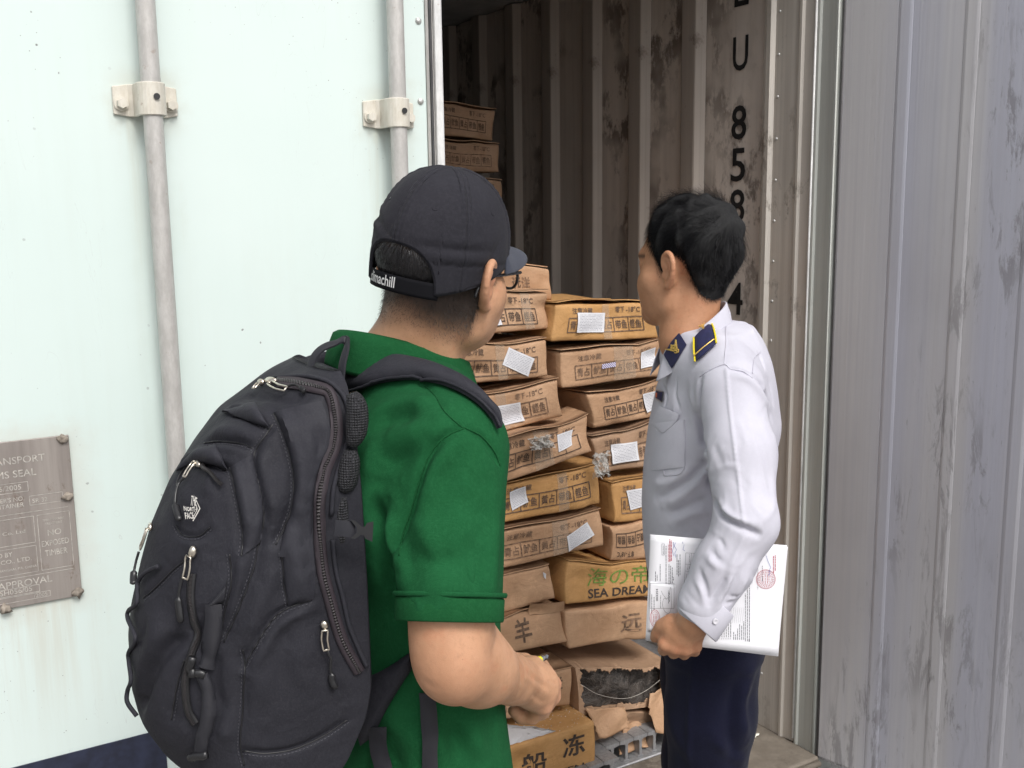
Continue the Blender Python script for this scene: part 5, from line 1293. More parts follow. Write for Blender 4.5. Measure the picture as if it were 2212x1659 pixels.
folds = [
    # armhole seam and folds running from the armpit
    ([(1002, 925), (960, 945), (925, 985), (905, 1040), (888, 1100), (872, 1150), (862, 1200)], -0.006, 0.006),
    ([(1010, 932), (1040, 945), (1070, 985), (1082, 1010)], -0.0035, 0.005),
    ([(985, 955), (950, 1000), (930, 1050), (915, 1120)], 0.005, 0.013),
    ([(1000, 960), (965, 1020), (945, 1080)], -0.004, 0.012),
    ([(838, 1080), (850, 1130), (862, 1185), (868, 1240)], 0.010, 0.014), ([(815, 1060), (822, 1120), (845, 1190), (858, 1260)], -0.010, 0.014),
    ([(800, 1000), (840, 960), (900, 930), (960, 915)], 0.005, 0.018), ([(820, 1030), (870, 990), (915, 960)], -0.005, 0.014),
    ([(790, 930), (850, 905), (920, 895)], -0.004, 0.014), ([(780, 905), (840, 880), (900, 870), (960, 875)], 0.004, 0.014),
    ([(880, 1150), (930, 1160), (990, 1140)], 0.003, 0.016), ([(890, 1200), (950, 1215), (1010, 1195)], -0.0025, 0.010), ([(885, 1262), (940, 1270), (1000, 1250)], 0.002, 0.012), ([(900, 1100), (930, 1180), (940, 1260)], 0.003, 0.012),
    ([(1075, 1080), (1065, 1160), (1060, 1240), (1055, 1310)], 0.004, 0.014), ([(1045, 1120), (1030, 1200), (1028, 1300)], -0.003, 0.014),
    ([(870, 1560), (900, 1600), (915, 1650)], 0.008, 0.018), ([(960, 1540), (985, 1600), (1000, 1655)], -0.008, 0.016), ([(1010, 1560), (1030, 1610), (1045, 1655)], 0.006, 0.014), ([(940, 1540), (955, 1600), (960, 1655)], 0.006, 0.014), ([(840, 1600), (852, 1655), (858, 1690)], -0.006, 0.014),
    ([(905, 820), (935, 850), (960, 890), (985, 925)], -0.0028, 0.004),                      # shoulder seam
]
folds = [(p_, a_ * 1.6, s_) for p_, a_, s_ in folds]
V = crease(V, N, B0, folds)
rgf = np.random.default_rng(31)
for k in range(120):
    q = np.array([rgf.uniform(800, 1080), rgf.uniform(860, 1640)]); d_ = np.array([rgf.normal(0.15, 0.5), 1.0]) * rgf.uniform(20, 70)
    if hit(B0, *q) is None or hit(B0, *(q + d_)) is None: continue
    V = crease(V, N, B0, [([tuple(q), tuple(q + d_ * 0.5 + rgf.normal(0, 6, 2)), tuple(q + d_)], rgf.choice([-1, 1]) * rgf.uniform(0.0008, 0.0026), rgf.uniform(0.005, 0.011))])
V = lap(V, Fq, 0.3)
PB = bvh(V, Fq)
SH = obj('shirt', V, Fq, POLO, GB, True)
for ln in ([(1004, 924), (962, 944), (927, 984), (906, 1040), (889, 1100), (872, 1150), (862, 1200)], [(1004, 924), (1040, 942), (1068, 975), (1080, 1005)], [(905, 822), (938, 852), (962, 890), (1000, 924)]):
    L, _ = on(PB, ln, 50, 0.0002); Vt, Ft = tube(L, 0.0010, 6); obj('seam', Vt, Ft, RIB, SH, True)
# ribbed cuff
def cuff_band(hp, ax, r, h0, h1, mat, parent, wob=0.0, name='cuff', seed=0, flare=0.001, squash=None):
    q = np.cross(ax, [0, 1, 0.2]); q /= np.linalg.norm(q); q2 = np.cross(ax, q); aa = np.linspace(0, 2 * np.pi, 64, endpoint=False); V = []
    prof = [(h0, 0.0), (h0, flare + 0.0012), (h0 + 0.002, flare + 0.0026), ((h0 + h1) / 2, flare + 0.0022), (h1 - 0.002, flare + 0.0022), (h1, flare + 0.001), (h1, -0.0035), (h1 - 0.004, -0.004)]
    for h_, dr in prof:
        rr_ = r + dr + wob * np.sin(3 * aa + seed) + 0.4 * wob * np.sin(7 * aa)
        V.append(hp + ax * (h_ + 1.2 * wob * np.sin(2 * aa + seed))[:, None] + rr_[:, None] * (np.cos(aa)[:, None] * q + np.sin(aa)[:, None] * q2) if False else hp + ax * h_ + rr_[:, None] * (np.cos(aa)[:, None] * q + np.sin(aa)[:, None] * q2))
    V = np.vstack(V); n = len(prof); Fs = [(i*64+j, i*64+(j+1) % 64, (i+1)*64+(j+1) % 64, (i+1)*64+j) for i in range(n-1) for j in range(64)]
    return obj(name, V, Fs, mat, parent, True)
cuff_band(SHP, SAX, 0.0595, -0.021, 0.006, RIB, SH, 0.0006)
cuff_band(SHP, SAX, 0.0628, -0.0270, -0.0212, POLO, SH, 0.0006, 'cuff_seam')
cuff_band(SHP2, SAX2, 0.061, -0.022, 0.005, RIB, SH)
# collar: folded band, higher at the nape, opening at the front
cc = np.array([P(872, 760, 1.385)[0], MS[1] + 0.022, 0])
nph = 72; aa = np.linspace(0.35, 2 * np.pi - 0.35, nph); V = []      # angle from his front
for i, a in enumerate(aa):
    d = tf * math.cos(a) - tr * math.sin(a) * (1 if False else -1)
    zt_ = 1.500 - 0.021 * d[0] + 0.020 * max(0, -d[1]) - 0.030 * max(0, d[1]); r = 0.083 + 0.004 * max(0, -d[0]) - 0.016 * max(0, d[1])
    prof = [(-0.012, -0.040), (-0.008, -0.015), (-0.003, -0.001), (0.000, 0.0025), (0.004, 0.0005), (0.008, -0.010), (0.0125, -0.024), (0.016, -0.040), (0.017, -0.043), (0.0135, -0.041)]
    for dr, dz in prof: V.append(np.array([cc[0], cc[1], zt_]) + d * (r + dr) + ZU * dz * (1 + 0.12 * math.sin(3 * a)))
COLR = obj('collar', V, grid_faces(nph, 10), RIB, SH, True); md = COLR.modifiers.new('t', 'SOLIDIFY'); md.thickness = 0.002
# side vent lines and lower hem are out of sight; trousers and shoes below
S = SDF((-0.45, 1.05, 0.0), (0.22, 1.75, 1.0), 0.009)
S.slices([0.84, 0.92, 0.99], [(MS[0], MS[1])] * 3, [0.165, 0.16, 0.15], [0.12, 0.11, 0.105], tr[:2], tf[:2], 2.3, 0.02)
for s in (-1, 1):
    hip = np.array([MS[0], MS[1], 0.86]) + tr * s * 0.085; kn_ = np.array([MS[0], MS[1], 0.48]) + tr * s * 0.10 + tf * 0.015; an = np.array([MS[0], MS[1], 0.07]) + tr * s * 0.11
    S.chain([hip, kn_, an], [0.092, 0.066, 0.055], 0.03)
V, Fq = S.mesh(2); del S; obj('trousers', V, Fq, DENIM, GB, True)
for s in (-1, 1):
    an = np.array([MS[0], MS[1], 0.0]) + tr * s * 0.11; S = SDF(an - 0.2, an + np.array([0.3, 0.3, 0.2]), 0.008)
    S.cone(an + ZU * 0.05 - tf * 0.03, an + ZU * 0.035 + tf * 0.14, 0.045, 0.034, 0.02); S.put(lambda X: -(X[..., 2] - 0.004), an - 0.2, an + 0.3, 0.001, 'cut') if False else None
    V, Fq = S.mesh(2); V[:, 2] = np.maximum(V[:, 2], 0.002); obj('shoe', V, Fq, SHOE, GB, True)
# ------------------------------------------------------------------ backpack
def m_pack(name, a, b, bumps=0.3):
    t = NT(name)
    c = t.mix(t.ramp(t.noise(10, 5, 0.6), 0.3, 0.7), a, b); c = t.mix(t.ramp(t.noise(45, 6, 0.7), 0.62, 0.80, 0, 0.25), c, (0.05, 0.048, 0.05))
    c = t.mix(t.ramp(t.noise(420, 3, 0.7), 0.42, 0.72, 0, 0.30), c, (0.045, 0.045, 0.052)); c = t.mix(t.ramp(t.noise(160, 3, 0.7), 0.72, 0.77, 0, 0.3), c, (0.10, 0.098, 0.095))
    wv = t.vor(1300, rand=0.3); n1 = t.bump(t.noise(26, 4, 0.55, dist=0.7), bumps * 1.3, 0.006); n1 = t.bump(t.noise(1, 4, 0.6, t.mapping((120, 120, 40)), dist=1.2), 0.35, 0.002, n1); n2 = t.bump(wv, 0.2, 0.0007, n1)
    return t.done(c, t.ramp(t.noise(20, 3), 0.3, 0.7, 0.62, 0.80), 0, n2, Specular_IOR_Level=0.25)
PACK = m_pack('charcoal_nylon', (0.0145, 0.0145, 0.020), (0.021, 0.021, 0.028))
PACK2 = m_pack('worn_grey_nylon', (0.020, 0.020, 0.027), (0.029, 0.029, 0.037))
WEB = NT('black_webbing_strap'); _w = WEB.n('TexWave', bands_direction='X'); WEB.l(WEB.mapping((1, 1, 1), src='UV'), _w.inputs[0]); _w.inputs['Scale'].default_value = 30
WEB = WEB.done((0.013, 0.013, 0.019), 0.65, 0, WEB.bump(_w.outputs['Fac'], 0.4, 0.001))
ZTAPE = NT('zip_tape'); ZTAPE = ZTAPE.done(ZTAPE.mix(ZTAPE.ramp(ZTAPE.noise(60, 4), 0.3, 0.7), (0.020, 0.014, 0.019), (0.032, 0.023, 0.030)), 0.7, 0)
ZT2 = NT('zip_teeth'); _w = ZT2.n('TexWave', bands_direction='X'); ZT2.l(ZT2.mapping((1, 1, 1), src='UV'), _w.inputs[0]); _w.inputs['Scale'].default_value = 42
ZT2 = ZT2.done(ZT2.mix(_w.outputs['Fac'], (0.012, 0.011, 0.012), (0.075, 0.066, 0.07)), 0.45, 0, ZT2.bump(_w.outputs['Fac'], 0.9, 0.003))
THREAD = plain('grey_thread', (0.060, 0.060, 0.070), 0.8)
STEEL = plain('pull_metal', (0.70, 0.64, 0.55), 0.28, 1.0, var=0.15, scale=200)
MESHP = NT('black_air_mesh'); _v = MESHP.vor(330, rand=0.15); MESHP = MESHP.done(MESHP.mix(MESHP.ramp(_v, 0.25, 0.4), (0.003, 0.003, 0.004), (0.018, 0.018, 0.022)), 0.7, 0, MESHP.bump(_v, 1.0, 0.003))
def a3(*p): return [(256 + x * .3087, 695 + y * .3087) for x, y in p]
def a4(*p): return [(256 + x * .3165, 1133.8 + y * .3165) for x, y in p]
pu = np.array([-0.883, -0.469, 0]); pv = np.array([0.469, -0.883, 0]); PO = MS - tf * 0.11
BP = thing('backpack', (PO[0] + pu[0] * .12, PO[1] + pu[1] * .12, 0.97), 'worn black backpack with many straps and zips on the man in green', 'backpack')
zk = np.array([0.955, 0.965, 0.98, 1.0, 1.036, 1.075, 1.111, 1.176, 1.212, 1.264, 1.306, 1.359, 1.404, 1.441, 1.455, 1.479, 1.490, 1.496])
Uk = np.array([0.10, 0.145, 0.172, 0.194, 0.224, 0.244, 0.250, 0.249, 0.243, 0.228, 0.214, 0.188, 0.156, 0.124, 0.100, 0.062, 0.035, 0.012])
def gs(x, xp, fp): 
    q = np.linspace(xp[0], xp[-1], 300); v = np.interp(q, xp, fp); kk = np.hanning(13); kk /= kk.sum(); v = np.convolve(np.pad(v, 6, 'edge'), kk, 'valid'); return np.interp(x, q, v)
nz, na = 230, 220
zz = np.linspace(0.956, 1.496, nz); aa = np.linspace(0, 2 * np.pi, na, endpoint=False)
U = gs(zz, zk, Uk); U0 = gs(zz, np.array([0.95, 0.985, 1.03, 1.08, 1.12, 1.5]), np.array([0.085, 0.06, 0.03, 0.008, 0.0, 0.0])); Hv = gs(zz, np.array([0.95, 0.975, 1.02, 1.1, 1.25, 1.36, 1.44, 1.485, 1.5]), np.array([0.075, 0.115, 0.138, 0.147, 0.146, 0.140, 0.128, 0.105, 0.075]))
ca, sa = np.cos(aa), np.sin(aa)
fv = np.sign(ca) * np.abs(ca) ** (2 / 2.5); fu = np.where(sa > 0, np.abs(sa) ** (2 / 2.15), -0.055 * np.abs(sa))
Vp = []
for i in range(nz): Vp.append(PO[None] * np.array([1, 1, 0]) + np.array([0, 0, zz[i]]) + pv * (Hv[i] * fv)[:, None] + pu * (U0[i] + (U[i] - U0[i]) * fu)[:, None])
Vp = np.vstack(Vp); Fp = grid_faces(nz, na, True)
top_c = len(Vp); Vp = np.vstack([Vp, Vp[:na].mean(0), Vp[(nz-1)*na:nz*na].mean(0)])
N = normals(Vp[:top_c], Fp)
if (N[(nz // 2) * na + na // 4] @ pu) < 0: Fp = Fp[:, ::-1]; N = -N
B0 = bvh(Vp[:top_c], Fp)
GR = [
    (a3((1085, 645), (1150, 780), (1200, 950), (1225, 1100), (1215, 1280), (1165, 1430), (1100, 1560)), -0.009, 0.007), (a3((1130, 640), (1200, 800), (1255, 960), (1275, 1100), (1262, 1290)), 0.007, 0.010),
    (a3((780, 1020), (820, 1200), (850, 1350), (870, 1500), (860, 1640)), -0.008, 0.007), (a3((815, 1000), (865, 1180), (895, 1350), (915, 1500)), 0.007, 0.010),
    (a3((1080, 720), (960, 900), (950, 1000), (985, 1150), (1012, 1300), (1018, 1400), (985, 1560)), -0.006, 0.006), (a3((1050, 860), (1010, 1000), (1040, 1150), (1080, 1300), (1060, 1420)), 0.008, 0.014),
    (a3((800, 640), (900, 665), (1000, 720), (1060, 750)), -0.008, 0.006), (a3((760, 620), (850, 610), (960, 640), (1080, 690)), 0.007, 0.010),
    (a3((600, 850), (700, 835), (850, 850), (940, 885)), -0.006, 0.006), (a3((640, 800), (760, 760), (880, 790), (980, 820)), 0.006, 0.012), (a3((560, 900), (680, 890), (800, 900), (900, 920)), 0.006, 0.010),
    (a3((405, 1150), (430, 1070), (500, 995), (580, 980), (680, 1000), (765, 1050)), -0.010, 0.007), (a3((430, 1010), (520, 940), (650, 935), (770, 990)), 0.006, 0.009),
    (a3((400, 1420), (450, 1495), (560, 1500), (640, 1440)), -0.005, 0.006), (a3((440, 1540), (520, 1560), (600, 1520)), 0.003, 0.010),
    (a4((860, 965), (1000, 720), (1120, 590), (1310, 512)), -0.007, 0.006), (a4((890, 1000), (1030, 770), (1150, 640), (1310, 570)), 0.007, 0.010),
    (a4((850, 850), (862, 960), (852, 1200), (832, 1500), (860, 1640)), -0.006, 0.006), (a4((1115, 190), (1130, 400), (1160, 550)), -0.006, 0.006), (a4((1060, 200), (1020, 400), (940, 600), (880, 800)), 0.006, 0.014),
    (a4((130, 1250), (200, 1050), (330, 850), (480, 745)), -0.014, 0.014), (a4((170, 500), (250, 430), (380, 300), (470, 230)), -0.005, 0.006), (a4((220, 560), (260, 700), (250, 850), (180, 1020)), 0.010, 0.022),
    (a4((670, 870), (660, 1100), (690, 1250), (640, 1420)), -0.008, 0.008), (a4((360, 1330), (400, 1100), (450, 920)), -0.005, 0.006), (a4((560, 620), (560, 760), (600, 960)), -0.008, 0.010),
    (a4((970, 60), (930, 260), (880, 420), (800, 620), (720, 800)), -0.006, 0.007), (a4((760, 200), (770, 400), (720, 620), (690, 800)), -0.005, 0.007), (a4((840, 100), (840, 300), (800, 480), (750, 680)), 0.007, 0.011),
    (a4((1330, 560), (1380, 750), (1420, 950), (1500, 1150), (1590, 1330)), -0.004, 0.005), (a4((1000, 880), (980, 1100), (1000, 1300)), 0.005, 0.020), (a4((1130, 640), (1120, 900), (1140, 1150)), -0.004, 0.014), (a4((1240, 700), (1260, 950), (1330, 1200)), 0.004, 0.016),
    (a4((850, 1540), (1000, 1560), (1200, 1530), (1400, 1440), (1560, 1330)), -0.005, 0.006), (a4((700, 1320), (740, 1420), (820, 1500)), 0.006, 0.014),
    (a3((1440, 520), (1490, 640), (1510, 820), (1450, 960), (1400, 1130), (1370, 1300), (1365, 1500)), -0.003, 0.004), (a3((1560, 560), (1600, 760), (1570, 900), (1500, 1100), (1480, 1300), (1480, 1500)), -0.003, 0.004),
    (a3((1300, 760), (1330, 900), (1310, 1050)), 0.005, 0.010), (a3((1380, 700), (1400, 840), (1370, 960)), -0.004, 0.008), (a3((1180, 620), (1300, 600), (1400, 560)), 0.005, 0.010), (a3((900, 520), (1050, 540), (1180, 560), (1300, 560)), -0.004, 0.006),
    (a4((1170, 60), (1230, 300), (1290, 480)), 0.006, 0.012), (a4((1260, 40), (1280, 240), (1320, 420)), -0.003, 0.005),
]
Vb_ = Vp[:top_c].copy(); Vb_ = crease(Vb_, N, B0, [(p_, a_ * 0.95, s_ * 0.72) for p_, a_, s_ in GR])
# small gathered puckers along the zip
rgp = np.random.default_rng(9)
for k in range(46):
    zc = rgp.uniform(0, 1); c = a3((1330, 780), (1310, 1000), (1270, 1200), (1240, 1400), (1240, 1640)) ; q = spline(np.array(c), 40)[int(zc * 39)] + rgp.normal(0, 4, 2)
    Vb_ = crease(Vb_, N, B0, [([tuple(q), tuple(q + np.array([rgp.uniform(8, 18), rgp.uniform(3, 12)]))], rgp.choice([-1, 1]) * 0.0022, 0.0035)])
for k in range(60):
    q = np.array([rgp.uniform(300, 740), rgp.uniform(880, 1620)]); d_ = np.array([rgp.normal(0.2, 0.5), 1.0]) * rgp.uniform(20, 60)
    if hit(B0, *q) is None or hit(B0, *(q + d_)) is None: continue
    Vb_ = crease(Vb_, N, B0, [([tuple(q), tuple(q + d_ * 0.5 + rgp.normal(0, 6, 2)), tuple(q + d_)], rgp.choice([-1, 1]) * rgp.uniform(0.001, 0.003), rgp.uniform(0.004, 0.009))])
Vp[:top_c] = Vb_
caps = [(top_c, (j + 1) % na, j) for j in range(na)] + [(top_c + 1, (nz-1)*na + j, (nz-1)*na + (j+1) % na) for j in range(na)]
allf = [tuple(f) for f in Fp] + caps
PK = obj('pack_body', Vp, allf, PACK, BP, True)
PKB = bvh(Vb_, Fp)
def band(name, B, c, wpx, mat, parent, n=40, m=5, off=0.0006, th=0.002, bulge=0.0):
    c = spline(np.array(c, float), 60); t = np.gradient(c, axis=0); t /= np.linalg.norm(t, axis=1)[:, None]; nn = np.stack([-t[:, 1], t[:, 0]], 1); wv = np.broadcast_to(np.asarray(wpx, float), (60,)) if np.ndim(wpx) == 0 else np.interp(np.linspace(0, 1, 60), np.linspace(0, 1, len(wpx)), wpx)
    return patch(name, B, c - nn * wv[:, None] / 2, c + nn * wv[:, None] / 2, mat, parent, n, m, off, th, bulge)
# side wing of greyer cloth between the seam and the zip, then zips
patch('side_wing', PKB, a3((1090, 640), (1150, 790), (1205, 960), (1228, 1110), (1218, 1290), (1160, 1470), (1120, 1640)), a3((1420, 560), (1470, 700), (1490, 850), (1420, 980), (1370, 1150), (1352, 1350), (1350, 1640)), PACK2, BP, 60, 16, 0.001, 0.002, 0.001)
patch('side_wing', PKB, a4((1125, 170), (1125, 330), (1140, 450), (1158, 545)), a4((1320, 0 + 60), (1330, 200), (1345, 330), (1330, 500)), PACK2, BP, 30, 10, 0.001, 0.002, 0.001)
patch('strap_wing', PKB, a3((785, 1020), (815, 1180), (850, 1350), (870, 1500), (868, 1640)), a3((945, 925), (955, 1010), (985, 1150), (1012, 1300), (1005, 1520)), PACK2, BP, 50, 12, 0.001, 0.002, 0.001)
patch('front_flap', PKB, a3((735, 640), (770, 615), (860, 590), (960, 570)), a3((800, 640), (890, 670), (990, 715), (1062, 738)), PACK2, BP, 30, 10, 0.002, 0.003, 0.003)
patch('front_flap', PKB, a3((420, 1050), (470, 960), (560, 890), (690, 865)), a3((470, 1020), (540, 985), (650, 985), (770, 1030)), PACK2, BP, 30, 10, 0.002, 0.003, 0.003)
zc1 = a3((1120, 425), (1250, 440), (1400, 470), (1475, 500), (1510, 620), (1525, 750), (1505, 880), (1455, 1000), (1420, 1130), (1405, 1300), (1405, 1500)) + a4((1380, 200), (1400, 350), (1440, 500), (1480, 650), (1530, 800), (1600, 930), (1640, 1000))
band('zip_tape', PKB, zc1, 26, ZTAPE, BP, 110, 6, 0.0015, 0.003); band('zip_teeth', PKB, zc1, 7, ZT2, BP, 130, 4, 0.0042, 0.0016)
zc2 = a4((510, 330), (498, 480), (515, 640), (545, 740), (505, 870), (470, 1010), (465, 1150), (485, 1270), (530, 1350))
band('zip_tape', PKB, zc2, 17, BLACK_PL, BP, 70, 6, 0.0015, 0.003); band('zip_teeth', PKB, zc2, 7, ZT2, BP, 70, 4, 0.0042, 0.0016)
band('zip_teeth', PKB, a3((600, 1030), (680, 1090), (740, 1150)), 8, ZT2, BP, 24, 4, 0.006, 0.002)
# edge piping beside the main zip
for line in (a3((1100, 400), (1300, 390), (1450, 420), (1530, 470), (1590, 560), (1620, 700), (1600, 850), (1550, 1000), (1510, 1150), (1490, 1350)) , a4((1000 + 460, 100), (1480, 300), (1530, 500), (1570, 680), (1640, 850), (1690, 960))):
    L, nn = on(PKB, line, 60, 0.002); Vt, Ft = tube(L, 0.003, 6); obj('piping', Vt, Ft, PACK2, BP, True)
for p_, a_, s_ in GR:
    if a_ < -0.0045 and s_ < 0.0075:
        L, _ = on(PKB, p_, 40, 0.0004); Vt, Ft = tube(L, 0.0009, 5); obj('seam', Vt, Ft, BLACK_PL, BP, True)
        q = spline(np.array(p_), 80); t_ = np.gradient(q, axis=0); t_ /= np.linalg.norm(t_, axis=1)[:, None]; q = q + np.stack([-t_[:, 1], t_[:, 0]], 1) * 6.5
        L, _ = on(PKB, q, None, 0.0007); L = resample(L, max(12, int(np.linalg.norm(np.diff(L, axis=0), axis=1).sum() / 0.0022) // 2 * 2)); parts = [tube(L[k:k+2], 0.00045, 4) for k in range(0, len(L) - 1, 2)]
        obj('stitching', *join(parts), THREAD, BP, False)['kind'] = 'stuff'
# webbing on the front with ladder buckle
band('webbing_strap', PKB, a4((655, 530), (660, 650), (645, 800), (600, 960)), 33, WEB, BP, 30, 5, 0.007, 0.002, 0.001)
band('webbing_strap', PKB, a4((575, 1010), (610, 1120), (612, 1300), (590, 1430), (570, 1540)), (24, 26, 28, 28, 26), WEB, BP, 36, 5, 0.007, 0.002, 0.001)
patch('strap_tab', PKB, a4((740, 330), (720, 420), (660, 500), (610, 545)), a4((715, 520), (700, 525), (680, 530), (640, 550)), WEB, BP, 16, 5, 0.006, 0.002, 0.002)
for q in (a4((510, 885), (520, 1020)), a4((545, 1000), (600, 1010)), a4((520, 1560), (625, 1530))):
    L, nn = on(PKB, q, 8, 0.010); Vt, Ft = tube(L, 0.0048, 8, flat=0.7); obj('ladder_buckle', Vt, Ft, BLACK_PL, BP, True)
# zip pulls
def pull(slider, loop, cord=None, tabw=7):
    L, nn = on(PKB, slider, 6, 0.006); parts = [tube(L, [0.002, 0.0042, 0.0048, 0.0046, 0.004, 0.002], 8, flat=0.7)]
    L, nn = on(PKB, loop, 12, 0.009); T = np.gradient(L, axis=0); T /= np.linalg.norm(T, axis=1)[:, None]; sd_ = np.cross(T, nn); sd_ /= np.linalg.norm(sd_, axis=1)[:, None]
    w_ = 0.0034; ring = np.vstack([L + sd_ * w_, (L - sd_ * w_)[::-1]]); parts.append(tube(ring, 0.00125, 6, closed=True))
    obj('zip_pull', *join(parts), STEEL, BP, True)
    if cord:
        L, nn = on(PKB, cord, 24, 0.008); r = np.full(24, 0.0016); r[14:] = 0.0042; r[-1] = 0.002; Vt, Ft = tube(L, r, 8, flat=0.6); obj('pull_cord', Vt, Ft, BLACK_PL, BP, True)
pull(a3((1045, 440), (1120, 440)), a3((1085, 465), (1130, 490), (1195, 505)), a3((1190, 490), (1255, 475), (1300, 500), (1325, 518)))
pull(a3((995, 455), (1035, 450)), a3((1010, 465), (980, 500)), None)
pull(a3((545, 1005), (590, 1030)), a3((560, 1020), (530, 1060), (505, 1105)), a3((500, 1110), (455, 1160), (440, 1260), (450, 1330), (470, 1395)))
pull(a4((520, 145), (522, 220)), a4((512, 205), (500, 290), (485, 360)), a4((465, 350), (445, 430), (437, 520), (450, 650)))
pull(a3((258, 1425), (258, 1465)), a3((250, 1460), (225, 1540), (205, 1590)), a4((185, 190), (165, 260), (150, 340), (148, 410)))
pull(a4((1395, 640), (1408, 700)), a4((1405, 700), (1415, 770), (1428, 835)), a4((1435, 840), (1445, 950), (1465, 1020), (1455, 1100)))
# lacing cord on the outer face
L = []
for x, y in a4((300, 285), (215, 330), (165, 400), (160, 540), (105, 585), (100, 640), (150, 770), (70, 870), (72, 940), (120, 1050), (62, 1130), (60, 1210), (125, 1305)):
    h_ = hit(PKB, x, y); L.append(h_[0] + 0.006 * h_[1] * (1 if h_[1] @ (CAM - h_[0]) > 0 else -1) if h_ is not None else P(x, y, 1.235))
Vt, Ft = tube(spline(np.array(L), 90), 0.0027, 8); obj('lacing_cord', Vt, Ft, PACK2, BP, True)
# embroidered words
EMB = plain('white_embroidery', (0.62, 0.60, 0.56), 0.8, bump=0.5, bscale=900)
def emb_map(UV): 
    out_ = []
    for u, v in UV:
        x, y = a3((500 + u, 1400 - v))[0]; h_ = hit(PKB, x, y); out_.append(h_[0] + (h_[1] if h_[1] @ (CAM - h_[0]) > 0 else -h_[1]) * 0.0105)
    return np.array(out_)
lettering('embroidered_words', [text_uv('THE', 46, 118, 40, 'L', 0.02, width=44, rot=-0.12), text_uv('NORTH', 6, 68, 42, 'L', 0.02, width=86, rot=0.0), text_uv('FACE', 14, 14, 44, 'L', 0.02, width=58, rot=0.1)], emb_map, EMB, BP)
lettering('embroidered_mark', [poly_uv([(74, 172), (108, 92), (62, 2)], 7), poly_uv([(66, 160), (98, 92), (58, 16)], 3.5)], emb_map, EMB, BP)
# haul loop
L = [P(668, 818, 1.27), P(672, 785, 1.275), P(690, 757, 1.28), (P(720, 742, 1.29)), P(747, 736, 1.30), P(748, 752, 1.285), P(740, 785, 1.275), P(736, 822, 1.27)]
ribbon('haul_loop', spline(np.array(L), 40), pv * 0.3 + pu + np.array([0, 0, .2]), 0.013, 0.004, WEB, BP)
# right shoulder strap over the shirt
st_u = [(738, 808), (768, 791), (800, 779), (860, 777), (930, 796), (990, 828), (1030, 862), (1056, 892), (1070, 922)]
st_l = [(768, 848), (795, 841), (830, 832), (890, 826), (950, 836), (1000, 858), (1034, 883), (1056, 908), (1068, 930)]
patch('shoulder_strap', PB, st_u, st_l, PACK2, BP, 60, 10, 0.004, 0.009, 0.004)
Lk = [( (a[0] + b[0]) / 2, (a[1] + b[1]) / 2) for a, b in zip(st_u, st_l)]
L, nn = on(PB, st_l, 60, 0.010); Vt, Ft = tube(L, 0.0022, 6); obj('piping', Vt, Ft, PACK, BP, True)
# left strap root peeping past the collar
Vt, Ft = tube(spline(np.array([P(615, 822, 1.36), P(645, 800, 1.39), P(690, 783, 1.42), P(725, 778, 1.45)]), 16), [0.014] * 16, 10, flat=0.55); obj('shoulder_strap', Vt, Ft, PACK2, BP, True)
# air-mesh back padding bulging past the edge
for pts, rr_ in (([(768, 850), (779, 880), (778, 930), (768, 962)], 0.013), ([(765, 972), (764, 1000), (757, 1040), (748, 1060)], 0.0125), ([(748, 1072), (744, 1120), (742, 1170), (744, 1240)], 0.011), ([(742, 1240), (752, 1300), (765, 1360)], 0.009)):
    L = spline(np.array([P(x - 8, y, 1.175 + 0.0001 * (y - 850)) for x, y in pts]), 20); r = rr_ * np.sin(np.linspace(0.25, np.pi - 0.25, 20)) ** 0.5; Vt, Ft = tube(L, r, 14); obj('back_padding', Vt, Ft, MESHP, BP, True)
# chest-side webbing and loose buckle
ribbon('webbing_strap', spline(np.array([P(722, 1140, 1.150), P(742, 1142, 1.158), P(766, 1144, 1.166)]), 10), (CAM - P(742, 1142, 1.16)), 0.018, 0.002, WEB, BP)
bo = a3((1622, 1386), (1656, 1390), (1700, 1434), (1724, 1434), (1738, 1408), (1784, 1398), (1780, 1470), (1776, 1540), (1730, 1520), (1716, 1494), (1694, 1492), (1656, 1520), (1624, 1514), (1668, 1476), (1668, 1440))
L = np.array([P(x, y, 1.165) for x, y in bo]); n0 = (CAM - L.mean(0)); n0 /= np.linalg.norm(n0)
Vt = np.vstack([L, L + n0 * 0.005]); k = len(L); obj('buckle', Vt, [tuple(range(k)), tuple(range(2 * k - 1, k - 1, -1))] + [(i, (i + 1) % k, k + (i + 1) % k, k + i) for i in range(k)], BLACK_PL, BP, False)
# hip belt wing and two loose webbing ends
patch('hip_belt', PB, [(776, 1462), (815, 1452), (850, 1432), (886, 1405)], [(788, 1606), (815, 1580), (845, 1520), (890, 1440)], PACK, BP, 24, 12, 0.006, 0.006, 0.006)
band('webbing_strap', PB, [(830, 1560), (832, 1610), (845, 1680)], 38, WEB, BP, 20, 5, 0.014, 0.002)
band('webbing_strap', PB, [(922, 1490), (926, 1560), (928, 1620), (930, 1700)], 33, WEB, BP, 24, 5, 0.008, 0.002)
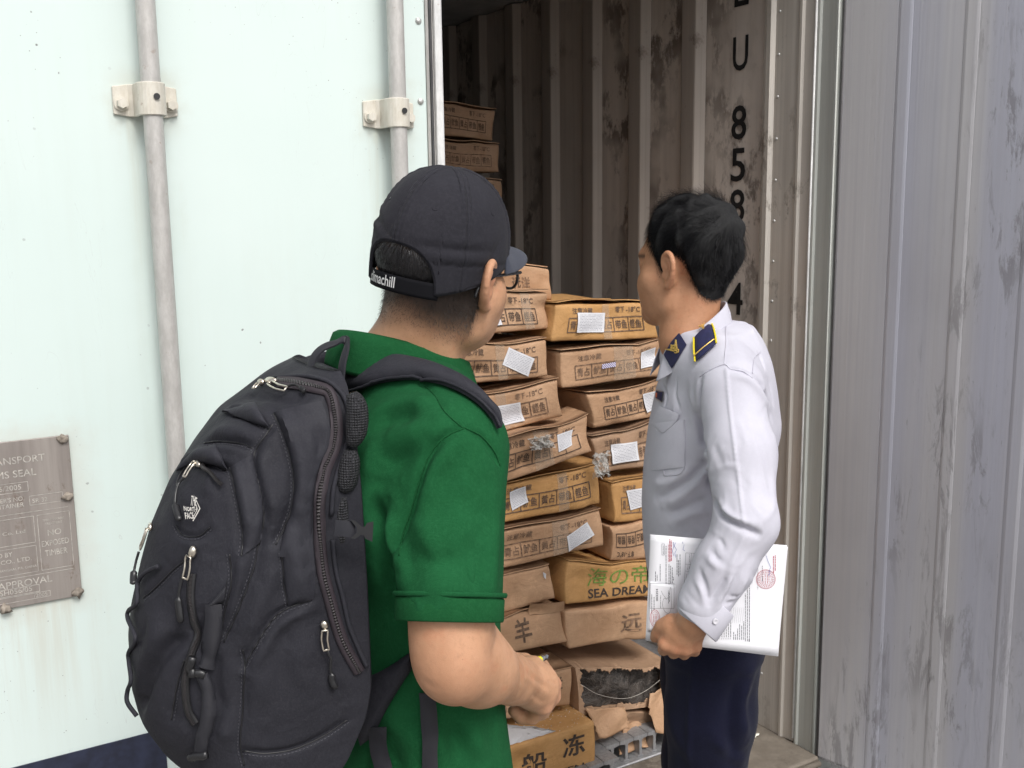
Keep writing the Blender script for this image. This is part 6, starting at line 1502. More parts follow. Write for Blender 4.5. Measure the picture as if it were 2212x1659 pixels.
# ------------------------------------------------------------------ man in the white uniform shirt
SKIN_W = m_skin('tan_skin', (0.44, 0.215, 0.118), (0.50, 0.26, 0.15), red=(0.42, 0.14, 0.08), dark=(0.02, 0.016, 0.014))
SHIRT_W = m_cloth('white_poplin', (0.50, 0.492, 0.56), (0.54, 0.532, 0.60), 1500, 0.12, 0.8, 0.0, 0.16, 12)
NAVYW = m_cloth('navy_wool', (0.0045, 0.005, 0.017), (0.0065, 0.0075, 0.022), 1300, 0.15, 0.8, 0.05, 0.25, 9)
NAVYP = plain('navy_badge_cloth', (0.012, 0.014, 0.060), 0.7, var=0.15, scale=80)
GOLD = plain('gold_metal', (0.85, 0.58, 0.16), 0.32, 0.55, var=0.2, scale=300)
YEL = plain('yellow_piping', (0.75, 0.60, 0.02), 0.6, var=0.1)
wf = np.array([-0.9995, -0.03, 0]); wl = np.array([0.03, -0.9995, 0])            # his front and his left (towards us)
AW = P(1580, 822, 1.905); MW = AW - wl * 0.178; AW2 = MW - wl * 0.178
EW = P(1613, 1130, 1.815); WW = P(1503, 1336, 1.815)
GW = thing('person', (MW[0], MW[1], 0.0), 'person in a white uniform shirt with navy shoulder board holding documents', 'person')
HW0 = P(1484, 580, 2.075); HWR = head_frame(math.radians(-45), math.radians(-2), math.radians(-1)); HWS = 1.02
def hw(p): return HW0 + (np.asarray(p, float) * HWS) @ HWR
def inv_w(Wp): return ((np.asarray(Wp) - HW0) @ HWR.T) / HWS
NW = MW + wf * 0.045 + ZU * 0.055
def px_x(x, dep): return P(x, 900, dep)[0]
S = SDF((0.10, 1.68, 0.86), (0.66, 2.48, 1.74), 0.003)
zt = np.array([0.90, 1.02, 1.14, 1.26, 1.36, 1.42])
S.slices(zt, [(P(1540, 900, 2.08)[0], MW[1])] * 6, [0.12, 0.12, 0.12, 0.125, 0.11, 0.05], [0.085, 0.09, 0.09, 0.085, 0.06, 0.035], wl[:2], wf[:2], 2.3, 0.02)
S.cone(MW, AW - ZU * 0.03, 0.042, 0.040, 0.03); S.cone(MW, AW2 - ZU * 0.03, 0.042, 0.040, 0.03)
S.cone(hw((0, -0.024, -0.025)), NW, 0.051, 0.054, 0.03); S.cone(hw((0, 0.010, -0.050)), NW + wf * 0.008, 0.040, 0.045, 0.025)
add_head(S, HW0, HWR, HWS, jaw=1.04, ey=-0.014, nose=0.008)
S.cone(AW - ZU * 0.03, EW, 0.040, 0.036, 0.02); S.cone(EW, WW, 0.039, 0.027, 0.02)
# left hand: back towards us, fingers hooked under the papers, thumb in front
hp_ = [P(1436, 1392, 1.838), P(1457, 1399, 1.833), P(1480, 1402, 1.833), P(1501, 1396, 1.838)]
pip_ = [P(1433, 1404, 1.880), P(1455, 1411, 1.884), P(1478, 1413, 1.884), P(1500, 1406, 1.880)]
dip_ = [P(1440, 1392, 1.904), P(1460, 1396, 1.908), P(1481, 1397, 1.908), P(1501, 1392, 1.902)]
tip_ = [P(1448, 1375, 1.906), P(1466, 1377, 1.910), P(1484, 1379, 1.910), P(1502, 1378, 1.904)]
pc = P(1476, 1366, 1.838)
S.cone(WW, pc, 0.0265, 0.027, 0.02)
for i in range(4):
    S.cone(P(1492 - 8 * (1.5 - i), 1352, 1.832), hp_[i], 0.018, 0.0115, 0.012)
    S.chain([hp_[i], pip_[i], dip_[i], tip_[i]], [0.0112, 0.0100, 0.0090, 0.0080], 0.0035); S.ell(hp_[i], (0.0118,) * 3, None, 0.005)
S.cone(P(1446, 1352, 1.84), P(1470, 1362, 1.84), 0.016, 0.022, 0.015)
S.chain([P(1450, 1346, 1.842), P(1431, 1354, 1.850), P(1421, 1368, 1.858), P(1414, 1378, 1.864)], [0.0165, 0.0125, 0.0105, 0.0085], 0.008)
# right arm on the far side
EW2 = AW2 + np.array([0.03, 0.02, -0.27]); WW2 = EW2 + wf * 0.10 - ZU * 0.19
S.cone(AW2 - ZU * 0.02, EW2, 0.046, 0.04, 0.02); S.cone(EW2, WW2, 0.038, 0.028, 0.02)
V, Fq = S.mesh(1); del S
L = inv_w(V)
def hairline(phi):
    """height of the hairline round the head (0 front, pi back)"""
    a = np.degrees(np.abs(phi)); return np.interp(a, [0, 35, 48, 58, 66, 76, 82, 92, 104, 114, 124, 138, 150, 180], [0.086, 0.084, 0.074, 0.050, 0.016, -0.004, 0.010, 0.034, 0.034, 0.018, -0.016, -0.046, -0.058, -0.062])
phi = np.arctan2(L[:, 0], L[:, 1] + 0.012); near = (np.abs(L) < 0.2).all(1) & (np.abs(L[:, 0]) < 0.0785)
dark = sst(-0.004, 0.012, L[:, 2] - hairline(phi)) * near
brow = np.exp(-((L[:, 2] - 0.028) / 0.0045) ** 2) * (np.abs(np.abs(L[:, 0]) - 0.033) < 0.022) * (L[:, 1] > 0.06) * near
dark = np.clip(dark + 0.8 * brow, 0, 1)
ear = np.exp(-((L[:, 1] + 0.020) / 0.028) ** 2 - ((L[:, 2]) / 0.035) ** 2) * sst(0.078, 0.092, np.abs(L[:, 0])) * (np.abs(L) < 0.2).all(1)
kn = np.zeros(len(V))
for q in hp_: kn += np.exp(-(np.linalg.norm(V - q, axis=1) / 0.015) ** 2)
obj('body', V, Fq, SKIN_W, GW, True, attr={'red': np.clip(0.35 * ear + 0.25 * kn, 0, 0.6), 'dark': dark})
# groom
S = SDF(HW0 - 0.17, HW0 + 0.17, 0.004); add_head(S, HW0, HWR, HWS, ears=False, jaw=1.04); S.cone(hw((0, -0.024, -0.03)), NW, 0.053, 0.057, 0.03)
Vg, Fg = S.mesh(1); del S; Lg = inv_w(Vg); GHB = BVHTree.FromPolygons([Vector(v) for v in Lg], [tuple(int(i) for i in f) for f in Fg])
c0 = np.array([0, -0.012, 0.03])
def thick(Lp):
    ph_ = np.arctan2(Lp[:, 0], Lp[:, 1] + 0.012); m_ = Lp[:, 2] - hairline(ph_); a = np.degrees(np.abs(ph_)); up = sst(0.03, 0.10, Lp[:, 2])
    T = 0.0080 + 0.012 * up + 0.006 * sst(70, 20, a) * up; T = T + 0.006 * sst(-0.04, 0.03, Lp[:, 2]) * sst(95, 150, a)
    return T * sst(0.0, 0.034, m_) + 0.0008, m_
ne, nf = 110, 200; el = np.linspace(-0.95, np.pi / 2 - 0.004, ne); az = np.linspace(-np.pi, np.pi, nf, endpoint=False); Vs = np.full((ne, nf, 3), np.nan); Ns = np.zeros((ne, nf, 3))
for i, e in enumerate(el):
    for j, a in enumerate(az):
        d = np.array([math.sin(a) * math.cos(e), math.cos(a) * math.cos(e), math.sin(e)]); r_ = GHB.ray_cast(Vector(c0 + d * 0.25), Vector(-d))
        if r_[0] is not None: Vs[i, j] = r_[0]; Ns[i, j] = r_[1] if r_[1].dot(Vector(d)) > 0 else -r_[1]
Vf = np.nan_to_num(Vs.reshape(-1, 3)); Nf = Ns.reshape(-1, 3); T_, m_ = thick(Vf)
lump = 0.0026 * np.sin(Vf[:, 0] * 160 + 3 * np.sin(Vf[:, 1] * 90)) + 0.0024 * np.sin(Vf[:, 1] * 140 + Vf[:, 2] * 120)
Vsh = Vf + Nf * (T_ * 0.72 + lump * sst(0.0, 0.03, m_))[:, None]; G_ = grid_faces(ne, nf, True); keep = (m_[G_] > -0.001).all(1) & (np.abs(Vf[G_]).sum((1, 2)) > 0)
HAIRC = NT('black_hair_mass'); _n = HAIRC.noise(1, 5, 0.6, HAIRC.mapping((300, 300, 60))); HAIRC = HAIRC.done(HAIRC.mix(_n, (0.0015, 0.0015, 0.002), (0.004, 0.004, 0.005)), 0.8, 0, HAIRC.bump(_n, 0.8, 0.002))
HAIR3 = NT('black_hair_strands'); _c = HAIR3.mix(HAIR3.ramp(HAIR3.noise(500, 3), 0.35, 0.7), (0.0012, 0.0012, 0.0016), (0.0060, 0.0056, 0.0075)); HAIR3 = HAIR3.done(_c, 0.38, 0, Specular_IOR_Level=0.13)
HM = obj('hair', hw(Vsh), G_[keep], HAIRC, GW, True)
rg = np.random.default_rng(21); whorl = np.array([0.004, -0.090, 0.088]); R_ = []; nS = 18000
cand = np.where((m_ > -0.001) & (np.abs(Vf).sum(1) > 0))[0]; wgt = np.repeat(np.cos(el), nf)[cand]; pk = rg.choice(cand, nS, p=wgt / wgt.sum())
p = Vf[pk] + rg.normal(0, 0.0015, (nS, 3)); n_ = Nf[pk]; Tt, mm = thick(Vf[pk]); up = sst(0.02, 0.09, p[:, 2])
LEN = (0.013 + 0.034 * up) * rg.uniform(0.7, 1.25, nS) * (0.35 + 0.65 * sst(0, 0.04, mm)); lay = rg.uniform(0.45, 1.25, nS) + 0.18 * np.sin(p[:, 0] * 170 + 2 * np.sin(p[:, 2] * 120)) * np.sin(p[:, 1] * 150); K = 6; poly = np.zeros((nS, K, 3))
clump = 0.16 * np.sin(p[:, 0] * 210 + p[:, 2] * 130)[:, None] * np.array([1, 0, 0]) + 0.16 * np.sin(p[:, 1] * 190 - p[:, 2] * 90)[:, None] * np.array([0, 0, 1])
jit = rg.normal(0, 0.19, (nS, 3)) + 1.5 * clump
for s_ in range(K):
    for q in range(nS):
        pass
    if s_ == 0:
        pos = p.copy(); nn = n_.copy()
    Tl, _m = thick(pos); h_ = lay * np.maximum(Tl, 0.3 * Tt) * (0.25 + 0.85 * s_ / (K - 1)) + 0.0004 + 0.0015 * (s_ / (K - 1)) ** 2
    poly[:, s_] = pos + nn * h_[:, None]
    d = pos - whorl; dn = np.linalg.norm(d, axis=1)[:, None]; d = d / (dn + 1e-6); side = sst(0.07, 0.02, pos[:, 2])[:, None]
    d = d * (1 - 0.75 * side) + side * (np.array([0, 0.10, -1.0])) + jit + 0.28 * np.cross(nn, d) * sst(0.05, 0.0, dn)
    d -= nn * (d * nn).sum(1)[:, None]; d /= np.linalg.norm(d, axis=1)[:, None] + 1e-9
    pos = pos + d * (LEN / (K - 1))[:, None]
    for q in range(nS):
        r_ = GHB.find_nearest(Vector(pos[q])); pos[q] = r_[0]; 
        v_ = np.array(r_[1]); nn[q] = v_ if v_ @ nn[q] > 0 else -v_
strands('hair', hw(poly.reshape(-1, 3)).reshape(poly.shape), 0.00060, HAIR3, GW, n_ @ HWR)
# stray hairs and a broken edge along the hairline
cand = np.where((m_ > -0.010) & (m_ < 0.012) & (np.abs(Vf).sum(1) > 0) & (np.abs(np.degrees(np.arctan2(Vf[:, 0], Vf[:, 1] + 0.012))) > 60))[0]; pk = rg.choice(cand, 3200); p = Vf[pk] + rg.normal(0, 0.002, (3200, 3)); n2 = Nf[pk]
d = np.array([0, -0.15, -1.0]) + 0.25 * rg.standard_normal((3200, 3)) + 0.25 * n2; d /= np.linalg.norm(d, axis=1)[:, None]; ln = rg.uniform(0.003, 0.009, 3200) * np.clip(1 + m_[pk] * 60, 0.25, 1)
pl_ = p[:, None] + d[:, None] * (ln[:, None] * np.linspace(0, 1, 4))[..., None] + n2[:, None] * 0.0006
strands('hair', hw(pl_.reshape(-1, 3)).reshape(pl_.shape), 0.0004, HAIR3, GW, n2 @ HWR)
cand = np.where((m_ > 0.03) & (np.abs(Vf).sum(1) > 0))[0]; pk = rg.choice(cand, 500); T2, _ = thick(Vf[pk]); p = Vf[pk] + Nf[pk] * (T2 * 0.8)[:, None]
d = Nf[pk] * 0.5 + (Vf[pk] - whorl) * 6 + 0.5 * rg.standard_normal((500, 3)); d /= np.linalg.norm(d, axis=1)[:, None]; pl_ = p[:, None] + d[:, None] * (rg.uniform(0.006, 0.014, 500)[:, None] * np.linspace(0, 1, 4))[..., None]
strands('hair', hw(pl_.reshape(-1, 3)).reshape(pl_.shape), 0.0003, HAIR3, GW, Nf[pk] @ HWR)

# ---- shirt
S = SDF((0.08, 1.66, 0.90), (0.70, 2.50, 1.52), 0.0036)
zs = [0.92, 1.00, 1.08, 1.16, 1.24, 1.32, 1.38, 1.43]
ctr = [(px_x(1536, 2.08), MW[1])] * 8; off_ = [0.0, 0.004, 0.006, 0.004, 0.0, -0.006, -0.012, 0.0]
S.slices(zs, [(c[0] - o, c[1]) for c, o in zip(ctr, off_)], [0.158, 0.156, 0.156, 0.160, 0.165, 0.165, 0.145, 0.08], [0.120, 0.126, 0.128, 0.126, 0.120, 0.110, 0.092, 0.062], wl[:2], wf[:2], 2.25, 0.02)
for s, A in ((1, AW), (-1, AW2)):
    S.cone(MW + wl * s * 0.05 + ZU * 0.015, A - ZU * 0.012 - wl * s * 0.01, 0.064, 0.058, 0.04)
    S.cone(NW + wl * s * 0.03 - ZU * 0.03, MW + wl * s * 0.12 + ZU * 0.008, 0.048, 0.046, 0.035)
S.cone(MW - wf * 0.045 + ZU * 0.02, MW - wf * 0.065 - ZU * 0.12, 0.065, 0.075, 0.05)     # rounded upper back
cf = P(1505, 1345, 1.815)
S.chain([AW - ZU * 0.025, P(1600, 980, 1.865), EW + np.array([0, 0.005, 0.0])], [0.0575, 0.0600, 0.0540], 0.025)
S.chain([EW, EW + (WW - EW) * 0.45, EW + (WW - EW) * 0.86], [0.0530, 0.0500, 0.0450], 0.02)
S.chain([AW2 - ZU * 0.025, EW2, EW2 + (WW2 - EW2) * 0.9], [0.06, 0.055, 0.04], 0.025)
V, Fq = S.mesh(2); del S
N = normals(V, Fq); B0 = bvh(V, Fq)
def b1(*p): return [(1353.3 + x * .3307, 621.8 + y * .3307) for x, y in p]
def b2(*p): return [(1353.3 + x * .17635, 1133.8 + y * .17635) for x, y in p]
folds = [
    (b1((650, 520), (665, 700), (690, 930), (725, 1200), (755, 1450), (772, 1560)), 0.0035, 0.0035),      # pressed crease
    (b1((480, 570), (560, 525), (640, 505)), -0.003, 0.004), (b1((660, 520), (760, 545), (840, 590), (900, 640)), -0.005, 0.006), (b1((690, 560), (800, 600), (880, 690), (930, 800)), 0.005, 0.012),
    (b1((870, 430), (900, 520), (940, 640), (960, 760)), -0.006, 0.007), (b1((870, 600), (920, 720), (950, 860)), -0.006, 0.008), (b1((480, 600), (470, 700), (480, 850), (500, 1000), (520, 1150), (545, 1330)), -0.012, 0.010),
    (b1((440, 780), (470, 860), (500, 960)), -0.006, 0.010), (b1((420, 640), (440, 760), (450, 860)), 0.006, 0.014),
    (b1((250, 1420), (350, 1370), (450, 1290), (540, 1200)), 0.007, 0.014), (b1((200, 1380), (330, 1310), (440, 1230), (520, 1130)), -0.007, 0.012), (b1((300, 1540), (420, 1480), (560, 1440)), 0.006, 0.014), (b1((280, 1480), (400, 1430), (540, 1370)), -0.006, 0.012), (b1((180, 1290), (300, 1260), (420, 1180)), 0.005, 0.014),
    (b1((560, 1380), (640, 1500), (760, 1560), (860, 1610)), -0.011, 0.008), (b1((610, 1420), (700, 1510), (800, 1540)), 0.008, 0.011), (b1((850, 1560), (930, 1480), (970, 1400)), 0.005, 0.012), (b1((600, 1180), (680, 1160), (740, 1190)), 0.0025, 0.008), (b1((560, 1000), (600, 1100), (640, 1220)), -0.003, 0.014), (b1((850, 900), (900, 1050), (930, 1200), (940, 1350)), -0.004, 0.014),
    (b2((1330, 20), (1450, 60), (1560, 100), (1615, 120)), -0.009, 0.006), (b2((1480, 90), (1400, 230), (1330, 380), (1260, 560)), 0.006, 0.008), (b2((1120, 150), (1170, 220), (1200, 300)), -0.005, 0.006), (b2((1040, 300), (1100, 400), (1180, 460)), -0.006, 0.007), (b2((980, 380), (1050, 470), (1150, 540)), 0.005, 0.008), (b2((1230, 620), (1160, 740), (1080, 860), (1020, 960)), -0.008, 0.007), (b2((1290, 600), (1220, 760), (1140, 900), (1100, 1000)), 0.006, 0.008), (b2((1380, 560), (1330, 700), (1270, 830), (1200, 960)), -0.006, 0.007), (b2((900, 560), (950, 700), (980, 830), (990, 960)), -0.006, 0.007), (b2((850, 680), (920, 820), (960, 950)), 0.005, 0.007), (b2((1480, 640), (1420, 760), (1340, 900)), 0.005, 0.008), (b2((1260, 860), (1300, 880), (1380, 860), (1430, 800)), -0.005, 0.005), (b2((1200, 960), (1260, 960), (1330, 930)), -0.005, 0.005), (b2((1560, 300), (1480, 480), (1420, 640)), -0.003, 0.012),
    (b1((700, 180), (800, 260), (880, 380)), 0.004, 0.012), (b1((560, 180), (640, 300), (680, 420)), -0.003, 0.012), (b1((230, 620), (260, 700), (250, 780)), -0.004, 0.006), (b1((330, 600), (320, 700), (350, 800)), -0.003, 0.006),
]
V = crease(V, N, B0, [(p_, a_ * (0.95 if p_[0][1] < 1134 else 0.72), s_ * 0.66) for p_, a_, s_ in folds])
for k in range(90):
    q = np.array([rgp.uniform(1410, 1670), rgp.uniform(860, 1300)]); d_ = np.array([rgp.normal(0, 0.6), 1.0]) * rgp.uniform(15, 45)
    if hit(B0, *q) is None or hit(B0, *(q + d_)) is None: continue
    V = crease(V, N, B0, [([tuple(q), tuple(q + d_ * 0.5 + rgp.normal(0, 5, 2)), tuple(q + d_)], rgp.choice([-1, 1]) * rgp.uniform(0.0006, 0.0015), rgp.uniform(0.003, 0.006))])
V = lap(V, Fq, 0.3); WB = bvh(V, Fq)
SW = obj('shirt', V, Fq, SHIRT_W, GW, True)
# cuff: flat band round the wrist
ax = (WW - EW) / np.linalg.norm(WW - EW); c_top = P(1541, 1292, 1.815); c_bot = P(1504, 1350, 1.812); axc = (c_bot - c_top) / np.linalg.norm(c_bot - c_top)
q1 = np.cross(axc, FW); q1 /= np.linalg.norm(q1); q2 = np.cross(axc, q1); aa = np.linspace(0, 2 * np.pi, 72, endpoint=False); V = []
for t, dr in ((0.0, -0.004), (0.0, 0.0015), (0.04, 0.0030), (0.5, 0.0032), (0.96, 0.0030), (1.0, 0.0018), (1.0, -0.0012), (0.9, -0.0020), (0.5, -0.002)):
    rr_ = 0.0430 - 0.0015 * t + dr; V.append(c_top + (c_bot - c_top) * t + rr_ * (np.cos(aa)[:, None] * q1 + 0.92 * np.sin(aa)[:, None] * q2) + axc * (0.006 * np.cos(aa))[:, None] * 1.0)
V = np.vstack(V); CUF = obj('cuff', V, [(i*72+j, i*72+(j+1) % 72, (i+1)*72+(j+1) % 72, (i+1)*72+j) for i in range(8) for j in range(72)], SHIRT_W, SW, True)
CUB = bvh(V, [(i*72+j, i*72+(j+1) % 72, (i+1)*72+(j+1) % 72, (i+1)*72+j) for i in range(8) for j in range(72)])
def button(B, x, y, parent, r=0.0052, mat=None):
    h_ = hit(B, x, y); n_ = h_[1] if h_[1] @ (CAM - h_[0]) > 0 else -h_[1]; a = h_[0] + n_ * 0.0008; t1 = np.cross(n_, [0, 0, 1]); t1 /= np.linalg.norm(t1); t2 = np.cross(n_, t1); al = np.linspace(0, 2 * np.pi, 16, endpoint=False)
    V = []; 
    for rr_, hh in ((r, 0), (r, 0.0016), (r * 0.85, 0.0022), (r * 0.6, 0.0014), (0.0003, 0.0013)): V.append(a + n_ * hh + rr_ * (np.cos(al)[:, None] * t1 + np.sin(al)[:, None] * t2))
    return obj('button', np.vstack(V), [(i*16+j, i*16+(j+1) % 16, (i+1)*16+(j+1) % 16, (i+1)*16+j) for i in range(4) for j in range(16)], mat or plain('pearl_button', (0.62, 0.61, 0.66), 0.3), parent, True)
button(CUB, *b2((1085, 1180))[0], SW); button(WB, *b1((270, 562))[0], SW)
# collar
cc = np.array([px_x(1506, 2.05), MW[1] + 0.0, 0]); nph = 80; aa = np.linspace(0.42, 2 * np.pi - 0.42, nph); V = []
for a in aa:
    d = wf * math.cos(a) + wl * math.sin(a); bk = -math.cos(a); fr = max(0, math.cos(a))
    zt_ = 1.452 + 0.044 * bk; r = 0.0605 + 0.002 * fr; fall = 0.038 + 0.034 * fr ** 1.2
    for dr, dz in ((-0.006, -0.032), (-0.004, -0.012), (-0.001, -0.0005), (0.0008, 0.0015), (0.003, -0.0005), (0.007 + 0.004 * fr, -0.012), (0.010 + 0.010 * fr, -0.5 * fall), (0.013 + 0.016 * fr, -0.95 * fall), (0.0135 + 0.016 * fr, -fall), (0.0115 + 0.016 * fr, -0.98 * fall)):
        V.append(np.array([cc[0], cc[1], zt_]) + d * (r + dr) + ZU * dz)
V = np.array(V); COW = obj('collar', V, grid_faces(nph, 10), SHIRT_W, SW, True); md = COW.modifiers.new('t', 'SOLIDIFY'); md.thickness = 0.0016
COB = bvh(V, grid_faces(nph, 10))
def z2(*p): return [(1280 + x * .2646, 380.4 + y * .2646) for x, y in p]
# collar tab with gilt emblem
class Two:                                                  # first surface hit of several
    def __init__(s, *B): s.B = B
    def ray_cast(s, o, d):
        best = (None, None, None, None)
        for b in s.B:
            r = b.ray_cast(o, d)
            if r[0] is not None and (best[0] is None or r[3] < best[3]): best = r
        return best
CW_ = Two(COB, WB)
patch('collar_tab', CW_, z2((705, 1272), (648, 1362), (590, 1458)), z2((774, 1382), (716, 1475), (656, 1570)), NAVYP, SW, 14, 10, 0.0022, 0.0018)
def on_map(B, off):
    def f(UV):
        L, _ = on(B, UV, None, off); return L
    return f
def emblem(B, cx_, cy_, s, off, name, parent, rot=0.0):
    aa = np.linspace(0, 2 * np.pi, 24); ring = [(0.46 * math.cos(t), 0.46 * math.sin(t)) for t in aa]; parts = [poly_uv(ring, 0.2)]
    star = []; 
    for k in range(5): 
        t = math.pi / 2 + k * 2 * math.pi / 5; star.append((np.array([(0, 0), (0.13 * math.cos(t - .63), 0.13 * math.sin(t - .63)), (0.34 * math.cos(t), 0.34 * math.sin(t)), (0.13 * math.cos(t + .63), 0.13 * math.sin(t + .63))]), [(0, 1, 2, 3)]))
    parts += star
    for s_ in (-1, 1):                                     # wings, rope, anchor flukes
        for k in range(3): parts.append(poly_uv([(s_ * 0.42, 0.15 - 0.14 * k), (s_ * (0.85 - 0.1 * k), 0.55 - 0.22 * k), (s_ * (1.15 - 0.2 * k), 0.80 - 0.25 * k)], 0.14))
    parts.append(poly_uv([(0, -0.45), (0, -0.95)], 0.14)); parts.append(poly_uv([(-0.42, -0.62), (-0.25, -0.88), (0, -0.97), (0.25, -0.88), (0.42, -0.62)], 0.13)); parts.append(poly_uv([(0, 0.45), (0, 0.75)], 0.2))
    V, Fs = join2(parts); c, s2 = math.cos(rot), math.sin(rot); V = np.c_[V[:, 0] * c - V[:, 1] * s2, V[:, 0] * s2 + V[:, 1] * c] * s; UV = np.c_[cx_ + V[:, 0], cy_ - V[:, 1]]
    o = obj(name, on_map(B, off)(UV), Fs, GOLD, parent, False); md = o.modifiers.new('t', 'SOLIDIFY'); md.thickness = 0.0022; md.offset = 0; return o
ce = z2((681, 1412))[0]; emblem(CW_, ce[0], ce[1], 12.5, 0.0052, 'collar_emblem', SW, 0.75)
# shoulder board
bl, br_ = z2((842, 1340), (848, 1440), (862, 1528)), z2((968, 1224), (1000, 1310), (1018, 1392))
patch('shoulder_board', WB, bl, br_, NAVYP, SW, 16, 12, 0.006, 0.0035, 0.002)
for ln in (bl, br_):
    L, _ = on(WB, ln, 20, 0.0085); Vt, Ft = tube(L, 0.0019, 6); obj('board_piping', Vt, Ft, YEL, SW, True)
L, _ = on(WB, z2((858, 1492), (930, 1430), (1002, 1372)), 24, 0.0115); Vt, Ft = tube(L, 0.0011 + 0.0004 * (np.arange(24) % 2), 6); obj('board_braid', Vt, Ft, GOLD, SW, True)
em = z2((903, 1268))[0]; emblem(WB, em[0], em[1], 5.5, 0.011, 'board_emblem', SW, 0.5)
# name badge, pocket with flap
patch('name_badge', WB, [(1421, 842), (1420, 852), (1419.5, 862)], [(1437, 848), (1436, 859), (1434, 870)], plain('badge_rim', (0.25, 0.25, 0.27), 0.3, 0.8), SW, 6, 6, 0.003, 0.002)
patch('badge_face', WB, [(1422.5, 845), (1422, 853), (1421.5, 860)], [(1435.5, 850), (1434.5, 859), (1433, 867)], NAVYP, SW, 6, 6, 0.0053, 0.0006)
patch('badge_face', WB, [(1422.6, 849), (1422.2, 854), (1422, 858)], [(1426, 850.5), (1425.6, 856), (1425.3, 860)], plain('badge_red', (0.55, 0.12, 0.04), 0.5), SW, 6, 6, 0.0062, 0.0004)
patch('pocket', WB, b1((172, 900), (165, 1050), (162, 1195)), b1((374, 862), (381, 1020), (378, 1170)), SHIRT_W, SW, 24, 14, 0.0004, 0.0018, 0.0012)
patch('pocket_flap', WB, b1((222, 772), (198, 830), (166, 890)), b1((352, 826), (345, 850), (338, 868)), SHIRT_W, SW, 10, 12, 0.0032, 0.0016, 0.0008)
patch('pocket_flap', WB, b1((166, 890), (200, 915), (238, 950)), b1((338, 868), (300, 910), (262, 944)), SHIRT_W, SW, 10, 12, 0.0032, 0.0016, 0.0004)
SEAM = plain('pale_seam', (0.50, 0.49, 0.56), 0.8)  # raised seam lines in the shirt's own pale colour
for ln in (b1((240, 950), (243, 1080), (246, 1222)), b1((380, 860), (383, 1000), (382, 1150), (350, 1215), (250, 1228)), b1((480, 580), (560, 530), (640, 500), (680, 530), (760, 545), (820, 590)), b1((872, 420), (835, 465), (822, 560)), b1((645, 190), (650, 330), (640, 500))):
    L, _ = on(WB, ln, 40, 0.0006); Vt, Ft = tube(L, 0.0011, 6); obj('seam', Vt, Ft, SEAM, SW, True)
button(WB, *b1((206, 918))[0], SW)
# ---- trousers, belt, shoes
S = SDF((0.14, 1.70, 0.0), (0.68, 2.46, 1.08), 0.006)
c3 = np.array([px_x(1534, 2.08), MW[1]])
S.slices([0.80, 0.88, 0.96, 1.055], [(c3[0], c3[1])] * 4, [0.165, 0.168, 0.16, 0.150], [0.108, 0.116, 0.122, 0.118], wl[:2], wf[:2], 2.3, 0.02)
for s in (-1, 1):
    b = np.array([c3[0], c3[1], 0]) + wl * s * 0.085 - wf * (0.022 if s < 0 else 0)
    S.chain([b + ZU * 0.86, b + ZU * 0.66 + wf * 0.004, b + ZU * 0.46 + wf * 0.012, b + ZU * 0.08], [0.102, 0.088, 0.076, 0.066], 0.03)
V, Fq = S.mesh(2); del S; N = normals(V, Fq); B0 = bvh(V, Fq)
V = crease(V, N, B0, [([(1500, 1430), (1490, 1520), (1488, 1650)], 0.004, 0.006), ([(1620, 1460), (1600, 1520), (1610, 1600)], 0.010, 0.014), ([(1590, 1470), (1575, 1560), (1585, 1650)], -0.008, 0.014), ([(1540, 1590), (1580, 1630), (1610, 1650)], 0.006, 0.012), ([(1440, 1520), (1460, 1590), (1500, 1650)], 0.004, 0.016)])
obj('trousers', V, Fq, NAVYW, GW, True)
for s in (-1, 1):
    an = np.array([c3[0], c3[1], 0]) + wl * s * 0.09; S = SDF(an - 0.22, an + 0.22, 0.008); S.cone(an + ZU * 0.05 - wf * 0.03, an + ZU * 0.035 + wf * 0.14, 0.045, 0.034, 0.02)
    V, Fq = S.mesh(2); V[:, 2] = np.maximum(V[:, 2], 0.002); obj('shoe', V, Fq, SHOE, GW, True)

# ------------------------------------------------------------------ documents in his hand
PAPER = plain('white_paper', (0.76, 0.76, 0.80), 0.6, var=0.02, scale=20)
INKG = plain('grey_print', (0.10, 0.10, 0.12), 0.7); INKR = plain('red_stamp_ink', (0.50, 0.09, 0.12), 0.7); INKB = plain('blue_pen_ink', (0.12, 0.15, 0.42), 0.6)
DOC = thing('document_stack', tuple(P(1540, 1385, 1.886)), 'stack of printed sheets with red stamps held in the left hand', 'documents')
pn = -FW * 0.985 + np.array([0.17 * 0, 0, 0]); pn = pn / np.linalg.norm(pn); pq = P(1545, 1290, 1.882)
def plane_pt(x, y, off=0.0):
    d = ray(x, y); t = ((pq - CAM) @ pn) / (d @ pn); return CAM + d * t + pn * off
def sheet3(name, cor, off, mat, bend=0.0, n=16, rc=0.0):
    c4 = np.array(cor, float); V = []
    for i in range(n):
        for j in range(n):
            a, b = i / (n - 1), j / (n - 1)
            x = (c4[3] * (1 - a) + c4[2] * a) * (1 - b) + (c4[0] * (1 - a) + c4[1] * a) * b
            V.append(plane_pt(x[0], x[1], off + bend * (math.sin(a * 3.0) * 0.6 - a * b)))
    o = obj(name, np.array(V), grid_faces(n, n), mat, DOC, True); md = o.modifiers.new('t', 'SOLIDIFY'); md.thickness = 0.0003; return o
q0 = [(1406, 1155), (1700, 1180), (1680, 1416), (1396, 1383)]
for k in range(5): sheet3('sheet', [(x + rgp.normal(0, 0.9), y + rgp.normal(0, 0.9)) for x, y in q0], -0.0007 * k, PAPER)
sl = b2((285, 690), (600, 742), (588, 1330), (258, 1305)); sheet3('slip', sl, 0.0012, PAPER)
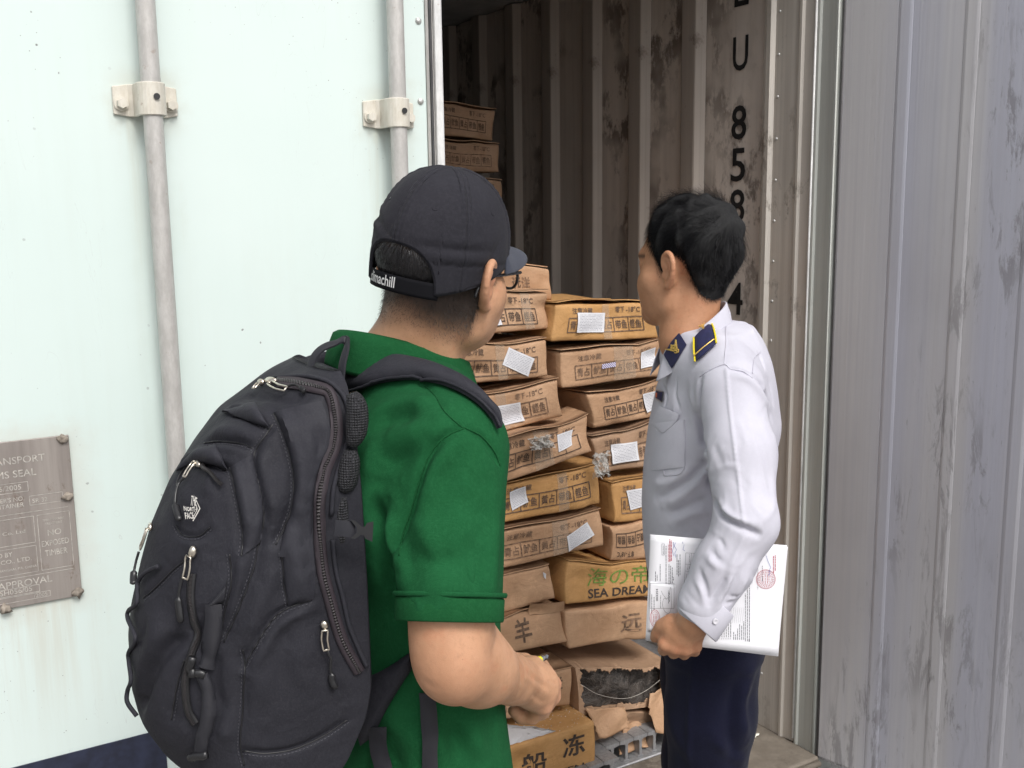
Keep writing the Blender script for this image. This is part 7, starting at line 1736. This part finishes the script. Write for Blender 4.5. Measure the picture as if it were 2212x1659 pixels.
def doc_map(off):
    def f(UV): return np.array([plane_pt(*b2((x, y))[0], off) for x, y in UV])
    return f
rw = np.random.default_rng(4)
def vline(x, y0, y1, h, gap=0.16):
    """a printed line running up the sheet: word-long dashes"""
    out_ = []; y = y0
    while y > y1 + 6:
        ln = min(rw.uniform(14, 44), y - y1); out_.append(rect_uv(x - h / 2, y - ln, x + h / 2, y)); y -= ln + 6
    return out_
def vtext(s, x, y, h, width=None): 
    V, Fs = text_uv(s, 0, 0, h, 'L', 0.01, width=width); V = np.c_[x - V[:, 1] * 1.0, y - V[:, 0]]; return V, [f[::-1] for f in Fs]
A = []
for x, y0, y1 in ((355, 690, 570), (376, 680, 610), (412, 690, 480), (484, 720, 250), (520, 735, 480), (540, 720, 500), (560, 715, 520), (575, 680, 640), (618, 610, 360), (636, 630, 430), (655, 615, 360)): A += vline(x, y0, y1, 7)
A += [frame_uv(432, 232, 464, 368, 3), vtext('MẪU ĐƠN', 456, 355, 14, 100)]
A += [line_uv((725, 342), (700, 925), 3), line_uv((795, 348), (752, 830), 3), line_uv((852, 350), (800, 720), 3), line_uv((908, 352), (890, 575), 3), line_uv((725, 342), (908, 352), 3), line_uv((722, 480), (898, 492), 3), line_uv((715, 565), (888, 577), 3), line_uv((706, 705), (818, 715), 3), line_uv((696, 828), (750, 834), 3)]
A += [vtext('CHINA', 828, 448, 15, 56), vtext('CHINA', 884, 452, 15, 56), vtext('Kg', 824, 545, 15, 24), vtext('Kg', 880, 548, 15, 24), vtext('20,070', 812, 680, 14, 66), vtext('Nước xuất xứ', 775, 458, 12, 100), vtext('Đơn vị', 755, 548, 11, 50), vtext('tính', 775, 540, 11, 34), vtext('Số lượng/', 742, 690, 11, 90), vtext('Trọng lượng', 762, 695, 11, 110), vtext('Tên, số', 722, 815, 11, 90)]
for k, x in enumerate(range(1060, 1300, 27)): A += [vtext('%d.' % (8 + k), x, 1400, 11, 16)] + vline(x, 1375, max(1075 - (k % 4) * 30, 1000), 6)
for x, y1 in ((1312, 1310), (1336, 1330), (1360, 1270), (1385, 1215), (1410, 1230), (1435, 1180)): A += vline(x, 1405, y1, 7)
A += vline(1455, 1425, 840, 7) + vline(1480, 1425, 700, 7) + vline(1505, 1425, 620, 7) + [rect_uv(1496, 1400, 1508, 1428)]
for x in (1210, 1235, 1262, 1288, 1312, 1336, 1360, 1385): A.append(line_uv((x + 30, 1200), (x + 52, 1010), 1.6))
A += [vtext('TỔ CHỨC/CÁ NHÂN KHAI BÁO', 1612, 790, 13, 325)] + vline(1662, 690, 490, 6)
lettering('printed_lines', A, doc_map(0.0010), INKG, DOC)['kind'] = 'stuff'
def ellipse(cx_, cy_, rx, ry, n=40): return [(cx_ + rx * math.cos(t), cy_ + ry * math.sin(t)) for t in np.linspace(0, 2 * np.pi, n)]
A = [poly_uv(ellipse(1706, 664, 116, 116), 5), poly_uv(ellipse(1706, 664, 104, 104), 2.5), poly_uv(ellipse(1706, 664, 66, 66), 3)]
for k in range(26):
    t = k / 26 * 2 * math.pi; A.append(line_uv((1706 + 76 * math.cos(t), 664 + 76 * math.sin(t)), (1706 + 95 * math.cos(t + .06), 664 + 95 * math.sin(t + .06)), 6))
for x, a, b in ((1672, 715, 615), (1698, 722, 606), (1724, 716, 610), (1745, 700, 625)): A += vline(x, a, b, 6)
lettering('red_stamp', A, doc_map(0.0013), INKR, DOC)['kind'] = 'stuff'
lettering('red_print', vline(1800, 590, 380, 9) + vline(1822, 560, 370, 8) + vline(530, 450, 170, 10) + vline(548, 440, 190, 10) + vline(512, 450, 240, 5), doc_map(0.0013), INKR, DOC)['kind'] = 'stuff'
lettering('red_stamp', [poly_uv(ellipse(346, 1140, 58, 102), 5), poly_uv(ellipse(346, 1140, 42, 80), 3)] + vline(330, 1190, 1090, 5) + vline(350, 1195, 1085, 5) + vline(368, 1190, 1090, 5), doc_map(0.0022), INKR, DOC)['kind'] = 'stuff'
A = [poly_uv(b_, 4) for b_ in ([(1705, 365), (1730, 440), (1765, 520)], [(1765, 520), (1740, 570), (1762, 560), (1735, 620), (1755, 600)], [(600, 215), (585, 260), (612, 300), (590, 345), (606, 400)], [(572, 205), (580, 260), (560, 320), (580, 380)], [(705, 240), (690, 300), (715, 320)], [(685, 205), (690, 230)])]
lettering('handwriting', A, doc_map(0.0013), INKB, DOC)
A = [frame_uv(288, 712, 580, 1020, 3), line_uv((288, 712), (274, 1296), 3), line_uv((274, 1296), (380, 1306), 3), vtext('003354', 385, 930, 26, 150)] + vline(308, 1080, 850, 7) + vline(336, 1040, 880, 8) + vline(416, 1020, 860, 5) + vline(512, 960, 800, 6) + vline(525, 940, 815, 6)
A += [poly_uv(spline(np.array([(425, 805), (445, 850), (500, 900), (540, 760), (545, 900), (548, 1000), (520, 1080), (470, 1060), (440, 980), (455, 900), (490, 910)]), 40), 3)]
lettering('printed_lines', A, doc_map(0.0021), INKG, DOC)['kind'] = 'stuff'

# ------------------------------------------------------------------ pen in the other man's hand
PEN = thing('pen', tuple(P(1160, 1430, 1.47)), 'slim pen with yellow ring held in the right hand', 'pen')
pa, pb_ = P(1160, 1428, 1.452), P(1188, 1415, 1.487); pd = (pb_ - pa) / np.linalg.norm(pb_ - pa)
Vt, Ft = tube([pa - pd * 0.09, pa + pd * 0.004], [0.0042, 0.0045], 14); obj('barrel', Vt, Ft, plain('yellow_plastic', (0.75, 0.70, 0.02), 0.3), PEN, True)
Vt, Ft = tube([pa + pd * 0.002, pa + pd * 0.009], [0.0054, 0.0052], 14); obj('ring', Vt, Ft, plain('bright_yellow', (0.85, 0.80, 0.01), 0.35), PEN, True)
Vt, Ft = tube([pa + pd * t for t in (0.009, 0.012, 0.020, 0.021, 0.024, 0.030, 0.034)], [0.0042, 0.0045, 0.0044, 0.0036, 0.0040, 0.0034, 0.0012], 14); obj('clicker', Vt, Ft, plain('silver_metal', (0.62, 0.66, 0.70), 0.22, 1.0), PEN, True)
